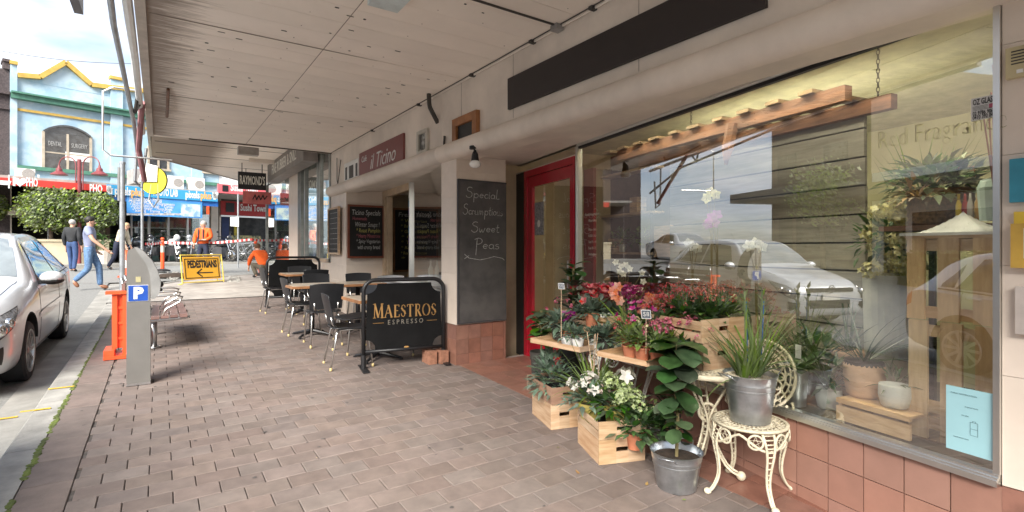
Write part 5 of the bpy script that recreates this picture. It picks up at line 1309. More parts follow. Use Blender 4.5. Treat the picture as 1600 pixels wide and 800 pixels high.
# picture frame
def framed(name, label, a, b, yt, yb, mf, mi, th=.04, fwd=.05, **k):
    Y0, Y1 = yx(b), yx(a); z1, z0 = wx(b, yt).z, wx(b, yb).z
    t = thing(name, label, 'picture frame', (W, (Y0+Y1)/2, z0)); m = MB()
    m.box(W-th, W-.001, Y0, Y1, z1-fwd, z1).box(W-th, W-.001, Y0, Y1, z0, z0+fwd).box(W-th, W-.001, Y0, Y0+fwd, z0+fwd, z1-fwd).box(W-th, W-.001, Y1-fwd, Y1, z0+fwd, z1-fwd)
    B(m, 'frame', mf, t); B(MB().box(W-th*.4, W-.001, Y0+fwd, Y1-fwd, z0+fwd, z1-fwd), 'picture', mi, t); return t
framed('small_picture_frame', 'small pale framed mountain picture beside the maroon sign', 655, 671, 200, 238, mat('pale_frame', (.55, .52, .45), .5), mat('mountain_print', (.45, .46, .44), .5, col2=(.08, .08, .07), scale=5, lo=.45, hi=.55), fwd=.045)
f2 = framed('oak_picture_frame', 'orange brown wooden frame with dark panel above the chalkboard pillar', 712, 750, 172, 222, m_oak, m_black, th=.05, fwd=.09)
# black bent pipe on the wall
bp = thing('bent_pipe', 'black bent pipe curving from the awning down to the wall', 'pipe', wx(676, 190))
p0 = Vector((W-.12, yx(670, W-.12), ZC-.01)); pts = [p0, p0+Vector((0, -.02, -.14)), Vector((W-.1, yx(674, W-.1), wx(674, 180).z)), wx(684, 192)-Vector((.0, 0, 0))]
B(MB().tube([catmull([tuple(q) for q in pts], i/4.0) for i in range(13)], .028, 8), 'pipe', m_dark, bp)
B(MB().tube([wx(697, 213)+Vector((-.02, 0, 0)), wx(697, 232)+Vector((-.03, 0, 0)), wx(705, 232)+Vector((-.03, 0, 0))], .014, 6), 'tap_stub', m_dark, bp)
# loop of wire near the cafe sign end
B(MB().tube([wx(529, 247)+Vector((-.03, 0, 0)), wx(530, 282)+Vector((-.04, 0, 0)), wx(532, 288)+Vector((-.05, 0, 0)), wx(535, 250)+Vector((-.03, 0, 0))], .008, 5), 'wall_wire', m_dark, CB)
# spot lamp under soffit
pL = ray(742)*((ZS-.0-CAM_H)/((HY-240)/F)); pL = Vector((pL.x, pL.y, ZS))
pL = at(742, 5.55, 240); pL.z = ZS
sl = thing('spot_lamp', 'black spotlight with white bulb under the soffit above the chalkboard', 'lamp', pL)
B(MB().lathe([(.001, 0), (.06, 0), (.06, -.03), (.015, -.035), (.015, -.07)], pL, 16), 'base', m_black, sl)
B(MB().tube([pL+Vector((0, 0, -.06)), pL+Vector((-.01, -.02, -.09)), pL+Vector((-.01, -.02, -.17))], [.02, .035, .045], 12), 'body', m_black, sl)
B(MB().sphere(pL+Vector((-.012, -.025, -.195)), .062, 16, 10, (1, 1, .72)), 'bulb', mat('frosted_bulb', (.8, .8, .78), .2), sl, smooth=True)

# ---------------------------------------------------------------- chalkboards
def chalk(s, h, x, y, M, m, parent, fit=None, sh=.12, off=-.004):
    return text('chalk_lettering', s, h, M @ Matrix.Translation((x, y, 0)), m, parent, shear=sh, off=off, fit=fit, ext=.0006)
dpl = depth((W+.3, YP)); X0 = ray(716).x*PY(716, YP)+.0; X1 = XE-.004
zt_ = zpy(282, PY(716, YP)); zb_ = zpy(504, PY(716, YP))
big = thing('large_chalkboard', 'tall framed chalkboard reading Special Scrumptious Sweet Peas on the pillar', 'chalkboard', ((X0+X1)/2, YP, zb_))
B(MB().box(X0, X1, YP-.022, YP-.001, zb_, zt_), 'board', m_slate, big)
fm = MB(); e = .018; fm.box(X0-e, X1, YP-.028, YP-.001, zt_, zt_+e).box(X0-e, X1, YP-.028, YP-.001, zb_-e, zb_).box(X0-e, X0, YP-.028, YP-.001, zb_, zt_); B(fm, 'frame', mat('charcoal_frame', (.05, .05, .055), .5), big)
cxx = (X0+X1)/2; wB = X1-X0; hB = zt_-zb_
# hand drawn letters as pen strokes
def pen(mb, paths, x, y, s, M, wdt=.007, sh=.15):
    for P in paths: strokes(mb, [(x+(px+py*sh)*s, y+py*s) for px, py in P], wdt, M, .0012)
def arc(cx, cy, rx, ry, a0, a1, n=9): return [(cx+rx*math.cos(R(a0+(a1-a0)*i/n)), cy+ry*math.sin(R(a0+(a1-a0)*i/n))) for i in range(n+1)]
GL = {
 'S': (1.0, [arc(.55, 1.15, .33, .3, 40, 250)+arc(.5, .42, .38, .44, 80, -160)]),
 'p': (.75, [[(.12, .62), (.16, -.6)], arc(.4, .3, .26, .3, 170, -180)]), 'e': (.62, [[(.08, .32), (.52, .36)]+arc(.32, .32, .22, .27, 10, 320)]),
 'c': (.55, [arc(.34, .3, .24, .28, 50, 320)]), 'i': (.28, [[(.12, .58), (.14, .05), (.22, 0)], [(.13, .8), (.16, .86)]]), 'a': (.68, [arc(.32, .3, .24, .28, 40, 400), [(.56, .55), (.58, .05), (.66, .0)]]),
 'l': (.45, [[(.14, 1.35), (.12, .1), (.22, -.02), (.5, .05)]]), 'r': (.5, [[(.1, .58), (.12, 0)], arc(.3, .34, .18, .22, 170, 30)]), 'u': (.66, [[(.1, .56), (.1, .2)]+arc(.3, .2, .2, .2, 180, 360)+[(.5, .56), (.52, .04), (.6, 0)]]),
 'm': (1.0, [[(.1, .56), (.12, 0)], arc(.27, .34, .15, .22, 180, 0)+[(.43, 0)], arc(.6, .34, .16, .22, 180, 0)+[(.78, 0)]]), 't': (.5, [[(.22, 1.1), (.2, .1), (.3, 0), (.46, .06)], [(.02, .66), (.42, .72)]]),
 'o': (.62, [arc(.31, .3, .23, .28, 90, 450)]), 'n': (.66, [[(.1, .56), (.12, 0)], arc(.3, .32, .18, .24, 180, 0)+[(.5, 0)]]), 's': (.5, [arc(.28, .45, .17, .14, 50, 250)+arc(.26, .16, .2, .17, 70, -150)]),
 'w': (.9, [[(.08, .56), (.14, .1), (.24, .0), (.4, .4), (.46, .05), (.6, .0), (.78, .58)]]), 'P': (.9, [[(.3, 1.35), (.32, -.75)], [(.05, 1.2)]+arc(.42, .98, .42, .38, 95, -110)]), ' ': (.5, [])}
def write(mb, s, x, y, size, M, wdt=.007, fit=None):
    tot = sum(GL[c][0] for c in s); k = size if fit is None else fit/tot; sy = size
    for c in s:
        for P in GL[c][1]: strokes(mb, [(x+px*k+py*.12*sy, y+py*sy) for px, py in P], wdt, M, .0012)
        x += GL[c][0]*k
Mb = frame((cxx, YP-.0235, 0), (1, 0, 0), (0, 0, 1))
def by(py): return zpy(py, PY(750, YP))
for (s, py, fw, x_off, sz) in (("Special", 310, .72, -.02, .085), ("Scrumptious", 336, .86, -.01, .085), ("Sweet", 363, .62, .02, .085), ("Peas", 389, .55, .04, .095)):
    q = MB(); write(q, s, x_off-wB*fw/2, by(py), sz, Mb, .0065, fit=wB*fw); B(q, 'chalk_lettering', m_chalk, big)
q = MB(); strokes(q, [(-.26, by(397)), (-.2, by(403)), (-.05, by(406)), (.05, by(404)), (.15, by(401)), (.27, by(404)), (.3, by(407))], .006, Mb, .0012); strokes(q, [(-.26, by(404)), (-.2, by(399))], .006, Mb, .0012); B(q, 'chalk_flourish', m_chalk, big)
# Ticino Specials board on the recess end wall
def board(name, label, M, w_, h_, lines, fr, e=.035, group=None):
    t = thing(name, label, 'chalkboard', M.translation, 0, group)
    B(MB().box(-w_/2, w_/2, -h_/2, h_, -.0, .02, M) if False else MB().box(-w_/2, w_/2, -h_/2, h_/2, 0, .02, M), 'board', m_slate2, t)
    f_ = MB(); f_.box(-w_/2-e, w_/2+e, h_/2, h_/2+e, 0, .04, M).box(-w_/2-e, w_/2+e, -h_/2-e, -h_/2, 0, .04, M).box(-w_/2-e, -w_/2, -h_/2, h_/2, 0, .04, M).box(w_/2, w_/2+e, -h_/2, h_/2, 0, .04, M); B(f_, 'frame', fr, t)
    for (s, hh, x, y, m, ft) in lines: chalk(s, hh, x, y, M @ Matrix.Translation((0, 0, .0215)), m, t, fit=ft, off=.0)
    return t
dT = PY(541, YE); xa = ray(541).x*dT; xb = ray(599).x*PY(599, YE); zt_ = zpy(320, dT); zb_ = zpy(403, dT)
w_ = (xb-xa)-.08; h_ = zt_-zb_-.06
Mc = frame(((xa+xb)/2, YE-.042, (zt_+zb_)/2), (1, 0, 0), (0, 0, 1))
m_redw = mat('red_brown_frame', (.22, .06, .03), .45)
board('menu_chalkboard', 'red framed black menu board headed Ticino Specials on the recess wall', Mc @ Matrix.Translation((0, 0, -.0)), w_, h_, [
 ("Ticino Specials", .14, .0, h_*.38, m_chalk, w_*.86), ("Homemade", .09, -w_*.2, h_*.26, m_chalk_p, w_*.42), ("Winter Soups !", .13, .02, h_*.14, m_chalk, w_*.74), ("* Roast Pumpkin", .11, .04, h_*.02, m_chalk_y, w_*.72), ("* Hearty Minestrone", .10, .04, -h_*.09, m_chalk_p, w_*.72), ("* Spicy Vegetarian", .10, .04, -h_*.20, m_chalk, w_*.72), ("with crusty bread", .11, .05, -h_*.32, m_chalk, w_*.68)], m_redw)
dS_ = PX(526, W); ys0, ys1 = yx(535), yx(518); z1, z0 = wx(526, 325).z, wx(526, 397).z
board('menu_chalkboard', 'narrow menu board with light timber frame on the street side of the cafe pier', frame((W-.04, (ys0+ys1)/2, (z1+z0)/2), (0, -1, 0), (0, 0, 1)), abs(ys1-ys0)-.08, z1-z0-.06, [("~~~~~~~~", .06, 0, y, m_chalk, .5) for y in (.35, .25, .15, .05, -.05, -.15, -.25, -.35)], m_wood)
yb3 = YE+.33; d3 = PY(628, yb3); xa, xb = ray(612).x*PY(612, yb3), ray(672).x*PY(672, yb3); z1, z0 = zpy(326, d3), zpy(424, d3)
w3 = .92; h3 = z1-z0-.06
board('menu_chalkboard', 'long menu board headed Fresh Salads seen through the cafe doorway', frame((xa+w3/2+.05, yb3-.02, (z1+z0)/2), (1, 0, 0), (0, 0, 1)), w3, h3, [("Fresh Salads", .13, -w3*.02, h3*.42, m_chalk, w3*.8)]+[("* "+s, .09, -w3*.05, h3*(.32-.09*i), m_chalk_y, w3*.62) for i, s in enumerate(("Vegetarian", "Baby Spinach", "Greek Salad", "Caesar", "Tomato", "Roast Beet", "Rocket Parmesan", "Tuna"))], m_oak)
# ---------------------------------------------------------------- cafe barriers
m_canvas = mat('black_canvas', (.006, .006, .0065), .8, var=.2, spec=.2)
m_gold = mat('gold_print', (.33, .18, .055), .6, var=.05); m_greyp = mat('grey_print2', (.20, .18, .15), .6)
def barrier(pL, wdt, hgt, rz, label, txt):
    t = thing('cafe_barrier', label, 'cafe barrier', pL, rz, 'black canvas cafe barriers'); rc = .13; pts = [(0, 0, 0), (0, 0, hgt-rc)]
    for i in range(1, 8): a = math.pi/2*i/8; pts.append((rc-rc*math.cos(a), 0, hgt-rc+rc*math.sin(a)))
    pts += [(rc, 0, hgt), (wdt-rc, 0, hgt)]
    for i in range(1, 8): a = math.pi/2*i/8; pts.append((wdt-rc+rc*math.sin(a), 0, hgt-rc+rc*math.cos(a)))
    pts += [(wdt, 0, hgt-rc), (wdt, 0, 0)]
    MB().tube(pts, .024, 10).build('frame', m_black, t, smooth=True); MB().tube([(0, 0, .19), (wdt, 0, .19)], .02, 8).build('lower_rail', m_black, t, smooth=True)
    poly = []; r_ = .11; i_ = .022
    def hole(cx, cy, a0, a1): return [(cx+r_*math.cos(R(a0+(a1-a0)*i/8)), cy+r_*math.sin(R(a0+(a1-a0)*i/8))) for i in range(9)]
    x0, x1, y0, y1 = i_, wdt-i_, .21, hgt-i_
    poly = hole(x0, y0, 90, 0)+hole(x1, y0, 180, 90)+hole(x1-.02, y1-.02, -90, -180)+hole(x0+.02, y1-.02, 0, -90)
    Mx = Matrix.Rotation(R(90), 4, 'X')
    MB().prism(poly, .008, Matrix.Translation((0, .004, 0)) @ Mx).build('canvas', m_canvas, t)
    for x in (0, wdt): MB().box(x-.035, x+.035, -.2, .2, 0, .012).tube([(x, 0, .01), (x, 0, .16)], .03, 8).build('foot', m_black, t)
    if txt:
        Mt = frame((wdt*.51, -.0075, hgt*.57), (1, 0, 0), (0, 0, 1)); q = MB()
        def L(paths, x, w_, H=.155):
            for P, tk in paths: strokes(q, [(x+px*w_, py*H) for px, py in P], tk, Mt, .001)
        K, k_ = .019, .007; se = lambda x, y, l=.16: ([(x-l, y), (x+l, y)], .006)
        Ml = [([(.14, 0), (.18, 1)], k_), ([(.18, 1), (.5, .05)], K), ([(.5, .05), (.84, 1)], k_), ([(.84, 1), (.88, 0)], K), se(.14, 0, .12), se(.88, 0, .13), se(.12, 1, .1), se(.9, 1, .1)]
        Al = [([(.12, 0), (.5, 1)], k_), ([(.5, 1), (.88, 0)], K), ([(.27, .36), (.72, .36)], k_), se(.12, 0, .12), se(.88, 0, .12)]
        El = [([(.3, 0), (.3, 1)], K), ([(.15, 1), (.85, 1), (.85, .86)], k_), ([(.3, .52), (.7, .52)], k_), ([(.15, 0), (.88, 0), (.9, .18)], k_)]
        Sl = [([(.78, .78), (.74, .92), (.5, 1), (.25, .9), (.22, .72)], k_), ([(.22, .72), (.4, .56), (.68, .44), (.78, .26)], K), ([(.78, .26), (.68, .06), (.45, 0), (.2, .08), (.16, .26)], k_)]
        Tl = [([(.5, 0), (.5, 1)], K), ([(.08, .84), (.1, 1), (.9, 1), (.92, .84)], k_), se(.5, 0, .16)]
        Rl = [([(.28, 0), (.28, 1)], K), ([(.14, 1), (.55, 1), (.72, .92), (.74, .74), (.66, .56), (.5, .5), (.28, .5)], .010), ([(.5, .5), (.86, 0)], K), se(.28, 0, .14), se(.9, 0, .1)]
        Ol = [(arc(.5, .5, .4, .5, 60, -60), K*.8), (arc(.5, .5, .4, .5, 120, 240), K*.8), (arc(.5, .5, .4, .5, 60, 120), k_), (arc(.5, .5, .4, .5, -60, -120), k_)]
        seq = [(Ml, 1.22, 1.15), (Al, 1.0, 1), (El, .82, 1), (Sl, .72, 1), (Tl, .84, 1), (Rl, .92, 1), (Ol, 1.05, 1), (Sl, .72, 1)]
        tot = sum(a for _, a, _ in seq); sc_ = wdt*.80/tot; x = -wdt*.40
        for g_, a_, H_ in seq: L(g_, x, a_*sc_*.94, .135*H_); x += a_*sc_
        q.build('lettering', m_gold, t)
        text('lettering', "E S P R E S S O", .075, frame((wdt*.51, -.0075, hgt*.57-.06), (1, 0, 0), (0, 0, 1)), m_greyp, t, world=False, fit=wdt*.44, ext=.0005)
        strokes(MB(), [], .01, Mt); l1 = MB(); strokes(l1, [(-wdt*.4, -.06), (-wdt*.27, -.06)], .004, Mt, .001); strokes(l1, [(wdt*.27, -.06), (wdt*.4, -.06)], .004, Mt, .001); l1.build('line_print', m_gold, t)
        MB().sphere((wdt*.52, -.012, .215), .02, 8, 6, (1.5, .4, .6)).build('clip', m_gold, t)
    return t
pa = G(568, 577); pb_ = G(693, 566); ww = (pb_-pa).length
barrier(pa, ww, zpy(438, depth(pa))-pa.z+.0, math.atan2((pb_-pa).y, (pb_-pa).x), 'front black cafe barrier lettered Maestros Espresso in gold', True)
pc_ = G(417, 480); wc = 1.28
barrier(pc_, ray(499).x*PY(499, pc_.y)-pc_.x, zpy(402.5, depth(pc_))-pc_.z, 0, 'plain black cafe barrier furthest up the footpath', False)
# ---------------------------------------------------------------- tables
m_top = mat('table_laminate', (.62, .53, .42), .3, var=.06, scale=9, coat=.2); m_edge = mat('table_edge_wood', (.38, .18, .08), .45, var=.2, scale=6)
def cafe_table(p, label):
    t = thing('cafe_table', label, 'table', p, 0, 'square cafe tables on the footpath'); s = .34
    MB().box(-s+.012, s-.012, -s+.012, s-.012, .715, .748).build('tabletop', m_top, t)
    MB().box(-s, s, -s, -s+.012, .71, .745).box(-s, s, s-.012, s, .71, .745).box(-s, -s+.012, -s+.012, s-.012, .71, .745).box(s-.012, s, -s+.012, s-.012, .71, .745).build('edge_strip', m_edge, t)
    MB().tube([(0, 0, .04), (0, 0, .715)], .036, 12).build('pedestal', m_black, t, smooth=True); MB().box(-.22, .22, -.03, .03, .68, .71).box(-.03, .03, -.22, .22, .68, .7095).build('support', m_black, t)
    for k in range(4):
        a = math.pi/4+k*math.pi/2; c_, s_ = math.cos(a), math.sin(a)
        MB().tube([(c_*.03, s_*.03, .07), (c_*.15, s_*.15, .05), (c_*.30, s_*.30, .022)], [.028, .022, .014], 8).lathe([(.022, 0), (.022, .02), (.001, .024)], (c_*.3, s_*.3, 0), 8).build('foot', m_black, t)
    return t
def gp(px, py, h=0): return G(px, py, h)
tb = []
for (px, py, lab) in ((561, 472, 'cafe table closest to the front barrier, mostly hidden by it'), (456.5, 449.5, 'middle cafe table on the street side'), (447, 430, 'cafe table nearest the plain far barrier')):
    q = gp(px, py, .745); c_ = (q.x+.34, q.y+.34); tb.append(cafe_table((c_[0], c_[1], gz(c_[1])), lab))
q = tb[1].location; tb.append(copy_tree(tb[1], label='middle cafe table on the shop side, pushed against its neighbour')); tb[3].location = (q.x+.69, q.y+.04, q.z)
# ---------------------------------------------------------------- cafe chairs
def cafe_chair(loc, rz, label, seatm=m_shell, metal=False):
    t = thing('cafe_chair', label, 'chair', loc, rz, 'black plastic cafe chairs with metal legs')       # faces local +y
    W2 = .21
    def seat(u, v):
        x = (u-.5)*2; y = (v-.5)*2; return Vector((x*W2*(1-.10*abs(y)**3), y*.20, .455-.022*(1-x*x)*(1-.5*y*y)+(.01 if y < 0 else -.012*max(0, y)**2)))
    def back(u, v, o=0): x = (u-.5)*2; return Vector((x*(.20+.012*v), -.20-.02*v**1.0*2.2-.02*v-.018*(1-x*x)+.0-o, .50+.315*v+.014*(1-x*x)*(1 if v > .9 else 0)))
    m = MB().grid(seat, 8, 8); m2 = MB().grid(lambda u, v: seat(u, v)-Vector((0, 0, .014)), 8, 8, flip=True); m.add(m2.v, m2.f)
    ed = []
    for e_ in range(33):
        k = e_/32*4; u, v = ((k, 0) if k < 1 else (1, k-1) if k < 2 else (3-k, 1) if k < 3 else (0, 4-k)); ed.append(seat(u, v)-Vector((0, 0, .007)))
    m.tube(ed[:-1], .009, 6, closed=True); m.build('seat', seatm, t, smooth=True)
    b = MB().grid(lambda u, v: back(u, v), 8, 8).grid(lambda u, v: back(u, v, .012), 8, 8, flip=True); ed = []
    for e_ in range(33):
        k = e_/32*4; u, v = ((k, 0) if k < 1 else (1, k-1) if k < 2 else (3-k, 1) if k < 3 else (0, 4-k)); ed.append(back(u, v, .006))
    b.tube(ed[:-1], .008, 6, closed=True); b.build('backrest', seatm, t, smooth=True)
    MB().tube([(-.13, -.15, .44), (-.15, -.215, .5), (-.15, -.235, .58)], .011, 8).tube([(.13, -.15, .44), (.15, -.215, .5), (.15, -.235, .58)], .011, 8).tube([(-.15, .14, .43), (-.15, -.15, .43)], .01, 6).tube([(.15, .14, .43), (.15, -.15, .43)], .01, 6).build('seat_frame', m_alu, t, smooth=True)
    for sx in (-1, 1):
        for (y0, y1) in ((.15, .215), (-.15, -.245)):
            l_ = MB().tube([(sx*.15, y0, .43), (sx*.172, y0+(y1-y0)*.25, .40), (sx*.20, y1, .015)], .0105, 8).build('leg', m_alu, t, smooth=True)
            MB().lathe([(.001, 0), (.014, 0), (.015, .02), (.011, .035)], (sx*.20, y1, 0), 8).build('foot_cap', mat('brass_cap', (.62, .48, .22), .4), l_)
    return t
ch = []
def chair_at(px, py, rz, label):
    p = G(px, py)
    if not ch: c = cafe_chair(p, rz, label); ch.append(c); return c
    c = copy_tree(ch[0], label=label); c.location = p; c.rotation_euler = (0, 0, rz); return c
chair_at(546, 570, R(-94), 'black cafe chair seen side on nearest the viewer, left of the front barrier')
chair_at(504, 537, R(-2), 'black cafe chair with its wide back to the viewer at the middle tables')
chair_at(473, 520, R(-88), 'black cafe chair on the street side of the middle table')
chair_at(433, 487, R(-86), 'black cafe chair at the street end by the far barrier, seen side on')
chair_at(487, 492, R(4), 'black cafe chair between the far and middle tables, back to the viewer')
chair_at(556, 548, R(100), 'black cafe chair half hidden at the shop side of the front table')
q = tb[1].location
for (dx, dy, rz, lab) in ((.95, .62, R(176), 'black cafe chair behind the middle tables on the shop side'), (.30, .68, R(183), 'black cafe chair behind the middle table facing the viewer')):
    c = copy_tree(ch[0], label=lab); c.location = (q.x+dx, q.y+dy, gz(q.y+dy)); c.rotation_euler = (0, 0, rz)
q = tb[2].location; c = copy_tree(ch[0], label='black cafe chair tucked under the far table against the plain barrier'); c.location = (q.x+.12, q.y+.55, gz(q.y+.55)); c.rotation_euler = (0, 0, R(178))
q = tb[0].location; c = copy_tree(ch[0], label='black cafe chair directly behind the lettered barrier'); c.location = (q.x+.62, q.y+.10, gz(q.y)); c.rotation_euler = (0, 0, R(92))
# metal chair near the cafe door
q = G(616, 512); mc_ = cafe_chair(q, R(170), 'bright metal cafe chair by the cafe door', m_steel); mc_['group'] = 'x'; del mc_['group']
for k in kids(mc_):
    if k.name.split('.')[0] in ('seat', 'backrest'): k.data.materials.clear(); k.data.materials.append(m_steel)
# bricks at the foot of the pillar
for i, (px, py, lab) in enumerate(((671, 567, 'loose orange brick behind the barrier foot, left one'), (689, 566, 'loose orange brick against the pillar base'))):
    p = G(px, py); t = tag(MB().box(-.05, .05, -.1, .1, 0, .15).build('loose_brick', mat('orange_brick', (.34, .16, .10), .8, var=.2, scale=20)), lab, 'brick'); t.location = p
# bottles and a diner behind the cafe window
for i, (px, lab) in enumerate(((673, 'clear glass bottle behind the cafe window, left one'), (683, 'clear glass bottle behind the cafe window, right one'))):
    p = at(px, 7.6, 437); mb = MB().lathe([(.001, 0), (.036, 0), (.038, .15), (.014, .22), (.014, .29), (.018, .295), (.001, .3)], p, 14)
    tag(mb.build('glass_bottle', mat('pale_glass', (.55, .60, .58), .1, coat=1), smooth=True), lab, 'bottle')
p = at(668, 8.3, 437); tbx = thing('indoor_table', 'small white cafe table inside the cafe window', 'table', (p.x, p.y, gz(p.y))); B(MB().box(p.x-.4, p.x+.4, p.y-.9, p.y+.4, p.z-.04, p.z-.005), 'tabletop', m_white, tbx); B(MB().tube([(p.x, p.y, gz(p.y)), (p.x, p.y, p.z-.03)], .03, 8), 'pedestal', m_black, tbx)

# ---------------------------------------------------------------- parking meter
p = G(217, 598); mt = thing('parking_meter', 'grey steel parking ticket machine with blue P plate', 'parking meter', p)
m_meter = mat('meter_steel', (.23, .22, .205), .4, .5, var=.06, scale=3); m_met2 = mat('meter_plastic', (.25, .25, .245), .5)
hm_ = zpy(386, depth(p))-p.z; w2 = .095
MB().box(-w2, w2, -.11, .11, 0, hm_*.66).build('pedestal', m_meter, mt)
pr = [(-w2, hm_*.66), (w2, hm_*.66)]+[(w2+.045*math.sin(math.pi*(k/10)), hm_*.66+hm_*.0+.0+(hm_*.27)*k/10) for k in range(1, 6)]+[(w2+.02-.10*(k/8)**1.3, hm_*.81+(hm_*.19)*k/8) for k in range(1, 8)]+[(-.02, hm_), (-w2+.01, hm_*.975), (-w2, hm_*.93)]
Mx = Matrix.Rotation(R(90), 4, 'X')
MB().prism(pr, .22, Matrix.Translation((0, .11, 0)) @ Mx).build('head', m_meter, mt)
vis_ = [(w2*.55-.02+.0, hm_*.97), (w2*.7, hm_*.985)]
vz = [(w2+.035, hm_*.62), (w2+.075, hm_*.66), (w2+.085, hm_*.74), (w2+.06, hm_*.82), (w2+.015, hm_*.90), (w2-.05, hm_*.965), (w2-.10, hm_*.995), (w2-.13, hm_*1.0), (w2-.085, hm_*.94), (w2-.03, hm_*.87), (w2-.005, hm_*.80), (w2+.005, hm_*.7), (w2+.005, hm_*.62)]
MB().prism(vz, .25, Matrix.Translation((0, .125, 0)) @ Mx).build('visor', m_met2, mt)
MB().sphere((w2+.085, 0, hm_*.72), .03, 10, 6, (.8, 2.2, 1)).sphere((w2+.08, 0, hm_*.68), .02, 10, 6).build('keypad', m_black, mt)
MB().box(-w2+.015, w2-.02, -.116, -.110, hm_*.61, hm_*.61+.15).build('parking_plate', mat('parking_blue', (.01, .07, .38), .4), mt)
plt = [k for k in kids(mt) if k.name.startswith('parking_plate')][0]
MB().box(-w2+.011, w2-.016, -.1135, -.109, hm_*.61-.004, hm_*.61+.154).build('plate_border', m_wt, plt)
text('plate_letter', "P", .15, frame((-.003, -.1165, hm_*.61+.072), (1, 0, 0), (0, 0, 1)), m_wt, plt, world=False, off=.008, ext=.0006)
MB().box(w2-.002, w2+.004, -.06, .06, hm_*.5, hm_*.56).build('ticket_slot', m_black, mt); MB().box(-w2-.002, w2+.002, -.112, .112, .0, .02).build('base_flange', m_steel, mt)
MB().box(-.022, .018, -.114, -.11, hm_*.745, hm_*.785).build('small_label', mat('brass_label', (.4, .36, .2), .5), mt)
# ---------------------------------------------------------------- orange barrier stand
p = G(187, 556); os_ = thing('barrier_stand', 'bright orange plastic barrier stand behind the parking meter', 'barrier', p)
MB().box(-.14, .07, -.22, .22, 0, .035).box(-.14, -.04, -.20, .20, .035, .10).build('base', m_orange, os_)
MB().box(-.07, -.02, -.05, .05, .1, .74).box(.03, .07, -.06, .06, .03, .74).box(-.02, .03, -.02, .02, .1, .74).build('upright', m_orange, os_)
MB().box(-.13, .08, -.08, .08, .74, .775).build('top_flange', m_orange, os_)
for z in (.2, .38, .56): MB().box(-.021, .041, -.035, .035, z, z+.03).build('rib', m_orange, os_)
# ---------------------------------------------------------------- bench
pB = G(260, 497, .42); bx0 = pB.x+.22; by0 = pB.y
bn = thing('park_bench', 'brown slatted street bench with looped steel armrests facing the shops', 'bench', (bx0-.3, by0+.8, gz(by0+.8)))
m_bslat = mat('bench_slat', (.20, .115, .10), .5, var=.15, stretch=(1, .2, 1)); g0 = 0.036*.0
for k in range(5):                                          # seat slats, running away from the viewer
    x = .30-k*.098; MB().box(x-.082, x, -.8, .85, .40+.01*(k == 0)*-1-.012*k*.5, .43-.012*k*.5).build('seat_slat', m_bslat, bn)
for k in range(3):
    z = .52+k*.115; x = -.24-k*.05; MB().box(x-.02, x+.012, -.8, .85, z, z+.085).build('back_slat', m_bslat, bn)
for y in (-.74, .0, .78):
    MB().tube([(.33, y, .385), (.2, y, .375), (-.15, y, .36), (-.22, y, .40), (-.30, y, .62), (-.37, y, .90)], [.018, .022, .022, .022, .02, .015], 8).build('side_frame', m_steel, bn, smooth=True)
    MB().tube([(-.24, y, .62), (-.1, y, .66), (.16, y, .665), (.25, y, .64), (.22, y, .58), (.08, y, .5), (.02, y, .38)], .014, 8).build('armrest', m_alu, bn, smooth=True)
for y in (-.45, .5): MB().tube([(-.05, y, -.02), (-.05, y, .36)], .035, 10).lathe([(.08, 0), (.08, .012), (.001, .012)], (-.05, y, -.01), 12).build('leg', m_steel, bn, smooth=True)
# right hand pillar fittings
def pillar_item(name, label, cat, a, yt, yb, th, m, ylen, X=None):
    Y1_ = yx(a, W1); zt_ = wx(a, yt, W1).z; zb_ = wx(a, yb, W1).z
    t = thing(name, label, cat, (W1, Y1_-ylen/2, zb_)); B(MB().box(W1-th, W1-.001, Y1_-ylen, Y1_, zb_, zt_), 'casing', m, t); return t, Y1_, zb_, zt_
t, y1, z0, z1 = pillar_item('intercom', 'cream door intercom at the top right of the picture', 'intercom', 1574, 79, 126, .03, mat('intercom_cream', (.55, .47, .28), .5), .075)
for k in range(5): B(MB().box(W1-.032, W1-.029, y1-.06, y1-.018, z0+.055+k*.013, z0+.06+k*.013), 'speaker_slot', m_dark, t)
B(MB().box(W1-.034, W1-.03, y1-.055, y1-.035, z0+.015, z0+.03), 'button', m_white, t)
t, y1, z0, z1 = pillar_item('wall_box', 'teal blue wall box on the right hand pillar', 'box', 1580, 250, 317, .03, mat('teal_box', (.04, .27, .38), .5), .2)
B(MB().lathe([(.03, 0), (.03, .004), (.001, .005)], (0, 0, 0), 14), 'lens', m_black, t).location = (-.031, -.0, (z1-z0)/2)
t, y1, z0, z1 = pillar_item('letter_box', 'mustard yellow letter box under the teal box', 'box', 1584, 350, 418, .05, mat('mustard_box', (.58, .36, .06), .5), .2)
B(MB().box(W1-.03, W1-.001, y1-.19, y1-.006, z1-.002, z1+.05), 'yellow_card', mat('yellow_card', (.75, .52, .05), .5), t); B(MB().box(W1-.052, W1-.05, y1-.19, y1-.04, z0+.04, z1-.02), 'label_card', m_wt, t)
t, y1, z0, z1 = pillar_item('clear_case', 'small pale plastic case at the right edge below the letter box', 'case', 1590, 447, 520, .04, mat('pale_case', (.52, .46, .42), .3), .2)
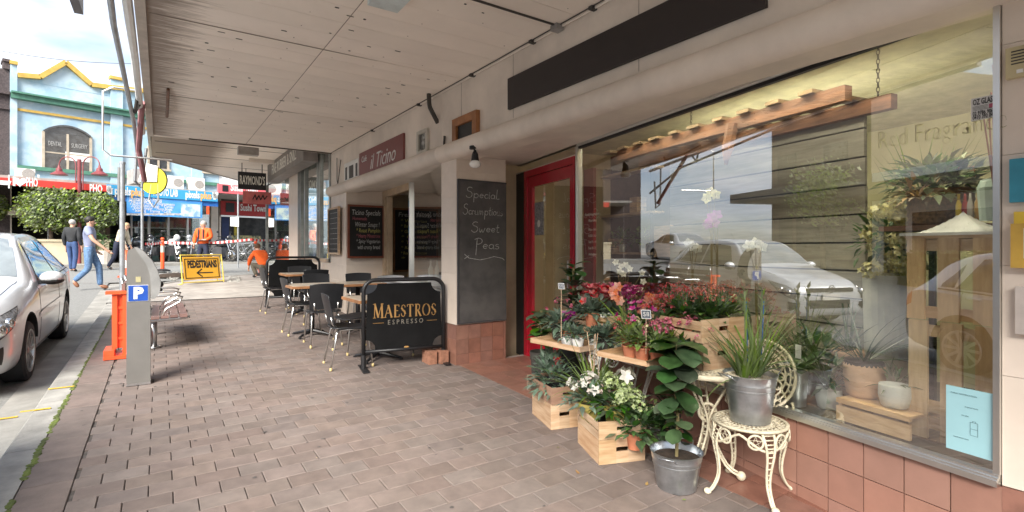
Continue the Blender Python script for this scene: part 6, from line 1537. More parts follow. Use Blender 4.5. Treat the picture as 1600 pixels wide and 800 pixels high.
# ============================================================ florist stock
def V3(*a): return Vector(a)
def crate(c0, cr, cl, z, h, label, wm=None, rows=1, group=None, ends=True, name='wooden_crate', th=.012, base_in=0):
    """c0 front corner, cr corner to the right, cl corner along the long side (plan points)"""
    c0 = Vector((c0.x, c0.y)); ex = Vector((cr.x, cr.y))-c0; w_ = ex.length; ex.normalize(); ey = Vector((-ex.y, ex.x))
    l_ = (Vector((cl.x, cl.y))-c0).length
    cc = c0+ex*w_/2+ey*l_/2
    t = thing(name, label, 'crate', (cc.x, cc.y, z), math.atan2(ex.y, ex.x), group); wm = wm or m_wood_h
    a, b = w_/2, l_/2; mb = MB().box(-a+th, a-th, -b+th, b-th, 0, .01); mb.build('base', wm, t)
    for s in (-1, 1):                                        # end boards with a hand hole
        y0, y1 = (s*b-th, s*b) if s > 0 else (-b, -b+th); hh = min(.024, h*.16); hw = min(.045, w_*.2); zc = h*.62 if h > .1 else h*.5
        if h > .08: MB().box(-a, -hw, y0, y1, 0, h).box(hw, a, y0, y1, 0, h).box(-hw, hw, y0, y1, 0, zc-hh).box(-hw, hw, y0, y1, zc+hh*.3, h).build('end_board', wm, t)
        else: MB().box(-a, a, y0, y1, 0, h).build('end_board', wm, t)
        x0, x1 = (s*a-th, s*a) if s > 0 else (-a, -a+th); rh = h/rows
        for k in range(rows):
            MB().box(x0, x1, -b+th+.001, b-th-.001, k*rh+(.004 if k else 0), (k+1)*rh-(.012 if rows > 1 else 0)).build('side_slat', wm, t)
    return t
def crate_px(p0, pr, pl, h, H, label, **k):
    a, b, c = G(*p0, h), G(*pr, h), G(*pl, h); return crate(a, b, c, gz(a.y)+h, H, label, **k)
def pot(t, r, h, m, soil=True, kind='pot', rim=True, taper=.75):
    pr = [(.001, 0), (r*taper, 0), (r*.97, h*.86)]+([(r*1.06, h*.86), (r*1.08, h), (r*.95, h), (r*.93, h*.88)] if rim else [(r, h), (r*.93, h), (r*.91, h*.85)])+[(r*.9, h*.84)]
    o = MB().lathe(pr, n=26).build(kind, m, t, autosm=35)
    if soil: MB().lathe([(.001, h*.87), (r*.6, h*.88), (r*.93, h*.84)], n=18).build('soil', m_soil, t)
    return o
def bucket(t, r, h, handles=True):
    pr = [(.001, 0), (r*.74, 0), (r*.76, .012), (r*.90, h*.66), (r*.92, h*.67), (r*.925, h*.70), (r*.91, h*.71), (r*.94, h*.80), (r*.96, h*.81), (r*.955, h*.84), (r*1.0, h*.98), (r*1.03, h), (r*1.0, h*1.01), (r*.97, h*.97), (r*.86, h*.5), (r*.001, h*.5)]
    MB().lathe(pr, n=40).build('bucket', m_galv, t, autosm=30)
    for s in (-1, 1):
        MB().tube([V3(s*r*.97, -.05, h*.9), V3(s*(r+.045), -.045, h*1.03), V3(s*(r+.05), .045, h*1.03), V3(s*r*.97, .05, h*.9)], .0045, 8).build('handle', m_galv, t, smooth=True)
def outward(c, e0=0, e1=1.4):
    a = rr(0, 6.283); e = rr(e0, e1); return V3(math.cos(a)*math.cos(e), math.sin(a)*math.cos(e), math.sin(e))
def bush(c, r, n, l, wd, e0=-.2, e1=1.4, zs=1, curl=.5, mb=None, seg=3, fold=.12):
    mb = mb or MB()
    for _ in range(n):
        d = outward(0, e0, e1); k = rr(.25, 1); p = Vector(c)+V3(d.x*r*k, d.y*r*k, d.z*r*k*zs); s = rr(.7, 1.25)
        mb.leaf(p, (d+V3(rr(-.5, .5), rr(-.5, .5), rr(-.3, .4))).normalized(), l*s, wd*s, curl*rr(.3, 1.6), seg, fold=fold)
    return mb
def straps(c, n, L, wd, spread=.5, curl=1.0, r0=.03, mb=None, emin=.9, dirs=None):
    mb = mb or MB()
    for _ in range(n):
        a = rr(*dirs) if dirs else rr(0, 6.283); e = rr(emin, 1.5)-rr(0, spread)*.3
        d = V3(math.cos(a)*math.cos(e), math.sin(a)*math.cos(e), math.sin(e))
        mb.leaf(Vector(c)+V3(math.cos(a)*r0*rr(0, 1), math.sin(a)*r0*rr(0, 1), 0), d, L*rr(.6, 1.15), wd*rr(.7, 1.2), curl*rr(.2, 1.4), 8, fold=.25, tip=.35)
    return mb
def flower(mb, c, r, n=5, d=None, cup=.4, wd=.7):
    d = (d or outward(0, .2, 1.3)).normalized(); u = d.orthogonal().normalized(); v = d.cross(u); a0 = rr(0, 6)
    for k in range(n):
        a = a0+k*6.283/n; q = (u*math.cos(a)+v*math.sin(a)+d*cup).normalized(); mb.leaf(c, q, r, r*wd, .35, 3, up=d, fold=.05, tip=.8)
    return mb
def flowers(c, r, n, fr, zs=.6, e0=.1, np_=5, mb=None, cup=.4, wd=.7):
    mb = mb or MB()
    for _ in range(n):
        d = outward(0, e0, 1.5); k = rr(.6, 1.08); flower(mb, Vector(c)+V3(d.x*r*k, d.y*r*k, d.z*r*k*zs), fr*rr(.7, 1.2), np_, (d+V3(rr(-.4, .4), rr(-.4, .4), .2)), cup, wd)
    return mb
def broad(mb, p, d, l, w_, curl=.5, seg=8): return mb.leaf(p, d, l, w_, curl, seg, fold=.10, tip=-1)
def ploc(px, py, h=0): p = G(px, py, h); return Vector((p.x, p.y, p.z))
# ---- 1 fiddle leaf in zinc bucket on the ground
p = ploc(1057, 760); dd = depth(p); r_ = 39.5/F*dd
t = thing('potted_fig', 'glossy fiddle leaf fig in a galvanised bucket on the paving left of the iron chair', 'potted plant', p, R(20))
hB_ = (760-702)/F*dd*.98; bucket(t, r_, hB_); MB().lathe([(.001, hB_*.83), (r_*.93, hB_*.80)], n=20).build('soil', m_soil, t)
ht = zpy(532, dd)-p.z
MB().tube([(0, 0, hB_*.7), (.01, -.005, hB_+.2), (-.01, .01, ht*.75), (0, 0, ht*.97)], [.011, .010, .008, .004], 7).build('stem', m_stem, t)
for i in range(46):
    z = hB_+.05+(ht-hB_-.05)*(i/46)**.85; a = i*2.4+rr(-.3, .3); e = rr(-.45, .75)+.4*(i/46); s = .72+.55*(i/46)
    lp_ = MB(); broad(lp_, (0, 0, z), V3(math.cos(a)*math.cos(e), math.sin(a)*math.cos(e), math.sin(e)), .165*s*rr(.8, 1.2), .135*s, rr(.4, 1.1)); lp_.build('leaf', m_leafd if (i > 14 or random.random() < .3) else m_leafm, t, smooth=True)
# ---- 2 crate stacks on the ground
gC = 'pine crates used as plant stands'
ca = crate_px((936, 727), (1008, 720), (904, 691), 0, .165, 'lower pine crate of the front pair, standing on the paving', rows=1, group=None)
H1 = zpy(657, depth(ca.location))-ca.location.z
ca2 = crate_px((936, 727), (1010, 720), (900, 690), 0, .12, 'upper pine crate of the front pair holding two olive pots', rows=2); ca2.location.z += .168
cb = crate_px((861, 672), (903, 667), (830, 646), 0, .20, 'lower pale crate of the rear pair beside the entrance tiles', rows=1)
cb2 = crate_px((862, 673), (912, 666), (822, 642), 0, .13, 'upper weathered crate of the rear pair with a black pot inside', rows=1, wm=mat('weathered_pine', (.36, .22, .15), .7, col2=(.26, .15, .10), scale=4, stretch=(1, 1, 8))); cb2.location.z += .203
m_olive = mat('olive_pot', (.34, .28, .08), .4, var=.06)
zC = ca2.location.z+.01
def on(px, z, ref): d = (CAM_H-z)/1; return None
def plan(px, d, z): r = ray(px); return Vector((r.x*d, r.y*d, z))
dC = depth(ca.location)
for i, (px, dy, lab, kind) in enumerate(((922, .10, 'white hellebore in an olive pot, left one in the front crate', 0), (963, -.04, 'lime green hydrangea in an olive pot, right one in the front crate', 1))):
    t = thing('potted_flower', lab, 'potted plant', plan(px, dC+dy, zC), rr(0, 6)); pot(t, .085, .15, m_olive)
    if kind == 0:
        bush((0, 0, .15), .19, 150, .09, .038, -.2, 1.2, .7).build('foliage', m_leafg, t); flowers((0, 0, .25), .17, 16, .038, .7).build('flowers', m_pwh, t); flowers((0, 0, .24), .15, 14, .024, .7).build('buds', petal('blush_petal', (.70, .50, .42)), t)
    else:
        bush((0, 0, .15), .20, 140, .10, .042, -.2, 1.0, .7).build('foliage', m_leafm, t); fl_ = MB()
        for c in ((-.06, -.06, .31), (.07, -.05, .27), (-.02, -.13, .24), (.02, .04, .34), (-.13, -.03, .27)): flowers(c, .055, 46, .020, 1, -1.2, 4, fl_)
        fl_.build('flower_heads', m_plime, t); flowers((-.02, -.06, .39), .07, 6, .055, .5).build('white_blooms', m_pwh, t)
        bush((.12, .06, .25), .12, 60, .09, .022, .2, 1.3, .9).build('light_foliage', m_leafl, t)
t = thing('strap_plant', 'tall arching strap leaved plant rising between the front crates', 'potted plant', plan(928, 3.85, gz(2.8)), 0); pot(t, .10, .30, m_black)
straps((0, 0, .3), 44, .62, .020, .5, .9, emin=1.0).build('leaves', m_strap, t)
straps((0, 0, .3), 12, .5, .016, .8, 1.8, emin=.7).build('drooping_leaves', m_strap, t)
for k in range(4): MB().tube([(rr(-.05, .05), rr(-.05, .05), .3), (rr(-.08, .08), rr(-.08, .08), .82)], .003, 5).build('stake', m_wood, t)
dCb = depth(cb2.location)
t = thing('potted_shrub', 'blue grey leaved fern like plant in a black pot on the rear crate', 'potted plant', plan(862, dCb, cb2.location.z+.012), 0); pot(t, .11, .12, m_black)
mb = bush((0, 0, .10), .20, 230, .085, .036, -.25, 1.3, 1.25, fold=.1); bush((.02, -.05, .06), .22, 90, .10, .03, -.3, .6, .5, mb=mb)
mb.build('foliage', m_leafg, t)
t = thing('potted_fig', 'bright green broad leaved fig behind the rear crate by the red door', 'potted plant', plan(846, dCb+.35, gz(3.3)), 0); pot(t, .10, .5, mat('dark_pot', (.05, .045, .04), .5))
hh_ = zpy(478, depth(t.location))-t.location.z
for i in range(34):
    z = .55+(hh_-.6)*i/34; a = i*2.4; e = rr(0, .8); mb = MB(); broad(mb, (0, 0, z), V3(math.cos(a)*math.cos(e), math.sin(a)*math.cos(e), math.sin(e)), rr(.12, .17), .10, .8); mb.build('leaf', m_leafm, t, smooth=True)
MB().tube([(0, 0, .4), (0, 0, hh_*.95)], .01, 6).build('stem', m_stem, t)

# ---- cast iron furniture
def iron_disc(mb, r, z, c=(0, 0), rings=6, spokes=28, tr=.0045, y_up=None):
    for k in range(1, rings+1): rad = r*k/rings; mb.tube([(c[0]+rad*math.cos(a), c[1]+rad*math.sin(a), z) for a in [i*6.283/36 for i in range(36)]], tr*(1.6 if k == rings else 1), 5, closed=True)
    for i in range(spokes):
        a = i*6.283/spokes; 
        for k in range(rings):
            r0, r1 = r*k/rings, r*(k+1)/rings; a1 = a+(.11 if k % 2 else -.11)
            if k == 0 and i % 3: continue
            mb.tube([(c[0]+r0*math.cos(a), c[1]+r0*math.sin(a), z), (c[0]+r1*math.cos(a1), c[1]+r1*math.sin(a1), z)], tr, 4)
def star(mb, M, r, tr=.004):
    pts = [V3(r*math.sin(i*4*math.pi/5), r*math.cos(i*4*math.pi/5), 0) for i in range(5)]
    mb.tube([M @ q for q in pts], tr, 5, closed=True)
    mb.tube([M @ V3(r*1.12*math.cos(a), r*1.12*math.sin(a), 0) for a in [i*6.283/20 for i in range(20)]], tr*1.7, 6, closed=True)
ft = [G(1103, 767), G(1180, 799), G(1237, 777), G(1153, 746)]
cc = sum(ft, V3(0, 0, 0))/4; print('chair', cc, [(f-cc).length for f in ft])
cc = Vector((cc.x+.03, cc.y+.0, gz(cc.y)))
SH = .44; sr = .205
fr_ = sum(((f-cc).xy.length for f in ft))/4
fa_ = math.atan2(-.26, -.97)
chI = thing('iron_chair', 'cream cast iron garden chair with pierced oval back standing on the paving', 'chair', cc, 0)
mb = MB(); iron_disc(mb, sr, SH-.006, rings=6, spokes=30); mb.build('seat', m_iron, chI, smooth=True)
MB().lathe([(sr-.012, SH-.012), (sr+.006, SH-.012), (sr+.010, SH), (sr-.004, SH+.004), (sr-.012, SH)], n=44).build('seat_rim', m_iron, chI, smooth=True)
MB().lathe([(.0, SH-.010), (sr*.98, SH-.010)], n=44).v
legs = []
for k in range(4):
    a = fa_+R(45)+k*math.pi/2; u = V3(math.cos(a), math.sin(a), 0)
    prof = [(sr-.015, SH-.01), (sr+.012, SH-.07), (sr+.015, SH-.14), (sr-.006, SH-.25), (sr-.004, SH-.33), (sr+.03, SH-.40), (sr+.062, .018)]
    pts = [catmull([(q[0], q[1]) for q in prof], i/3) for i in range(19)]
    lg = MB(); sd_ = V3(-u.y, u.x, 0)
    for s_ in (-1, 1): lg.tube([u*q[0]+V3(0, 0, q[1])+sd_*s_*(.030*(q[1]/SH)**2.2+.007) for q in pts], .0075, 6)
    for i in range(1, 17): q = pts[i]; w2_ = .030*(q[1]/SH)**2.2+.007; A = u*q[0]+V3(0, 0, q[1]); lg.tube([A-sd_*w2_, A+sd_*w2_], .005, 4)
    lg.sphere(u*prof[-1][0]+V3(0, 0, .02), .021, 10, 7, (1.1, 1.1, .9)).build('leg', m_iron, chI, smooth=True)
    for s_ in (-1, 1):
        b_ = a+s_*R(21); ub = V3(math.cos(b_), math.sin(b_), 0); M = frame(ub*(sr+.004)+V3(0, 0, SH-.062), V3(-ub.y, ub.x, 0), (0, 0, 1)); q = MB(); star(q, M, .036); q.build('star_medallion', m_iron, chI, smooth=True)
mb = MB()
for k in range(4):
    for s_ in range(12):
        pass
    a0 = fa_+R(45)+k*math.pi/2
    mb.tube([V3(sr*1.02*math.cos(a0+R(90)*i/14), sr*1.02*math.sin(a0+R(90)*i/14), SH-.03-.085*abs(math.cos(math.pi*i/14))**1.4) for i in range(15)], .008, 6)
mb.build('apron', m_iron, chI, smooth=True)
bd = V3(-math.cos(fa_), -math.sin(fa_), 0); bx = V3(-bd.y, bd.x, 0); Mb_ = Matrix((bx, (V3(0, 0, 1)+bd*.16).normalized(), bx.cross(V3(0, 0, 1)+bd*.16).normalized())).transposed().to_4x4(); Mb_.translation = bd*(sr-.01)+V3(0, 0, SH)
bk = MB(); tp = lambda x, y: Mb_ @ V3(x, y, .02*(x/.2)**2*-1)
def ov(s, a): return (.205*s*math.cos(a), .245+.205*s*math.sin(a)*1.05)
for s, tr_ in ((1.0, .010), (.86, .005), (.72, .006), (.5, .004)): bk.tube([tp(*ov(s, math.radians(-62+304*i/36))) for i in range(37)], tr_, 6)
for i in range(48):
    a = math.radians(-60+300*i/47); a2 = a+(.09 if i % 2 else -.09); bk.tube([tp(*ov(.86, a)), tp(*ov(.995, a2))], .0042, 4)
for i in range(28):
    a = math.radians(-50+280*i/27); a2 = a+(.14 if i % 2 else -.14); bk.tube([tp(*ov(.72, a)), tp(*ov(.86, a2))], .0045, 4)
for i in range(9):
    a = math.radians(-30+240*i/8); c_ = ov(.52, a); bk.tube([tp(c_[0]+.035*math.cos(b), c_[1]+.035*math.sin(b)*.8) for b in [k*6.283/10 for k in range(10)]], .007, 5, closed=True); bk.tube([tp(0, .2), tp(*ov(.36, a))], .007, 5); bk.tube([tp(*ov(.6, a)), tp(*ov(.72, a+.1))], .006, 4)
for s_ in (-1, 1):
    bk.tube([tp(s_*.19, .10), tp(s_*.205, .04), tp(s_*.16, -.0), tp(s_*.145, .05), tp(s_*.165, .075)], .009, 6); bk.tube([tp(s_*.06, -.01), tp(s_*.05, .06), tp(s_*.10, .10)], .010, 6); bk.tube([tp(s_*.02, -.01), tp(s_*.02, .2)], .008, 5)
for y in (.02, .06, .10, .14): bk.tube([tp(-.055, y), tp(.055, y)], .006, 4)
bk.build('backrest', m_iron, chI, smooth=True)
# bucket on the chair
p = Vector((cc.x, cc.y, cc.z+SH+.002)); dd = depth(p)
t = thing('potted_iris', 'tall strap leaved plant in a galvanised bucket standing on the cream iron chair', 'potted plant', p, R(-15)); rB = 39/F*dd; hB_ = (665-592)/F*dd*1.0; bucket(t, rB, hB_)
MB().lathe([(.001, hB_*.93), (rB*.92, hB_*.90)], n=20).build('bark_mulch', mat('bark_chips', (.55, .50, .42), .9, col2=(.2, .15, .1), scale=60, bump=1), t)
tpz = zpy(455, dd)-p.z
straps((-.05, 0, hB_*.85), 22, (tpz-hB_)*1.05, .019, .4, .9, r0=.03, emin=1.08).build('leaves', m_strap, t, smooth=True)
straps((.05, -.0, hB_*.85), 28, (tpz-hB_)*1.1, .020, .4, .7, r0=.035, emin=1.12).build('leaf_clump', m_strap, t, smooth=True)
straps((0, 0, hB_*.85), 14, .52, .014, .9, 1.6, emin=.6).build('drooping_leaves', m_strap, t, smooth=True)
for (x, y) in ((-.03, .0), (.06, -.01)):
    mb = MB().tube([(x, y, hB_), (x*1.4, y, tpz*1.0)], .006, 6)
    for k in range(6): mb.leaf((x*1.4, y, tpz*(.8+.04*k)), V3((-1)**k*.5, .1, .9), .06, .022, .2)
    mb.build('flower_spike', m_leafl, t)
    MB().tube([(x+.014, y, hB_), (x*1.4+.014, y, tpz*.92)], .003, 5).build('stake', mat('blue_tie', (.03, .15, .4), .5), t)
# round iron table (right) and its legs
hA = .70; r_t = ray(1105)*3.4; tc_ = V3(r_t.x, r_t.y, gz(r_t.y)+hA); rT = .28; tA = thing('iron_table', 'round cream cast iron garden table carrying the large flower crates', 'table', (tc_.x, tc_.y, gz(tc_.y)))

mb = MB(); iron_disc(mb, rT, hA-.006, rings=9, spokes=44, tr=.005); mb.build('tabletop', m_iron, tA, smooth=True); MB().lathe([(rT-.02, hA-.03), (rT+.004, hA-.03), (rT+.008, hA-.012), (rT, hA), (rT-.02, hA)], n=56).build('table_rim', m_iron, tA, smooth=True)
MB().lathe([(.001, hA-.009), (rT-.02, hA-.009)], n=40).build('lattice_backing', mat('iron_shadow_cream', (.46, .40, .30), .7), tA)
for k in range(3):
    a = R(172)+k*R(120); u = V3(math.cos(a), math.sin(a), 0); sd_ = V3(-u.y, u.x, 0)
    prof = [(rT*.62, hA-.02), (rT*.36, hA-.16), (rT*.08, hA-.32), (rT*.10, hA-.44), (rT*.42, hA-.62), (rT*.74, .03)]
    pts = [catmull(prof, i/3) for i in range(16)]; lg = MB()
    for s_ in (-1, 1): lg.tube([u*q[0]+V3(0, 0, q[1])+sd_*s_*.02 for q in pts], .008, 6)
    for i in range(1, 15): A = u*pts[i][0]+V3(0, 0, pts[i][1]); lg.tube([A-sd_*.02, A+sd_*.02], .006, 4)
    lg.sphere(u*prof[-1][0]+V3(0, 0, .028), .03, 10, 7).build('leg', m_iron, tA, smooth=True)
q = MB(); star(q, frame((0, 0, .40), (math.cos(TH), -math.sin(TH), 0), (0, 0, 1)), .05, .006); q.build('star_medallion', m_iron, tA)
# white table (left)
hT = .66; r_t = ray(965)*4.25; tb_ = V3(r_t.x, r_t.y, gz(r_t.y)+hT); rB2 = .33; tB = thing('iron_table', 'white cast iron table with pierced apron behind the front crates', 'table', (tb_.x, tb_.y, gz(tb_.y)));
MB().lathe([(.001, hT-.02), (rB2, hT-.02), (rB2+.006, hT-.01), (rB2, hT), (.001, hT)], n=44).build('tabletop', m_ironw, tB)
for k in range(4):
    a = R(45)+k*R(90)-TH; u = V3(math.cos(a), math.sin(a), 0); sd_ = V3(-u.y, u.x, 0)
    pts = [catmull([(rB2*.9, hT-.02), (rB2*.95, hT-.15), (rB2*.72, hT-.4), (rB2*.8, hT-.55), (rB2*1.0, .02)], i/3) for i in range(13)]
    lg = MB()
    for s_ in (-1, 1): lg.tube([u*q[0]+V3(0, 0, q[1])+sd_*s_*(.01+.05*(q[1]/hT)**3) for q in pts], .009, 6)
    for i in range(1, 12): w2_ = .01+.05*(pts[i][1]/hT)**3; A = u*pts[i][0]+V3(0, 0, pts[i][1]); lg.tube([A-sd_*w2_, A+sd_*w2_], .006, 4)
    lg.build('leg', m_ironw, tB, smooth=True); q = MB()
    for s_ in (-1, 0, 1):
        b_ = a+s_*R(26); ub = V3(math.cos(b_), math.sin(b_), 0); star(q, frame(ub*(rB2-.0)+V3(0, 0, hT-.075), V3(-ub.y, ub.x, 0), (0, 0, 1)), .04, .005)
    q.build('pierced_apron', m_ironw, tB, smooth=True)
# stock on the right table
hA_ = hA+.002
cE = crate_px((1099, 580), (1158, 572), (1034, 553), hA_, .175, 'lower crate of the pair on the round iron table', rows=2)
zE = zpy(500, depth(G(1099, 580, hA_))); cE2 = crate_px((1097, 581), (1164, 571), (1030, 552), hA_, max(.1, zE-cE.location.z-.178), 'upper crate on the round iron table packed with red kalanchoe', rows=2); cE2.location.z += .178; zt_ = cE2.location.z+.02
m_pinkish = mat('dusty_coral_petal', (.42, .09, .035), .6, island=.3)
dE = depth(cE2.location); k = 0
for (px, dy, c, lab) in ((1052, .16, m_pred, 'red kalanchoe at the far left corner of the tall crate'), (1072, .02, m_pred, 'deep red kalanchoe at the front left of the tall crate'), (1096, .10, m_pinkish, 'coral budded kalanchoe in the middle of the tall crate'), (1112, -.08, m_pinkish, 'leafy coral kalanchoe at the front corner of the tall crate'), (1134, .02, m_pinkish, 'coral kalanchoe at the right end of the tall crate')):
    t = thing('potted_kalanchoe', lab, 'potted plant', plan(px, dE+dy, zt_), rr(0, 6)); pot(t, .055, .09, m_terra)
    bush((0, 0, .10), .125, 130, .06, .04, .0, 1.3, 1.1, fold=.05).build('foliage', m_leafm if k % 2 else m_leafl, t); f_ = MB(); st_ = MB()
    for _ in range(34):
        d = outward(0, .5, 1.5); e = V3(0, 0, .12)+d*rr(.14, .22); st_.tube([(0, 0, .1), e], .002, 3); flowers(e, .016, 6, .009, 1, -.5, 4, f_)
    st_.build('flower_stems', m_leafm, t); f_.build('flowers', c, t); k += 1
tr = crate_px((1014, 574), (1058, 564), (967, 549), hA_+.006, .035, 'low pine tray of terracotta pots overhanging the round iron table', rows=1, name='wooden_tray')
zt_ = tr.location.z+.012; dT_ = depth(G(1014, 572, hA_))
for i, (px, dy, c, lab) in enumerate(((984, .20, m_pred, 'left of the three terracotta pots in the low tray'), (1003, .12, m_pyel, 'middle of the three terracotta pots in the low tray'), (1027, .06, m_ppink, 'right of the three terracotta pots in the low tray'), (1044, .10, m_ppink, 'pink flowering pot hidden at the right end of the low tray'))):
    t = thing('potted_succulent', lab, 'potted plant', plan(px, dT_+dy, zt_), rr(0, 6)); pot(t, .052, .085, m_terra)
    bush((0, 0, .10), .10, 130, .05, .03, .0, 1.4, 1.3, fold=.05).build('foliage', m_leafl, t)
    f_ = MB(); st_ = MB()
    for _ in range((6, 4, 22, 30)[i]):
        d = outward(0, .75, 1.5); e = V3(0, 0, .1)+d*rr(.12, .19); st_.tube([(0, 0, .1), e], .002, 3); flowers(e, .018, 7, .011, 1, -.5, 4, f_)
    st_.build('flower_stems', m_leafl, t); f_.build('flowers', c, t)
def tagsign(px, py, d, w_, h_, s, label, zb):
    c = at(px, d, py); t = thing('price_tag', label, 'price tag', (c.x, c.y, c.z-h_/2)); M = frame(c, (math.cos(TH+.25), -math.sin(TH+.25), 0), (0, .12, 1))
    B(MB().box(-w_/2, w_/2, -h_/2, h_/2, -.002, .002, M), 'card', m_wt, t); B(MB().box(-w_/2+.004, w_/2-.004, -h_/2+.004, h_/2-.004, .002, .0028, M), 'slate', mat('tag_slate', (.06, .075, .10), .6), t)
    text('price', s, h_*.7, M @ Matrix.Translation((0, 0, .003)), m_chalk, t, fit=w_*.62, ext=.0004); B(MB().tube([c+V3(0, 0, -h_/2), V3(c.x, c.y, zb)], .0028, 5), 'stick', m_wood, t)
tagsign(1009.5, 491, dT_+.02, .062, .058, "$8", 'small slate price tag above the terracotta pots', zt_+.06)
tagsign(877, 447, 3.75, .045, .045, "$35", 'small white bordered price tag beside the magenta flowers', .9)
# orange orchid
t = thing('orange_orchid', 'orange cymbidium orchid with arching leaves behind the terracotta pots', 'potted plant', plan(985, dT_+.45, gz(2.5)+hA_), 0); pot(t, .07, .13, m_terra)
straps((0, 0, .12), 26, .44, .020, .6, 1.3, emin=.75).build('leaves', m_strap, t)
rgt = V3(math.cos(TH), -math.sin(TH), 0); f_ = MB(); st_ = MB()
for (px, py) in ((965, 448), (960, 462), (968, 470), (958, 455), (1020, 466), (1030, 478), (1012, 464), (1026, 470), (1001, 482), (1004, 487), (1013, 468)):
    c = at(px, dT_+.40, py)-t.location; flower(MB(), c, .042, 6, -V3(math.sin(TH), math.cos(TH), -.1)+V3(rr(-.5, .5), rr(-.3, .3), 0), .3, .75).build('flower', m_por, t); st_.tube([(0, 0, .12), c*.6+V3(0, 0, .1), c], .003, 4)
st_.build('flower_stems', m_stem, t)
# stock on the left table
hL = .662
tr2 = crate_px((906, 551), (962, 540), (866, 528), hL, .04, 'low pine tray of white pots on the white iron table', rows=1, name='wooden_tray'); zt_ = tr2.location.z+.012; dL = depth(G(905, 550, hL))
for i, (px, dy, lab) in enumerate(((886, .17, 'grey succulent in a small white pot, left one in the tray'), (903, .10, 'grey succulent in a small white pot nearest the viewer'), (928, .12, 'trailing grey succulent at the right end of the tray'))):
    t = thing('potted_succulent', lab, 'potted plant', plan(px, dL+dy, zt_), rr(0, 6)); pot(t, .05, .075, m_white, rim=False); bush((0, 0, .09), .09, 120, .045, .022, -.2, 1.4, .9).build('foliage', m_leafg, t)
cH = crate_px((950, 524), (1000, 516), (906, 505), .745, .15, 'slatted pine crate of red cyclamen on the white iron table', rows=3); zt_ = cH.location.z+.03; cH0 = crate_px((950, 533), (996, 526), (912, 515), hL+.001, .08, 'shallow dark pine box under the cyclamen crate', wm=m_oak); dH = depth(cH.location)
for i, (px, dy, c, lab) in enumerate(((918, .14, m_pred, 'scarlet cyclamen at the left end of the slatted crate'), (942, .04, m_pred, 'scarlet cyclamen in the middle of the slatted crate'), (966, .06, m_pmag, 'magenta cyclamen at the right end of the slatted crate'), (948, .28, m_ppink, 'pink cyclamen at the back of the slatted crate'), (984, .22, m_pmag, 'dark magenta cyclamen behind the orange orchid'))):
    t = thing('potted_cyclamen', lab, 'potted plant', plan(px, dH+dy, zt_), rr(0, 6)); pot(t, .06, .10, m_terra); bush((0, 0, .11), .15, 90, .075, .06, -.3, .9, .5, fold=.04).build('foliage', m_leafg, t)
    f_ = MB(); st_ = MB()
    for _ in range(30):
        d = outward(0, .45, 1.5); e = V3(0, 0, .1)+d*rr(.15, .24); st_.tube([(0, 0, .1), e], .002, 3); flower(f_, e, .044, 5, V3(rr(-.3, .3), rr(-.3, .3), 1), 1.4, .85)
    st_.build('flower_stems', m_stem, t); f_.build('flowers', c, t)
t = thing('magenta_cyclamen', 'small magenta cyclamen at the left edge of the white table', 'potted plant', plan(888, dL+.42, gz(3)+hL), 0); pot(t, .055, .10, m_terra); bush((0, 0, .1), .10, 50, .06, .05, -.1, .9, .5).build('foliage', m_leafd, t)
f_ = MB(); [flower(f_, V3(rr(-.06, .06), rr(-.06, .06), rr(.17, .24)), .034, 5, V3(rr(-.3, .3), rr(-.3, .3), 1), 1.2, .8) for _ in range(16)]; f_.build('flowers', petal('violet_petal', (.62, .03, .45)), t)
t = thing('potted_fig', 'dark glossy broad leaved plant standing behind the magenta cyclamen', 'potted plant', plan(896, dL+.75, gz(3.2)), 0); pot(t, .12, .6, MATS['dark_pot']); hh_ = zpy(402, depth(t.location))-t.location.z
for i in range(40):
    z = .62+(hh_-.68)*i/40; a = i*2.4; e = rr(.1, 1.0); mb = MB(); broad(mb, (0, 0, z), V3(math.cos(a)*math.cos(e), math.sin(a)*math.cos(e), math.sin(e)), rr(.14, .2), .11, .7); mb.build('leaf', m_leafd, t, smooth=True)
MB().tube([(0, 0, .5), (0, 0, hh_*.95)], .012, 6).build('stem', m_stem, t)
t = thing('cream_orchid', 'cream and white orchid blooms behind the red cyclamen', 'potted plant', plan(975, dH+.42, gz(3)+hL), 0); pot(t, .07, .16, MATS['dark_pot']); straps((0, 0, .15), 16, .32, .035, .6, 1.0, emin=.6).build('leaves', m_leafd, t)
f_ = MB(); st_ = MB()
for (px, py) in ((962, 410), (970, 416), (978, 414), (974, 428), (1003, 426), (1005, 440), (1000, 452), (984, 420), (968, 424)): c = at(px, dH+.40, py)-t.location; flower(MB(), c, .036, 5, V3(-.6, -.8, 0)+V3(rr(-.4, .4), 0, 0), .3, .8).build('flower', m_pwh, t); st_.tube([(0, 0, .15), c*.6+V3(0, 0, .1), c], .003, 4)
st_.build('flower_stems', m_stem, t)
# more greenery filling the corner below the window
for (px, py, h_, lab, m, L_) in ((1010, 560, .80, 'leafy green plant in the gap between the two tables', m_leafd, .16), (1060, 640, .35, 'dark leaved plant in shade under the round table', m_leafd, .12)):
    p = G(px, py+60); t = thing('potted_shrub', lab, 'potted plant', plan(px, depth(p)+.35, gz(2.3)), 0); pot(t, .1, h_*.5, MATS['dark_pot']); bush((0, 0, h_*.5), .2, 70, L_, .05, .1, 1.4, h_/.5).build('foliage', m, t)
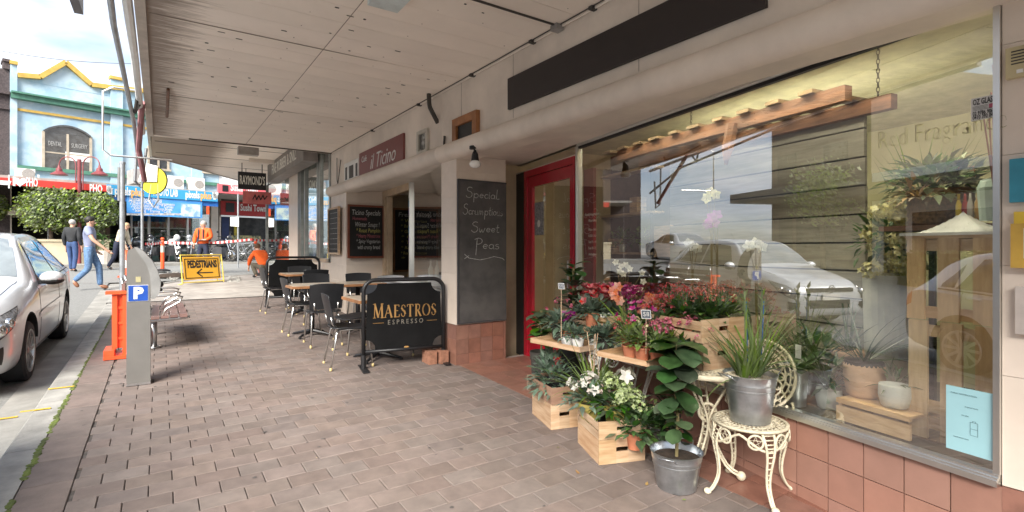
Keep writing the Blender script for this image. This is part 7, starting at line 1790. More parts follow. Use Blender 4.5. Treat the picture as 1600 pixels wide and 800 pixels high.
# extra stock that closes the bank of plants
for (px, d, z, r_, n_, m, fc, nf, fs, lab) in (
    (1000, 3.75, .80, .15, 120, m_leafd, m_pmag, 16, .036, 'dark magenta cyclamen standing between the two iron tables'),
    (1028, 3.62, .86, .14, 110, m_leafm, m_pred, 26, .020, 'red flowered kalanchoe left of the tall crate'),
    (925, 4.25, .86, .15, 110, m_leafg, m_pred, 18, .042, 'bright red cyclamen at the front of the slatted crate'),
    (872, 4.35, .74, .12, 110, m_leafg, m_ppink, 6, .024, 'grey leaved plant with pale pink buds at the left end of the white table'),
    (945, 3.98, .70, .12, 120, m_leafg, m_pwh, 3, .02, 'spreading grey succulent in front of the slatted crate'),
    (1070, 3.38, .76, .11, 120, m_leafm, m_ppink, 30, .018, 'pink flowered kalanchoe tucked against the tall crate'),
    (992, 3.52, .10, .17, 150, m_leafm, m_plime, 14, .024, 'lime flowered plant on the ground right of the front crate'),
    (1030, 3.55, .10, .16, 120, m_leafd, m_leafl, 5, .03, 'dark leafy plant on the ground behind the zinc bucket')):
    g_ = at(px, d); t = thing('potted_flower', lab, 'potted plant', (g_.x, g_.y, gz(g_.y)+z-(.0 if z < .2 else .07)), rr(0, 6)); pot(t, .06, .11, m_terra if nf > 10 else MATS['dark_pot'])
    bush((0, 0, .12), r_, n_, .085, .042, -.25, 1.3, .8, fold=.06).build('foliage', m, t); f_ = MB()
    for _ in range(nf):
        q = outward(0, .5, 1.5); e = V3(0, 0, .14)+q*rr(.12, .2)*1.15; (flower(f_, e, fs, 5, q, .9, .8) if fs > .03 else flowers(e, .016, 6, fs*.55, 1, -.5, 4, f_))
    f_.build('flowers', fc, t)
# ============================================================ inside the display window
SF = SILL-.02
def ip(px, n, z=SF): q, d = wl(px, n); return Vector((q.x, q.y, z)), d
def inbox(px0, px1, yt, yb, n0, n1, ref=None):         # box along the window between sight columns at inward offset n0
    t0, t1 = wt(px0, n0), wt(px1, n0); d = wl(ref or px1, n0)[1]; return MB().box(min(t0, t1), max(t0, t1), n0, n1, zpy(yb, d), zpy(yt, d), WM)
# pallet stand with white peaked shape in place of a reflected umbrella
nP = .26; c, dP = ip(1490, nP); pal = thing('pallet_stand', 'stand of upright pine pallet boards behind the window at the right', 'stand', c)
zt_ = zpy(372, dP); zm = zpy(505, dP)
m_pal = mat('pallet_pine', (.72, .50, .28), .6, col2=(.50, .31, .15), scale=3.2, stretch=(7, 7, 1), bump=.12, rnd=.12)
m_palh = mat('pallet_pine_rail', (.68, .46, .26), .6, col2=(.46, .28, .13), scale=3.2, stretch=(1.5, 1.5, 9), bump=.12, rnd=.12)
for (a, b_) in ((1417, 1444), (1465, 1498), (1520, 1560)): B(MB().box(wt(b_, nP), wt(a, nP), nP, nP+.016, zm+.003, zt_, WM), 'pallet_board', m_pal, pal)
for (a, b_) in ((1420, 1449), (1469, 1503), (1524, 1561)): B(MB().box(wt(b_, nP), wt(a, nP), nP-.002, nP+.014, SF+.0, zm-.003, WM), 'pallet_board', m_pal, pal)
for yy in (383, 492, 522, 645, 672): z = zpy(yy, dP); B(MB().box(wt(1562, nP), wt(1418, nP), nP+.017, nP+.04, z-.03, z+.03, WM), 'pallet_rail', m_palh, pal)
B(MB().box(wt(1562, nP), wt(1414, nP), nP+.0, nP+.36, zt_, zt_+.015, WM), 'stand_top', m_palh, pal)
cn = thing('umbrella_stand_in', 'white peaked cloth canopy sitting on top of the pallet boards', 'canopy', wp((wt(1408, nP)+wt(1560, nP))/2, nP+.15, zt_+.016)); t0, t1 = wt(1560, nP), wt(1405, nP-.02); hp = zpy(334, dP)-zt_  # solid white peak in place of an umbrella's reflection
def cfn(u, v):
    x, y = (u-.5)*2, (v-.5)*2; rr_ = max(abs(x), abs(y)); return wp((t0+t1)/2+x*(t1-t0)/2*1.0, nP+.15+y*.17, zt_+.018+hp*((1-rr_)**1.7))
B(MB().grid(cfn, 20, 20), 'cloth', m_wt, cn, smooth=True); B(MB().box(t0, t1, nP-.02, nP+.32, zt_+.015, zt_+.03, WM), 'hem', m_wt, cn)
# basket arrangement
c, dd = ip(1468, .62, zt_+.016); c = Vector((c.x, c.y, zpy(352, dd)))
sh_ = thing('display_shelf_unit', 'dark shelf behind the pallet stand carrying the basket', 'shelf', c); B(MB().box(wt(1562, .62), wt(1400, .62), .45, .95, c.z-.03, c.z-.002, WM), 'board', m_wood_d, sh_)
for px in (1410, 1555): B(MB().box(wt(px, .62)-.015, wt(px, .62)+.015, .92, .95, SF-.3, c.z-.03, WM), 'upright', m_black, sh_)
t = thing('wicker_planter', 'woven brown basket of variegated foliage on the shelf above the white canopy', 'planter', c); r_ = 42/F*dd; hb = (352-297)/F*dd
pr = [(.001, 0)]+[(r_*(.92+.08*i/10)+(.006 if i % 2 else -.002), hb*i/10) for i in range(11)]+[(r_*.9, hb), (r_*.88, hb*.9)]
MB().lathe(pr, n=40).build('basket', mat('wicker_brown', (.22, .12, .06), .7, var=.3, scale=50, bump=.8), t, smooth=True)
bush((0, 0, hb), r_*1.7, 260, .09, .05, -.35, 1.2, .55).build('foliage', mat('variegated_leaf', (.42, .50, .28), .5, var=.2, island=.35, trans=.2), t); bush((-.1, 0, hb+.05), r_*1.4, 170, .09, .04, -.2, 1.2, .6).build('green_foliage', m_leafm, t)
straps((.15, .1, hb), 40, .34, .016, .4, .2, r0=.2, emin=1.1).build('tall_leaves', m_leafl, t); flowers((.12, .0, hb+.08), .16, 14, .035, .6, 0, 5).build('coral_flowers', petal('coral_petal', (.78, .22, .14)), t)
bush((-.34, 0, hb*.6), .16, 60, .06, .02, -.1, 1.2, .9).build('bronze_leaves', mat('bronze_leaf', (.40, .24, .08), .5, island=.3), t)
t = thing('twig_bundle', 'bundle of tall dark red twigs in the corner of the window', 'branches', ip(1556, .3, c.z)[0]); mb = MB()
for i in range(16): x = rr(-.05, .05); mb.tube([(x, rr(-.03, .03), 0), (x*1.6+rr(-.03, .03), rr(-.03, .03), rr(.5, .82))], .004, 4)
mb.build('twigs', mat('red_twig', (.22, .07, .04), .7), t); mb = MB().lathe([(.001, 0), (.06, 0), (.07, .16), (.055, .2), (.05, .2)], n=16).build('vase', mat('pale_glass2', (.4, .5, .45), .1), t)
for i, (px, m) in enumerate(((1498, (.7, .5, .03)), (1508, (.45, .05, .04)), (1516, (.7, .65, .6)), (1528, (.55, .3, .05)))):
    q, d_ = ip(px, .5, c.z); tag(MB().lathe([(.001, 0), (.014, 0), (.014, .10), (.006, .13), (.006, .16), (.001, .16)], q, 10).build('small_bottle', mat('bottle_%d' % i, m, .2), smooth=True), ('yellow', 'dark red', 'white', 'amber')[i]+' small bottle on the shelf beside the basket', 'bottle', 'small bottles on the shelf')
# cream flowers left of the stand
t = thing('cream_flower_display', 'large mass of cream yellow flowers left of the pallet stand', 'flowers', ip(1384, .8, SF)[0]); dd = depth(t.location); mb = MB(); z0 = zpy(430, dd)-SF; z1 = zpy(325, dd)-SF
MB().lathe([(.001, 0), (.11, 0), (.13, z0), (.1, z0)], n=20).build('vase', mat('pale_planter', (.55, .54, .48), .6), t)
for i in range(34): c_ = V3(rr(-.18, .18), rr(-.16, .05), rr(z0+.0, z1)); flowers(c_, .055, 34, .024, 1, -1.2, 4, mb)
mb.build('flowers', m_pyel, t); bush((0, 0, (z0+z1)/2), .2, 150, .09, .04, -.6, 1.4, 1).build('foliage', m_leafm, t)
t = thing('reflected_planter_box', 'pale rectangular planter box below the cream flowers', 'planter', ip(1370, .9, SF)[0]); B(inbox(1355, 1388, 422, 480, .85, 1.1), 'box', MATS['pale_planter'], t)  # solid box in place of a planter's reflection in the glass
# pots on the display shelf
m_peach = mat('peach_pot', (.60, .40, .28), .75, var=.08, scale=6); m_gpot = mat('grey_white_pot', (.56, .58, .58), .6, var=.08, scale=8)
z_cr = None
cr1 = thing('wooden_crate', 'low pine crate under the peach pot inside the window', 'crate', ip(1370, .15, SF)[0]); d_ = wl(1370, .15)[1]; zt_ = zpy(636, d_)
B(MB().box(wt(1425, .15), wt(1310, .15), .13, .15, zt_-.028, zt_, WM), 'slat', m_palh, cr1); B(MB().box(wt(1425, .15), wt(1310, .15), .13, .15, SF, zt_-.045, WM), 'slat', m_palh, cr1)
B(MB().box(wt(1425, .15), wt(1310, .15), .15, .43, zt_-.015, zt_-.001, WM), 'top_board', m_palh, cr1); B(MB().box(wt(1310, .15)-.02, wt(1310, .15), .15, .43, SF, zt_-.016, WM), 'end_board', m_palh, cr1)
def inpot(px, n, z, r, h, m, label, taper=.85, name='potted_plant'):
    p, d = ip(px, n, z); t = thing(name, label, 'potted plant', p); 
    MB().lathe([(.001, 0), (r*taper*.8, 0), (r*taper, h*.08), (r*1.02, h*.5), (r, h*.95), (r*.97, h), (r*.9, h), (r*.88, h*.85), (.001, h*.84)], n=30).build('pot', m, t, smooth=True); return t
t = inpot(1350, .30, zt_, .105, .20, m_peach, 'squat peach terracotta pot with thin dark arching leaves'); MB().lathe([(.001, .21), (.10, .21), (.105, .19), (.1, .17)], n=26).build('black_liner', m_black, t)
straps((0, 0, .2), 22, .5, .013, .9, .9, emin=.45).build('leaves', m_leafd, t)
t = inpot(1398, .24, zt_, .075, .125, m_gpot, 'small grey white pot on the right of the low crate'); bush((0, 0, .12), .08, 20, .08, .02).build('foliage', m_leafd, t)
t = inpot(1295, .28, SF, .072, .125, m_gpot, 'small grey white pot on the left of the low crate'); bush((0, 0, .12), .14, 60, .11, .03, .1, 1.4, 1.4).build('foliage', m_leafd, t); straps((0, 0, .12), 10, .4, .02, .5, .7, emin=.9).build('leaves', m_leafd, t)
t = inpot(1328, .72, SF, .11, .30, m_peach, 'tall brown clay pot standing behind the peach pot', taper=.6); straps((0, 0, .3), 16, .36, .016, .6, .6, emin=.8).build('leaves', m_leafd, t)
for k in range(5): MB().tube([(rr(-.03, .03), rr(-.03, .03), .3), (rr(-.08, .08), rr(-.05, .05), .62)], .003, 4).build('flower_stem', m_leafd, t)
p, d = ip(1246, .16, SF); t = thing('zinc_pot_plant', 'broad dark leaved plant in a tall zinc pot behind the iron chair', 'potted plant', p); MB().lathe([(.001, 0), (.05, 0), (.06, .2), (.063, .2), (.063, .22), (.055, .22), (.05, .2)], n=24).build('pot', m_galv, t, autosm=40)
mb = MB(); [broad(mb, (0, 0, .2), outward(0, .1, 1.2), rr(.16, .3), .055, .7) for _ in range(24)]; mb.build('leaves', m_leafd, t, smooth=True)
B(MB().box(wt(1252, .12)-.02, wt(1252, .12)+.02, .09, .093, zpy(556, d), zpy(535, d), WM), 'plant_label', m_wt, t)
for (px, n, hh, lab) in ((1270, .5, .55, 'dark bushy plant in shade behind the window, right of the zinc pot'), (1210, .4, .5, 'dark leafy plant inside the window behind the chair back'), (1180, .6, .55, 'shaded green plant inside the window above the tall crate'), (1110, .5, .5, 'shaded plant inside the window behind the red kalanchoe')):
    t = inpot(px, n, SF, .09, .16, MATS['dark_pot'], lab); bush((0, 0, .18), .2, 80, .16, .045, 0, 1.3, 1.2).build('foliage', m_leafd, t)
# orchids
def orchid(px, n, pts, c, label):
    t = inpot(px, n, SF, .06, .13, MATS['dark_pot'], label, name='orchid'); mb = MB(); st_ = MB()
    for _ in range(8): broad(mb, (0, 0, .13), outward(0, .1, .8), .18, .06, .9)
    mb.build('leaves', m_leafd, t); f_ = MB(); d = wl(px, n)[1]
    for (qx, qy) in pts: e = at(qx, d, qy)-t.location; flower(MB(), e, .05, 5, V3(-.8, -.5, 0)+V3(rr(-.3, .3), rr(-.3, .3), 0), .2, .9).build('flower', c, t); st_.tube([(0, 0, .13), (e.x*.2, e.y*.2, e.z*.8), e], .003, 4)
    st_.build('flower_stem', m_stem, t)
orchid(1122, .45, ((1112, 340), (1106, 350), (1120, 336), (1116, 348)), m_ppurp, 'purple moth orchid in front of the grey plank panel')
orchid(1112, .6, ((1110, 300), (1118, 304), (1104, 310)), m_pyel, 'pale yellow moth orchid in front of the grey plank panel')
orchid(1082, .45, ((1076, 380), (1082, 386), (1090, 388)), m_pwh, 'small white orchid low beside the purple one'); orchid(1182, .45, ((1170, 384), (1180, 380), (1190, 386)), m_pwh, 'white orchid low in front of the plank panel')
# grey plank panel, hung behind the window
nW = .95; m_plank = mat('weathered_plank', (.31, .285, .235), .85, col2=(.19, .17, .14), scale=2.2, stretch=(1.2, 1.2, 14), bump=.22, bscale=30, rnd=.13, lo=.30, hi=.62)
t0, t1 = wt(1352, nW), wt(1046, nW); zT = zpy(156, wl(1350, nW)[1]); pk = thing('plank_panel', 'hanging panel of weathered grey planks behind the display', 'panel', wp((t0+t1)/2, nW, SF))
B(MB().box(t0+.02, t1-.02, nW+.036, nW+.05, SF-.2, zT-.01, WM), 'light_stop', m_black, pk)  # black sheet added to block light between the planks
z = zT; k = 0
while z > SF-.2:
    h_ = .205; B(MB().box(t0+rr(0, .01), t1-rr(0, .012), nW+rr(0, .004), nW+.03, z-h_+.013, z, WM), 'plank', m_plank, pk); z -= h_
# rustic timber ladder hanging above
zL = zT-.12; m_rust = mat('rustic_timber', (.24, .105, .05), .7, col2=(.10, .045, .022), scale=3, stretch=(1, 1, 8), bump=.5); m_bl = mat('pale_driftwood', (.24, .16, .09), .7, var=.25, scale=6)
ld = thing('timber_ladder', 'rustic hanging timber frame with cross slats above the plank panel', 'hanging frame', wp((t0+t1)/2, .7, zL))
tl0, tl1 = wt(1395, .9), wt(1000, .9)
B(MB().box(tl0, tl1, .88, .95, zL-.0, zL+.10, WM), 'rail', m_rust, ld); B(MB().box(wt(1325, .45), wt(968, .45), .42, .49, zL+.0, zL+.10, WM), 'rail', m_rust, ld)
k = tl0+.2
while k < tl1-.05: B(MB().box(k, k+rr(.09, .14), .38, 1.0, zL+.10, zL+.125, WM), 'slat', m_bl, ld); k += .26
B(MB().tube([wp(wt(1145, .42), .42, zL+.05), wp(wt(1140, .42), .40, zL-.15), wp(wt(1137, .42), .40, zL-.27)], [.05, .045, .012], 7), 'hanging_branch', m_rust, ld)
for px in (1372, 1080):
    q = wp(wt(px, .9), .9, zL+.1); ch_ = MB(); z = q.z; kk = 0
    while z < 2.93:
        M = Matrix.Translation((q.x, q.y, z+.02)) @ Matrix.Rotation(R(90*(kk % 2)), 4, 'Z') @ Matrix.Rotation(R(90), 4, 'X'); ch_.tube([M @ V3(.010*math.cos(a), .02*math.sin(a), 0) for a in [i*6.283/10 for i in range(10)]], .003, 4, closed=True); z += .032; kk += 1
    B(ch_, 'chain', m_dark, ld)
# black framed shelf on the left
nS = 1.5; sh = thing('shelf_unit', 'black framed shelving with pine shelves inside beside the door', 'shelf', ip(970, nS, gz(4))[0]); ta, tb2 = wt(1018, nS), wt(905, nS)+.1; dS2 = wl(1015, nS)[1]; zs = [zpy(y, dS2) for y in (262, 333, 398)]
for tt in (ta, tb2): 
    for nn in (nS, nS+.35): B(MB().box(tt, tt+.03, nn, nn+.03, gz(4), zs[0]+.0, WM), 'upright', m_black, sh)
for z in zs: B(MB().box(ta-.01, tb2+.04, nS-.01, nS+.39, z, z+.03, WM), 'shelf_board', m_wood, sh)
for i, (px, j, w_, h_, m) in enumerate(((932, 0, .22, .16, m_wood), (995, 1, .16, .22, m_wood), (960, 2, .14, .2, m_wood), (935, 1, .2, .16, m_offw))):
    tt = wt(px, nS+.1); q = wp(tt, nS+.15, zs[j]+.031); bxx = thing('storage_box', ('plain pine box on the top shelf', 'slatted pine box on the middle shelf', 'small pine box on the lower shelf', 'pale box on the middle shelf')[i], 'box', q)
    for k in range(3): B(MB().box(tt-w_/2, tt+w_/2, nS+.04, nS+.3, q.z+k*h_/3+.003, q.z+(k+1)*h_/3-.004, WM), 'board', m, bxx)
for i, px in enumerate((935, 968, 1000)):
    tt = wt(px, nS+.1); t = thing('shelf_plant', ('left', 'middle', 'right')[i]+' of three leafy plants on the lower shelf by the door', 'potted plant', wp(tt, nS+.15, zs[2]+.031)); pot(t, .06, .11, m_gpot); bush((0, 0, .16), .17, 160, .085, .04, -.4, 1.3, 1).build('foliage', m_leafl, t)
mpn = thing('maroon_panel', 'maroon painted board standing inside just right of the door', 'panel', ip(920, .6, gz(4))[0]); B(inbox(912, 927, 262, 470, .6, .64), 'board', mat('maroon_board', (.22, .015, .02), .5), mpn)
tb_ = thing('counter_box', 'pale pine box beside the shelf inside the florist', 'box', ip(1032, 1.6, 1)[0]); B(inbox(1022, 1047, 352, 402, 1.5, 1.8), 'box', m_wood, tb_)
# pendant lamps and two unseen lamps added in the florist
m_brass = mat('brass', (.75, .48, .14), .25, 1)
m_bulb = mat('warm_bulb', (1, .78, .45), .5, emit=30, var=0)
for i, px in enumerate((858, 874, 890)):
    q, d = ip(px, 1.0, 0); z = zpy(286, d); t = thing('pendant_lamp', ('left', 'middle', 'right')[i]+' of three brass pendant lamps behind the red door glass', 'lamp', (q.x, q.y, z), group=None)
    MB().lathe([(.02, .16), (.05, .14), (.055, .0), (.05, 0), (.045, .12), (.001, .14)], n=20).build('shade', m_brass, t, smooth=True); MB().sphere((0, 0, .03), .028, 10, 8).build('bulb', m_bulb, t); MB().tube([(0, 0, .16), (0, 0, 2.95-z)], .004, 5).build('cord', m_black, t)
cl_ = thing('unseen_display_light', 'long fluorescent ceiling light inside the florist', 'lamp', wp(1.7, .35, 2.9)); B(MB().box(.02, 3.1, .07, .24, 2.90, 2.945, WM), 'housing', m_white, cl_)  # unseen lamp, added to brighten the window display
B(MB().box(.05, 3.05, .085, .225, 2.885, 2.90, WM), 'diffuser', mat('display_glow', (1, .93, .72), .5, emit=12, var=0), cl_)
c2_ = thing('unseen_back_light', 'strip light fixed to the back of the hanging plank panel inside the florist', 'lamp', wp((t0+t1)/2, nW+.08, 2.3)); B(MB().box(t0+.1, t1-.1, nW+.055, nW+.075, 2.2, 2.3, WM), 'housing', m_white, c2_); B(MB().box(t0+.12, t1-.12, nW+.0755, nW+.085, 2.21, 2.29, WM), 'diffuser', mat('back_light_glow', (1, .93, .72), .5, emit=24, var=0), c2_)  # hidden lamp added behind the panel to light the back wall
# stickers on the glass
def glass_card(name, label, a, b, yts, yb, m):
    d0_, d1_ = wl(a, -.003)[1], wl(b, -.003)[1]; t0_, t1_ = wt(b, -.003), wt(a, -.003); z1_, z0_ = zpy(yts, d1_), zpy(yb, d1_); t = thing(name, label, 'sign', wp((t0_+t1_)/2, -.003, z0_)); B(MB().box(t0_, t1_, -.002, .002, z0_, z1_, WM), 'card', m, t)
    return t, frame(wp((t0_+t1_)/2, -.0035, (z0_+z1_)/2), (-WDIR.x, -WDIR.y, 0), (0, 0, 1)), t1_-t0_, z1_-z0_
t, M, w_, h_ = glass_card('glass_sticker', 'white glazier sticker lettered OZ GLASS with phone numbers', 1517, 1558, 146, 182, m_wt)
text('sticker_lettering', "OZ GLASS", h_*.36, M @ Matrix.Translation((0, h_*.3, 0)), m_black, t, fit=w_*.84, off=.0008, ext=.0003)
text('sticker_lettering', "02 9786 9060", h_*.25, M @ Matrix.Translation((0, -h_*.2, 0)), m_black, t, fit=w_*.86, off=.0004, ext=.0003); text('sticker_lettering', "0410 392 042", h_*.25, M @ Matrix.Translation((0, -h_*.38, 0)), m_black, t, fit=w_*.86, off=.0004, ext=.0003)
for k in range(4): B(MB().box(-w_*.43, w_*(.15 if k < 3 else .43), h_*(.1-.055*k), h_*(.1-.055*k)+.0015, 0, .0006, M), 'ruled_line', m_dark, t)
B(MB().box(w_*.2, w_*.38, -h_*.05, h_*.12, 0, .0006, M), 'pink_stamp', m_ppink, t)
t, M, w_, h_ = glass_card('planning_notice', 'pale blue planning notice with a small plan drawing in the lower right of the window', 1478, 1561, 618, 724, mat('pale_blue_paper', (.36, .62, .68), .6, var=.02))
nn_ = mat('notice_ink', (.12, .22, .26), .7)
text('notice_text', "PUBLIC NOTIFICATION", .009, M @ Matrix.Translation((-w_*.15, h_*.40, 0)), nn_, t, fit=w_*.5, ext=.0002); text('notice_text', "proposed works", .008, M @ Matrix.Translation((0, h_*.22, 0)), nn_, t, fit=w_*.25, ext=.0002)
text('notice_text', "site plan", .008, M @ Matrix.Translation((-w_*.12, h_*.08, 0)), nn_, t, fit=w_*.14, ext=.0002); text('notice_text', "council contact details", .008, M @ Matrix.Translation((-w_*.2, -h_*.28, 0)), nn_, t, fit=w_*.3, ext=.0002)
q = MB(); a_, b_, c_, e_ = -w_*.02, w_*.12, -h_*.20, h_*.0
for P in ([(a_, c_), (b_, c_), (b_, e_), (a_, e_), (a_, c_)], [(a_, (c_+e_)/2), (b_, (c_+e_)/2)], [(a_+.008, e_), (a_+.008, e_+.006), (b_-.008, e_+.006), (b_-.008, e_)]): strokes(q, P, .0012, M, .0004)
B(q, 'plan_drawing', nn_, t); B(MB().lathe([(.008, 0), (.008, .0005), (.001, .0006)], n=14), 'seal', mat('notice_seal', (.55, .30, .2), .6), t).location = M @ V3(w_*.22, -h_*.38, .0005)-t.location
bpy.data.objects[t.name]
# faint shop lettering on the glass
gl_ = mat('white_vinyl', (.50, .49, .42), .6)
q_ = frame(wp(wt(1462, -.004), -.004, zpy(205, wl(1462)[1])), (-WDIR.x, -WDIR.y, 0), (0, 0, 1)); wl_ = thing('window_lettering', 'faint pale lettering across the upper window glass', 'lettering', q_.translation)
text('vinyl_letters', "Red Fragrance", .135, q_, mat('faint_vinyl', (.34, .31, .17), .6), wl_, fit=abs(wt(1360)-wt(1555)), off=-.004, ext=.0003)
q_ = frame(wp(wt(925, -.004), -.004, zpy(335, wl(925)[1])), (-WDIR.x, -WDIR.y, 0), (0, 0, 1)); hl_ = thing('opening_hours', 'small white lines of opening hours lettering on the glass beside the door', 'lettering', q_.translation)
for i, s in enumerate(("Red Fragrance", "florist", "Mon - Fri", "8.30 - 6", "Sat 9 - 4", "Sun 10 - 3", "orders by phone")): text('vinyl_letters', s, .038, q_ @ Matrix.Translation((0, -.062*i-(.03 if i > 1 else 0), 0)), gl_, hl_, ext=.0003, fit=(.26 if i in (0, 7) else .13))
# ============================================================ people
m_skin = mat('skin', (.52, .30, .21), .5, var=.05); m_skin2 = mat('tanned_skin', (.42, .23, .15), .5, var=.05)
def person(loc, rz, H, label, P, top, legs, shoes=m_black, hair=None, skin_m=m_skin, sleeve='short', extra=None, hat=None, bulk=1.0):
    """P: joint table in units of body height, facing local +y: neck, head, shoulders, elbows, hands, hips, knees, ankles"""
    t = thing('person', label, 'person', loc, rz); S = H; J = {}
    base = dict(pelvis=(0, 0, .53), waist=(0, .0, .61), chest=(0, .005, .73), neck=(0, .0, .83), head=(0, .015, .895), crown=(0, .005, .955),
        ls=(-.105, 0, .80), le=(-.13, -.02, .635), lw=(-.135, .03, .49), lh=(-.135, .045, .43), rs=(.105, 0, .80), re=(.13, -.02, .635), rw=(.135, .03, .49), rh=(.135, .045, .43),
        lp=(-.05, 0, .51), lk=(-.055, .02, .28), la=(-.055, -.005, .045), lt=(-.06, .09, .022), rp=(.05, 0, .51), rk=(.055, .02, .28), ra=(.055, -.005, .045), rt=(.06, .09, .022))
    base.update(P); J = {k: Vector(v)*S for k, v in base.items()}
    def sk(name, seq, m, infl=0, sub=2):
        names = []; ed = []
        for ch_ in seq:
            for a, b in zip(ch_[:-1], ch_[1:]): ed.append((a[0], b[0]))
        rad = {}
        for ch_ in seq:
            for n_, r_ in ch_:
                if n_ not in names: names.append(n_)
                rad.setdefault(n_, r_)
        js = [(J[n_], tuple((x+infl)*S for x in rad[n_]) if isinstance(rad[n_], tuple) else (rad[n_]+infl)*S) for n_ in names]
        E = []
        for a, b in ed:
            e = (names.index(a), names.index(b))
            if e not in E: E.append(e)
        return skin(name, js, E, m, t, sub)
    J['face'] = J['head']+(J['head']-J['neck'])*.0
    for s in 'lr': 
        J[s+'f'] = J[s+'h']+(J[s+'h']-J[s+'w'])*.55; J[s+'m'] = J[s+'e'].lerp(J[s+'s'], .35)
    b_ = bulk
    body = sk('body', [[('pelvis', (.075, .055)), ('waist', (.066, .048)), ('chest', (.078, .054)), ('neck', .030), ('head', (.046, .052)), ('crown', (.036, .042))],
        [('chest', (.078, .054)), ('ls', .034), ('le', .024), ('lw', .016), ('lh', (.020, .012)), ('lf', (.016, .009))], [('chest', (.078, .054)), ('rs', .034), ('re', .024), ('rw', .016), ('rh', (.020, .012)), ('rf', (.016, .009))],
        [('pelvis', (.075, .055)), ('lp', .046), ('lk', .032), ('la', .020), ('lt', .018)], [('pelvis', (.075, .055)), ('rp', .046), ('rk', .032), ('ra', .020), ('rt', .018)]], skin_m)
    q = [[('pelvis', (.078*b_, .058*b_)), ('waist', (.072*b_, .054*b_)), ('chest', (.082*b_, .060*b_)), ('neck', .028)]]
    for s in 'lr':
        q.append([('chest', (.082*b_, .060*b_)), (s+'s', .040), (s+'e' if sleeve == 'long' else s+'m', .032)]+([(s+'w', .025)] if sleeve == 'long' else []))
    sk('upper_clothing', q, top, .006)
    sk('trousers', [[('waist', (.064, .05)), ('pelvis', (.076, .058)), (s+'p', .050), (s+'k', .037), (s+'a', .029)] for s in 'lr'], legs, .005)
    for s in 'lr': sk('shoe', [[(s+'a', .024), (s+'t', .021)]], shoes, .004, 1)
    up = (J['crown']-J['neck']).normalized(); fw = V3(0, 1, 0)
    if hair:
        c = J['head'].lerp(J['crown'], .55)-fw*.012*S; MB().sphere(c, .056*S, 14, 10, (.92, 1.0, .95)).build('hair', hair, t, smooth=True)
    f0 = J['head']+fw*.050*S; MB().leaf(f0+up*.005*S, (0, .5, -1), .025*S, .018*S, .2).sphere(f0-up*.012*S-fw*.002*S, .008*S, 8, 6).build('nose', skin_m, t, smooth=True)
    for s in (-1, 1):
        MB().sphere(J['head']+V3(s*.016*S, .047*S, .010*S), .0055*S, 6, 5).build('eye', m_black, t); MB().sphere(J['head']+V3(s*.050*S, 0, 0), .012*S, 8, 6, (.4, .7, 1.1)).build('ear', skin_m, t)
        k = 'l' if s < 0 else 'r'; hd_ = J[k+'f']; dd_ = (J[k+'h']-J[k+'w']).normalized(); fb = MB()
        for i in range(4): o = V3(0, (i-1.5)*.011*S, 0); fb.tube([hd_+o, hd_+o+dd_*.022*S*(1-.1*abs(i-1.5)), hd_+o+dd_*.036*S*(1-.12*abs(i-1.5))+V3(-s*.006*S, 0, 0)], [.0055*S, .005*S, .004*S], 5)
        fb.tube([J[k+'h']+V3(0, .014*S, 0), J[k+'h']+V3(-s*.004*S, .030*S, 0)+dd_*.01*S], [.0065*S, .005*S], 5); fb.build('fingers', skin_m, t, smooth=True)
    if extra: extra(t, J, S)
    return t
m_jean = mat('blue_denim', (.11, .20, .36), .85, var=.2, scale=25); m_jean2 = mat('dark_denim', (.04, .08, .20), .85, var=.2); m_navy = mat('navy_trousers', (.015, .02, .045), .85)
m_tee = mat('blue_grey_tee', (.24, .27, .40), .9, var=.08, scale=60); m_coat = mat('black_jacket', (.02, .022, .026), .8, var=.2); m_cardi = mat('cream_cardigan', (.60, .53, .40), .9)
m_hivis = mat('orange_hi_vis', (.75, .11, .012), .8, var=.08, scale=10); m_hk = mat('black_hair', (.015, .012, .01), .6); m_hg = mat('grey_hair', (.40, .38, .36), .8, var=.2, scale=60); m_hb = mat('brown_hair', (.12, .06, .03), .7)
def face_dir(px): r = ray(px); return math.atan2(r.y, r.x)
# local +y turned by rz; heading to the right across the picture
hR = -TH-R(90)
def scaleH(px, py_f, py_h, road=True, h=0): p = G(px, py_f, h, road); return p, (py_f-py_h)/F*depth(p)
p, H = scaleH(140, 453, 335)
person(p, hR+R(25), H, 'dark haired man in blue grey T-shirt and jeans walking to the right on the road', dict(chest=(0, .01, .73), ls=(-.10, .0, .80), le=(-.13, -.06, .65), lw=(-.12, .02, .53), lh=(-.11, .06, .50), rs=(.10, 0, .80), re=(.135, .07, .66), rw=(.13, .18, .56), rh=(.12, .22, .52),
    lp=(-.05, 0, .51), lk=(-.05, .09, .30), la=(-.055, .10, .05), lt=(-.06, .19, .02), rk=(.05, .0, .28), ra=(.055, -.15, .12), rt=(.055, -.10, .04)), m_tee, m_jean, mat('tan_shoe', (.24, .10, .05), .6), m_hk)
p, H = scaleH(113, 425, 341)
person(p, -TH+R(8), H, 'grey haired man in black jacket and jeans seen from behind by the planter', dict(lk=(-.055, .04, .28), la=(-.06, .07, .045), rk=(.055, .0, .28), ra=(.06, -.06, .05), rt=(.06, .02, .02)), m_coat, m_jean2, m_black, m_hg, sleeve='long', bulk=1.15)
p, H = scaleH(184, 421.5, 344)
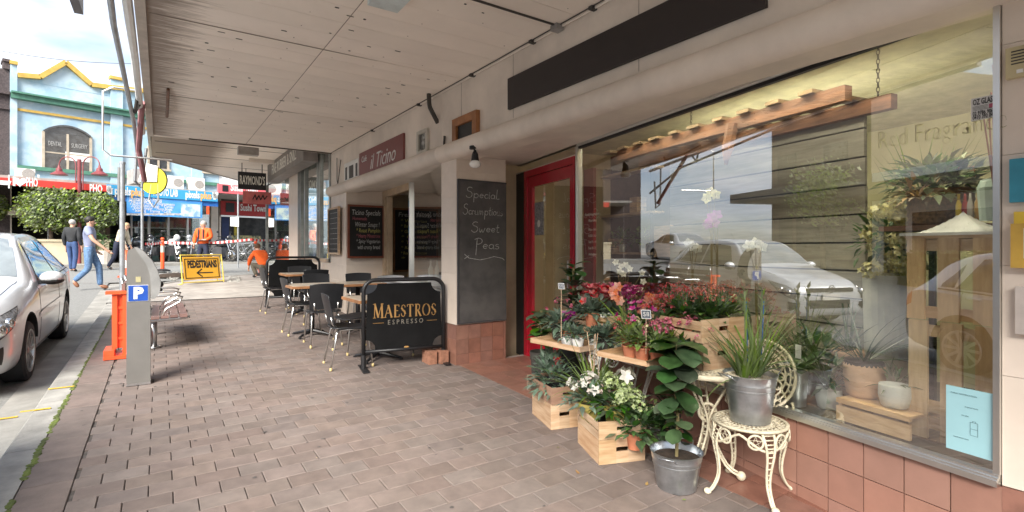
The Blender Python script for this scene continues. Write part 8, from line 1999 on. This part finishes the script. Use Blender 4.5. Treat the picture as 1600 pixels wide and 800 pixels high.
person(p, hR+R(10), H, 'stooping person in cream top and dark trousers walking to the right behind the pole', dict(waist=(0, .03, .61), chest=(0, .085, .72), neck=(0, .14, .81), head=(0, .17, .87), crown=(0, .17, .925), ls=(-.10, .11, .785), rs=(.10, .11, .785), le=(-.12, .12, .63), lw=(-.12, .17, .50), lh=(-.12, .185, .45), re=(.12, .14, .63), rw=(.12, .20, .50), rh=(.12, .215, .45),
    lk=(-.05, .09, .30), la=(-.05, .10, .045), lt=(-.05, .19, .02), rk=(.05, -.03, .27), ra=(.05, -.15, .06), rt=(.05, -.07, .02)), m_cardi, m_navy, m_black, mat('fair_hair', (.42, .28, .16), .7), sleeve='long')
# standing worker
def hv(t, J, S):
    m_ref = mat('reflective_tape', (.6, .6, .58), .4)
    for z in (.60,): MB().lathe([(.105*S, z*S), (.108*S, z*S+.03*S), (.105*S, z*S+.032*S)], (0, .004*S, 0), 20).build('waist_band', m_navy, t)
    for s in (-1, 1): MB().bar(V3(s*.05*S, .078*S, .62*S), V3(s*.045*S, .07*S, .82*S), .02*S, .01*S, up=(0, 1, 0)).build('braces', m_navy, t)
p = G(318, 427); H = (427-343)/F*depth(p)
person(p, math.pi-TH-R(6), H, 'worker in orange hi-vis jacket standing behind the pedestrians sign', dict(ls=(-.12, 0, .80), le=(-.165, .01, .67), lw=(-.11, .09, .62), lh=(-.07, .11, .62), rs=(.12, 0, .80), re=(.17, .0, .66), rw=(.14, .06, .55), rh=(.13, .08, .51), lk=(-.08, .02, .28), la=(-.10, 0, .045), rk=(.08, .02, .28), ra=(.10, 0, .045)), m_hivis, m_navy, m_black, m_hg, sleeve='long', extra=hv, bulk=1.3)
# crouching worker
p = G(410, 434); H = 1.72
person(p, -TH+R(60), H, 'crouching worker in orange hi-vis top beside the leaning bollard', dict(pelvis=(0, -.05, .20), waist=(0, -.02, .28), chest=(0, .06, .38), neck=(0, .12, .475), head=(0, .155, .53), crown=(0, .16, .59), ls=(-.105, .08, .45), le=(-.13, .16, .33), lw=(-.10, .24, .22), lh=(-.09, .26, .17), rs=(.105, .08, .45), re=(.13, .17, .33), rw=(.10, .25, .22), rh=(.09, .27, .17),
    lp=(-.05, -.04, .19), lk=(-.09, .17, .25), la=(-.08, .05, .045), lt=(-.09, .14, .022), rp=(.05, -.04, .19), rk=(.09, .16, .16), ra=(.08, -.06, .06), rt=(.08, .0, .02)), m_hivis, mat('khaki_trousers', (.10, .085, .06), .85), m_black, m_hb, sleeve='long', bulk=1.2)
# diner behind the cafe window
pp = at(690, 7.9, 460); 
person(V3(pp.x+.25, pp.y, gz(7)+.02), R(120), 1.68, 'seated diner in blue top behind the cafe window', dict(pelvis=(0, -.03, .27), waist=(0, -.02, .35), chest=(0, .01, .47), neck=(0, .02, .57), head=(0, .05, .63), crown=(0, .04, .69), ls=(-.10, .01, .54), le=(-.13, .08, .41), lw=(-.08, .19, .40), lh=(-.06, .23, .41), rs=(.10, .01, .54), re=(.13, .08, .41), rw=(.08, .19, .40), rh=(.06, .23, .41),
    lp=(-.05, 0, .26), lk=(-.06, .24, .27), la=(-.06, .22, .045), lt=(-.06, .31, .02), rp=(.05, 0, .26), rk=(.06, .24, .27), ra=(.06, .22, .045), rt=(.06, .31, .02)), mat('blue_top', (.05, .12, .30), .8), m_jean2, m_black, m_hk, sleeve='long')

for o in bpy.data.objects:                                  # blooms too small to pick apart singly
    if o.type == 'MESH' and o.parent and o.name.split('.')[0] in ('flowers', 'flower_heads', 'flower_stems', 'buds', 'spokes', 'twigs', 'foliage', 'green_foliage', 'light_foliage', 'bronze_leaves', 'coral_flowers', 'white_blooms'): o['kind'] = 'stuff'
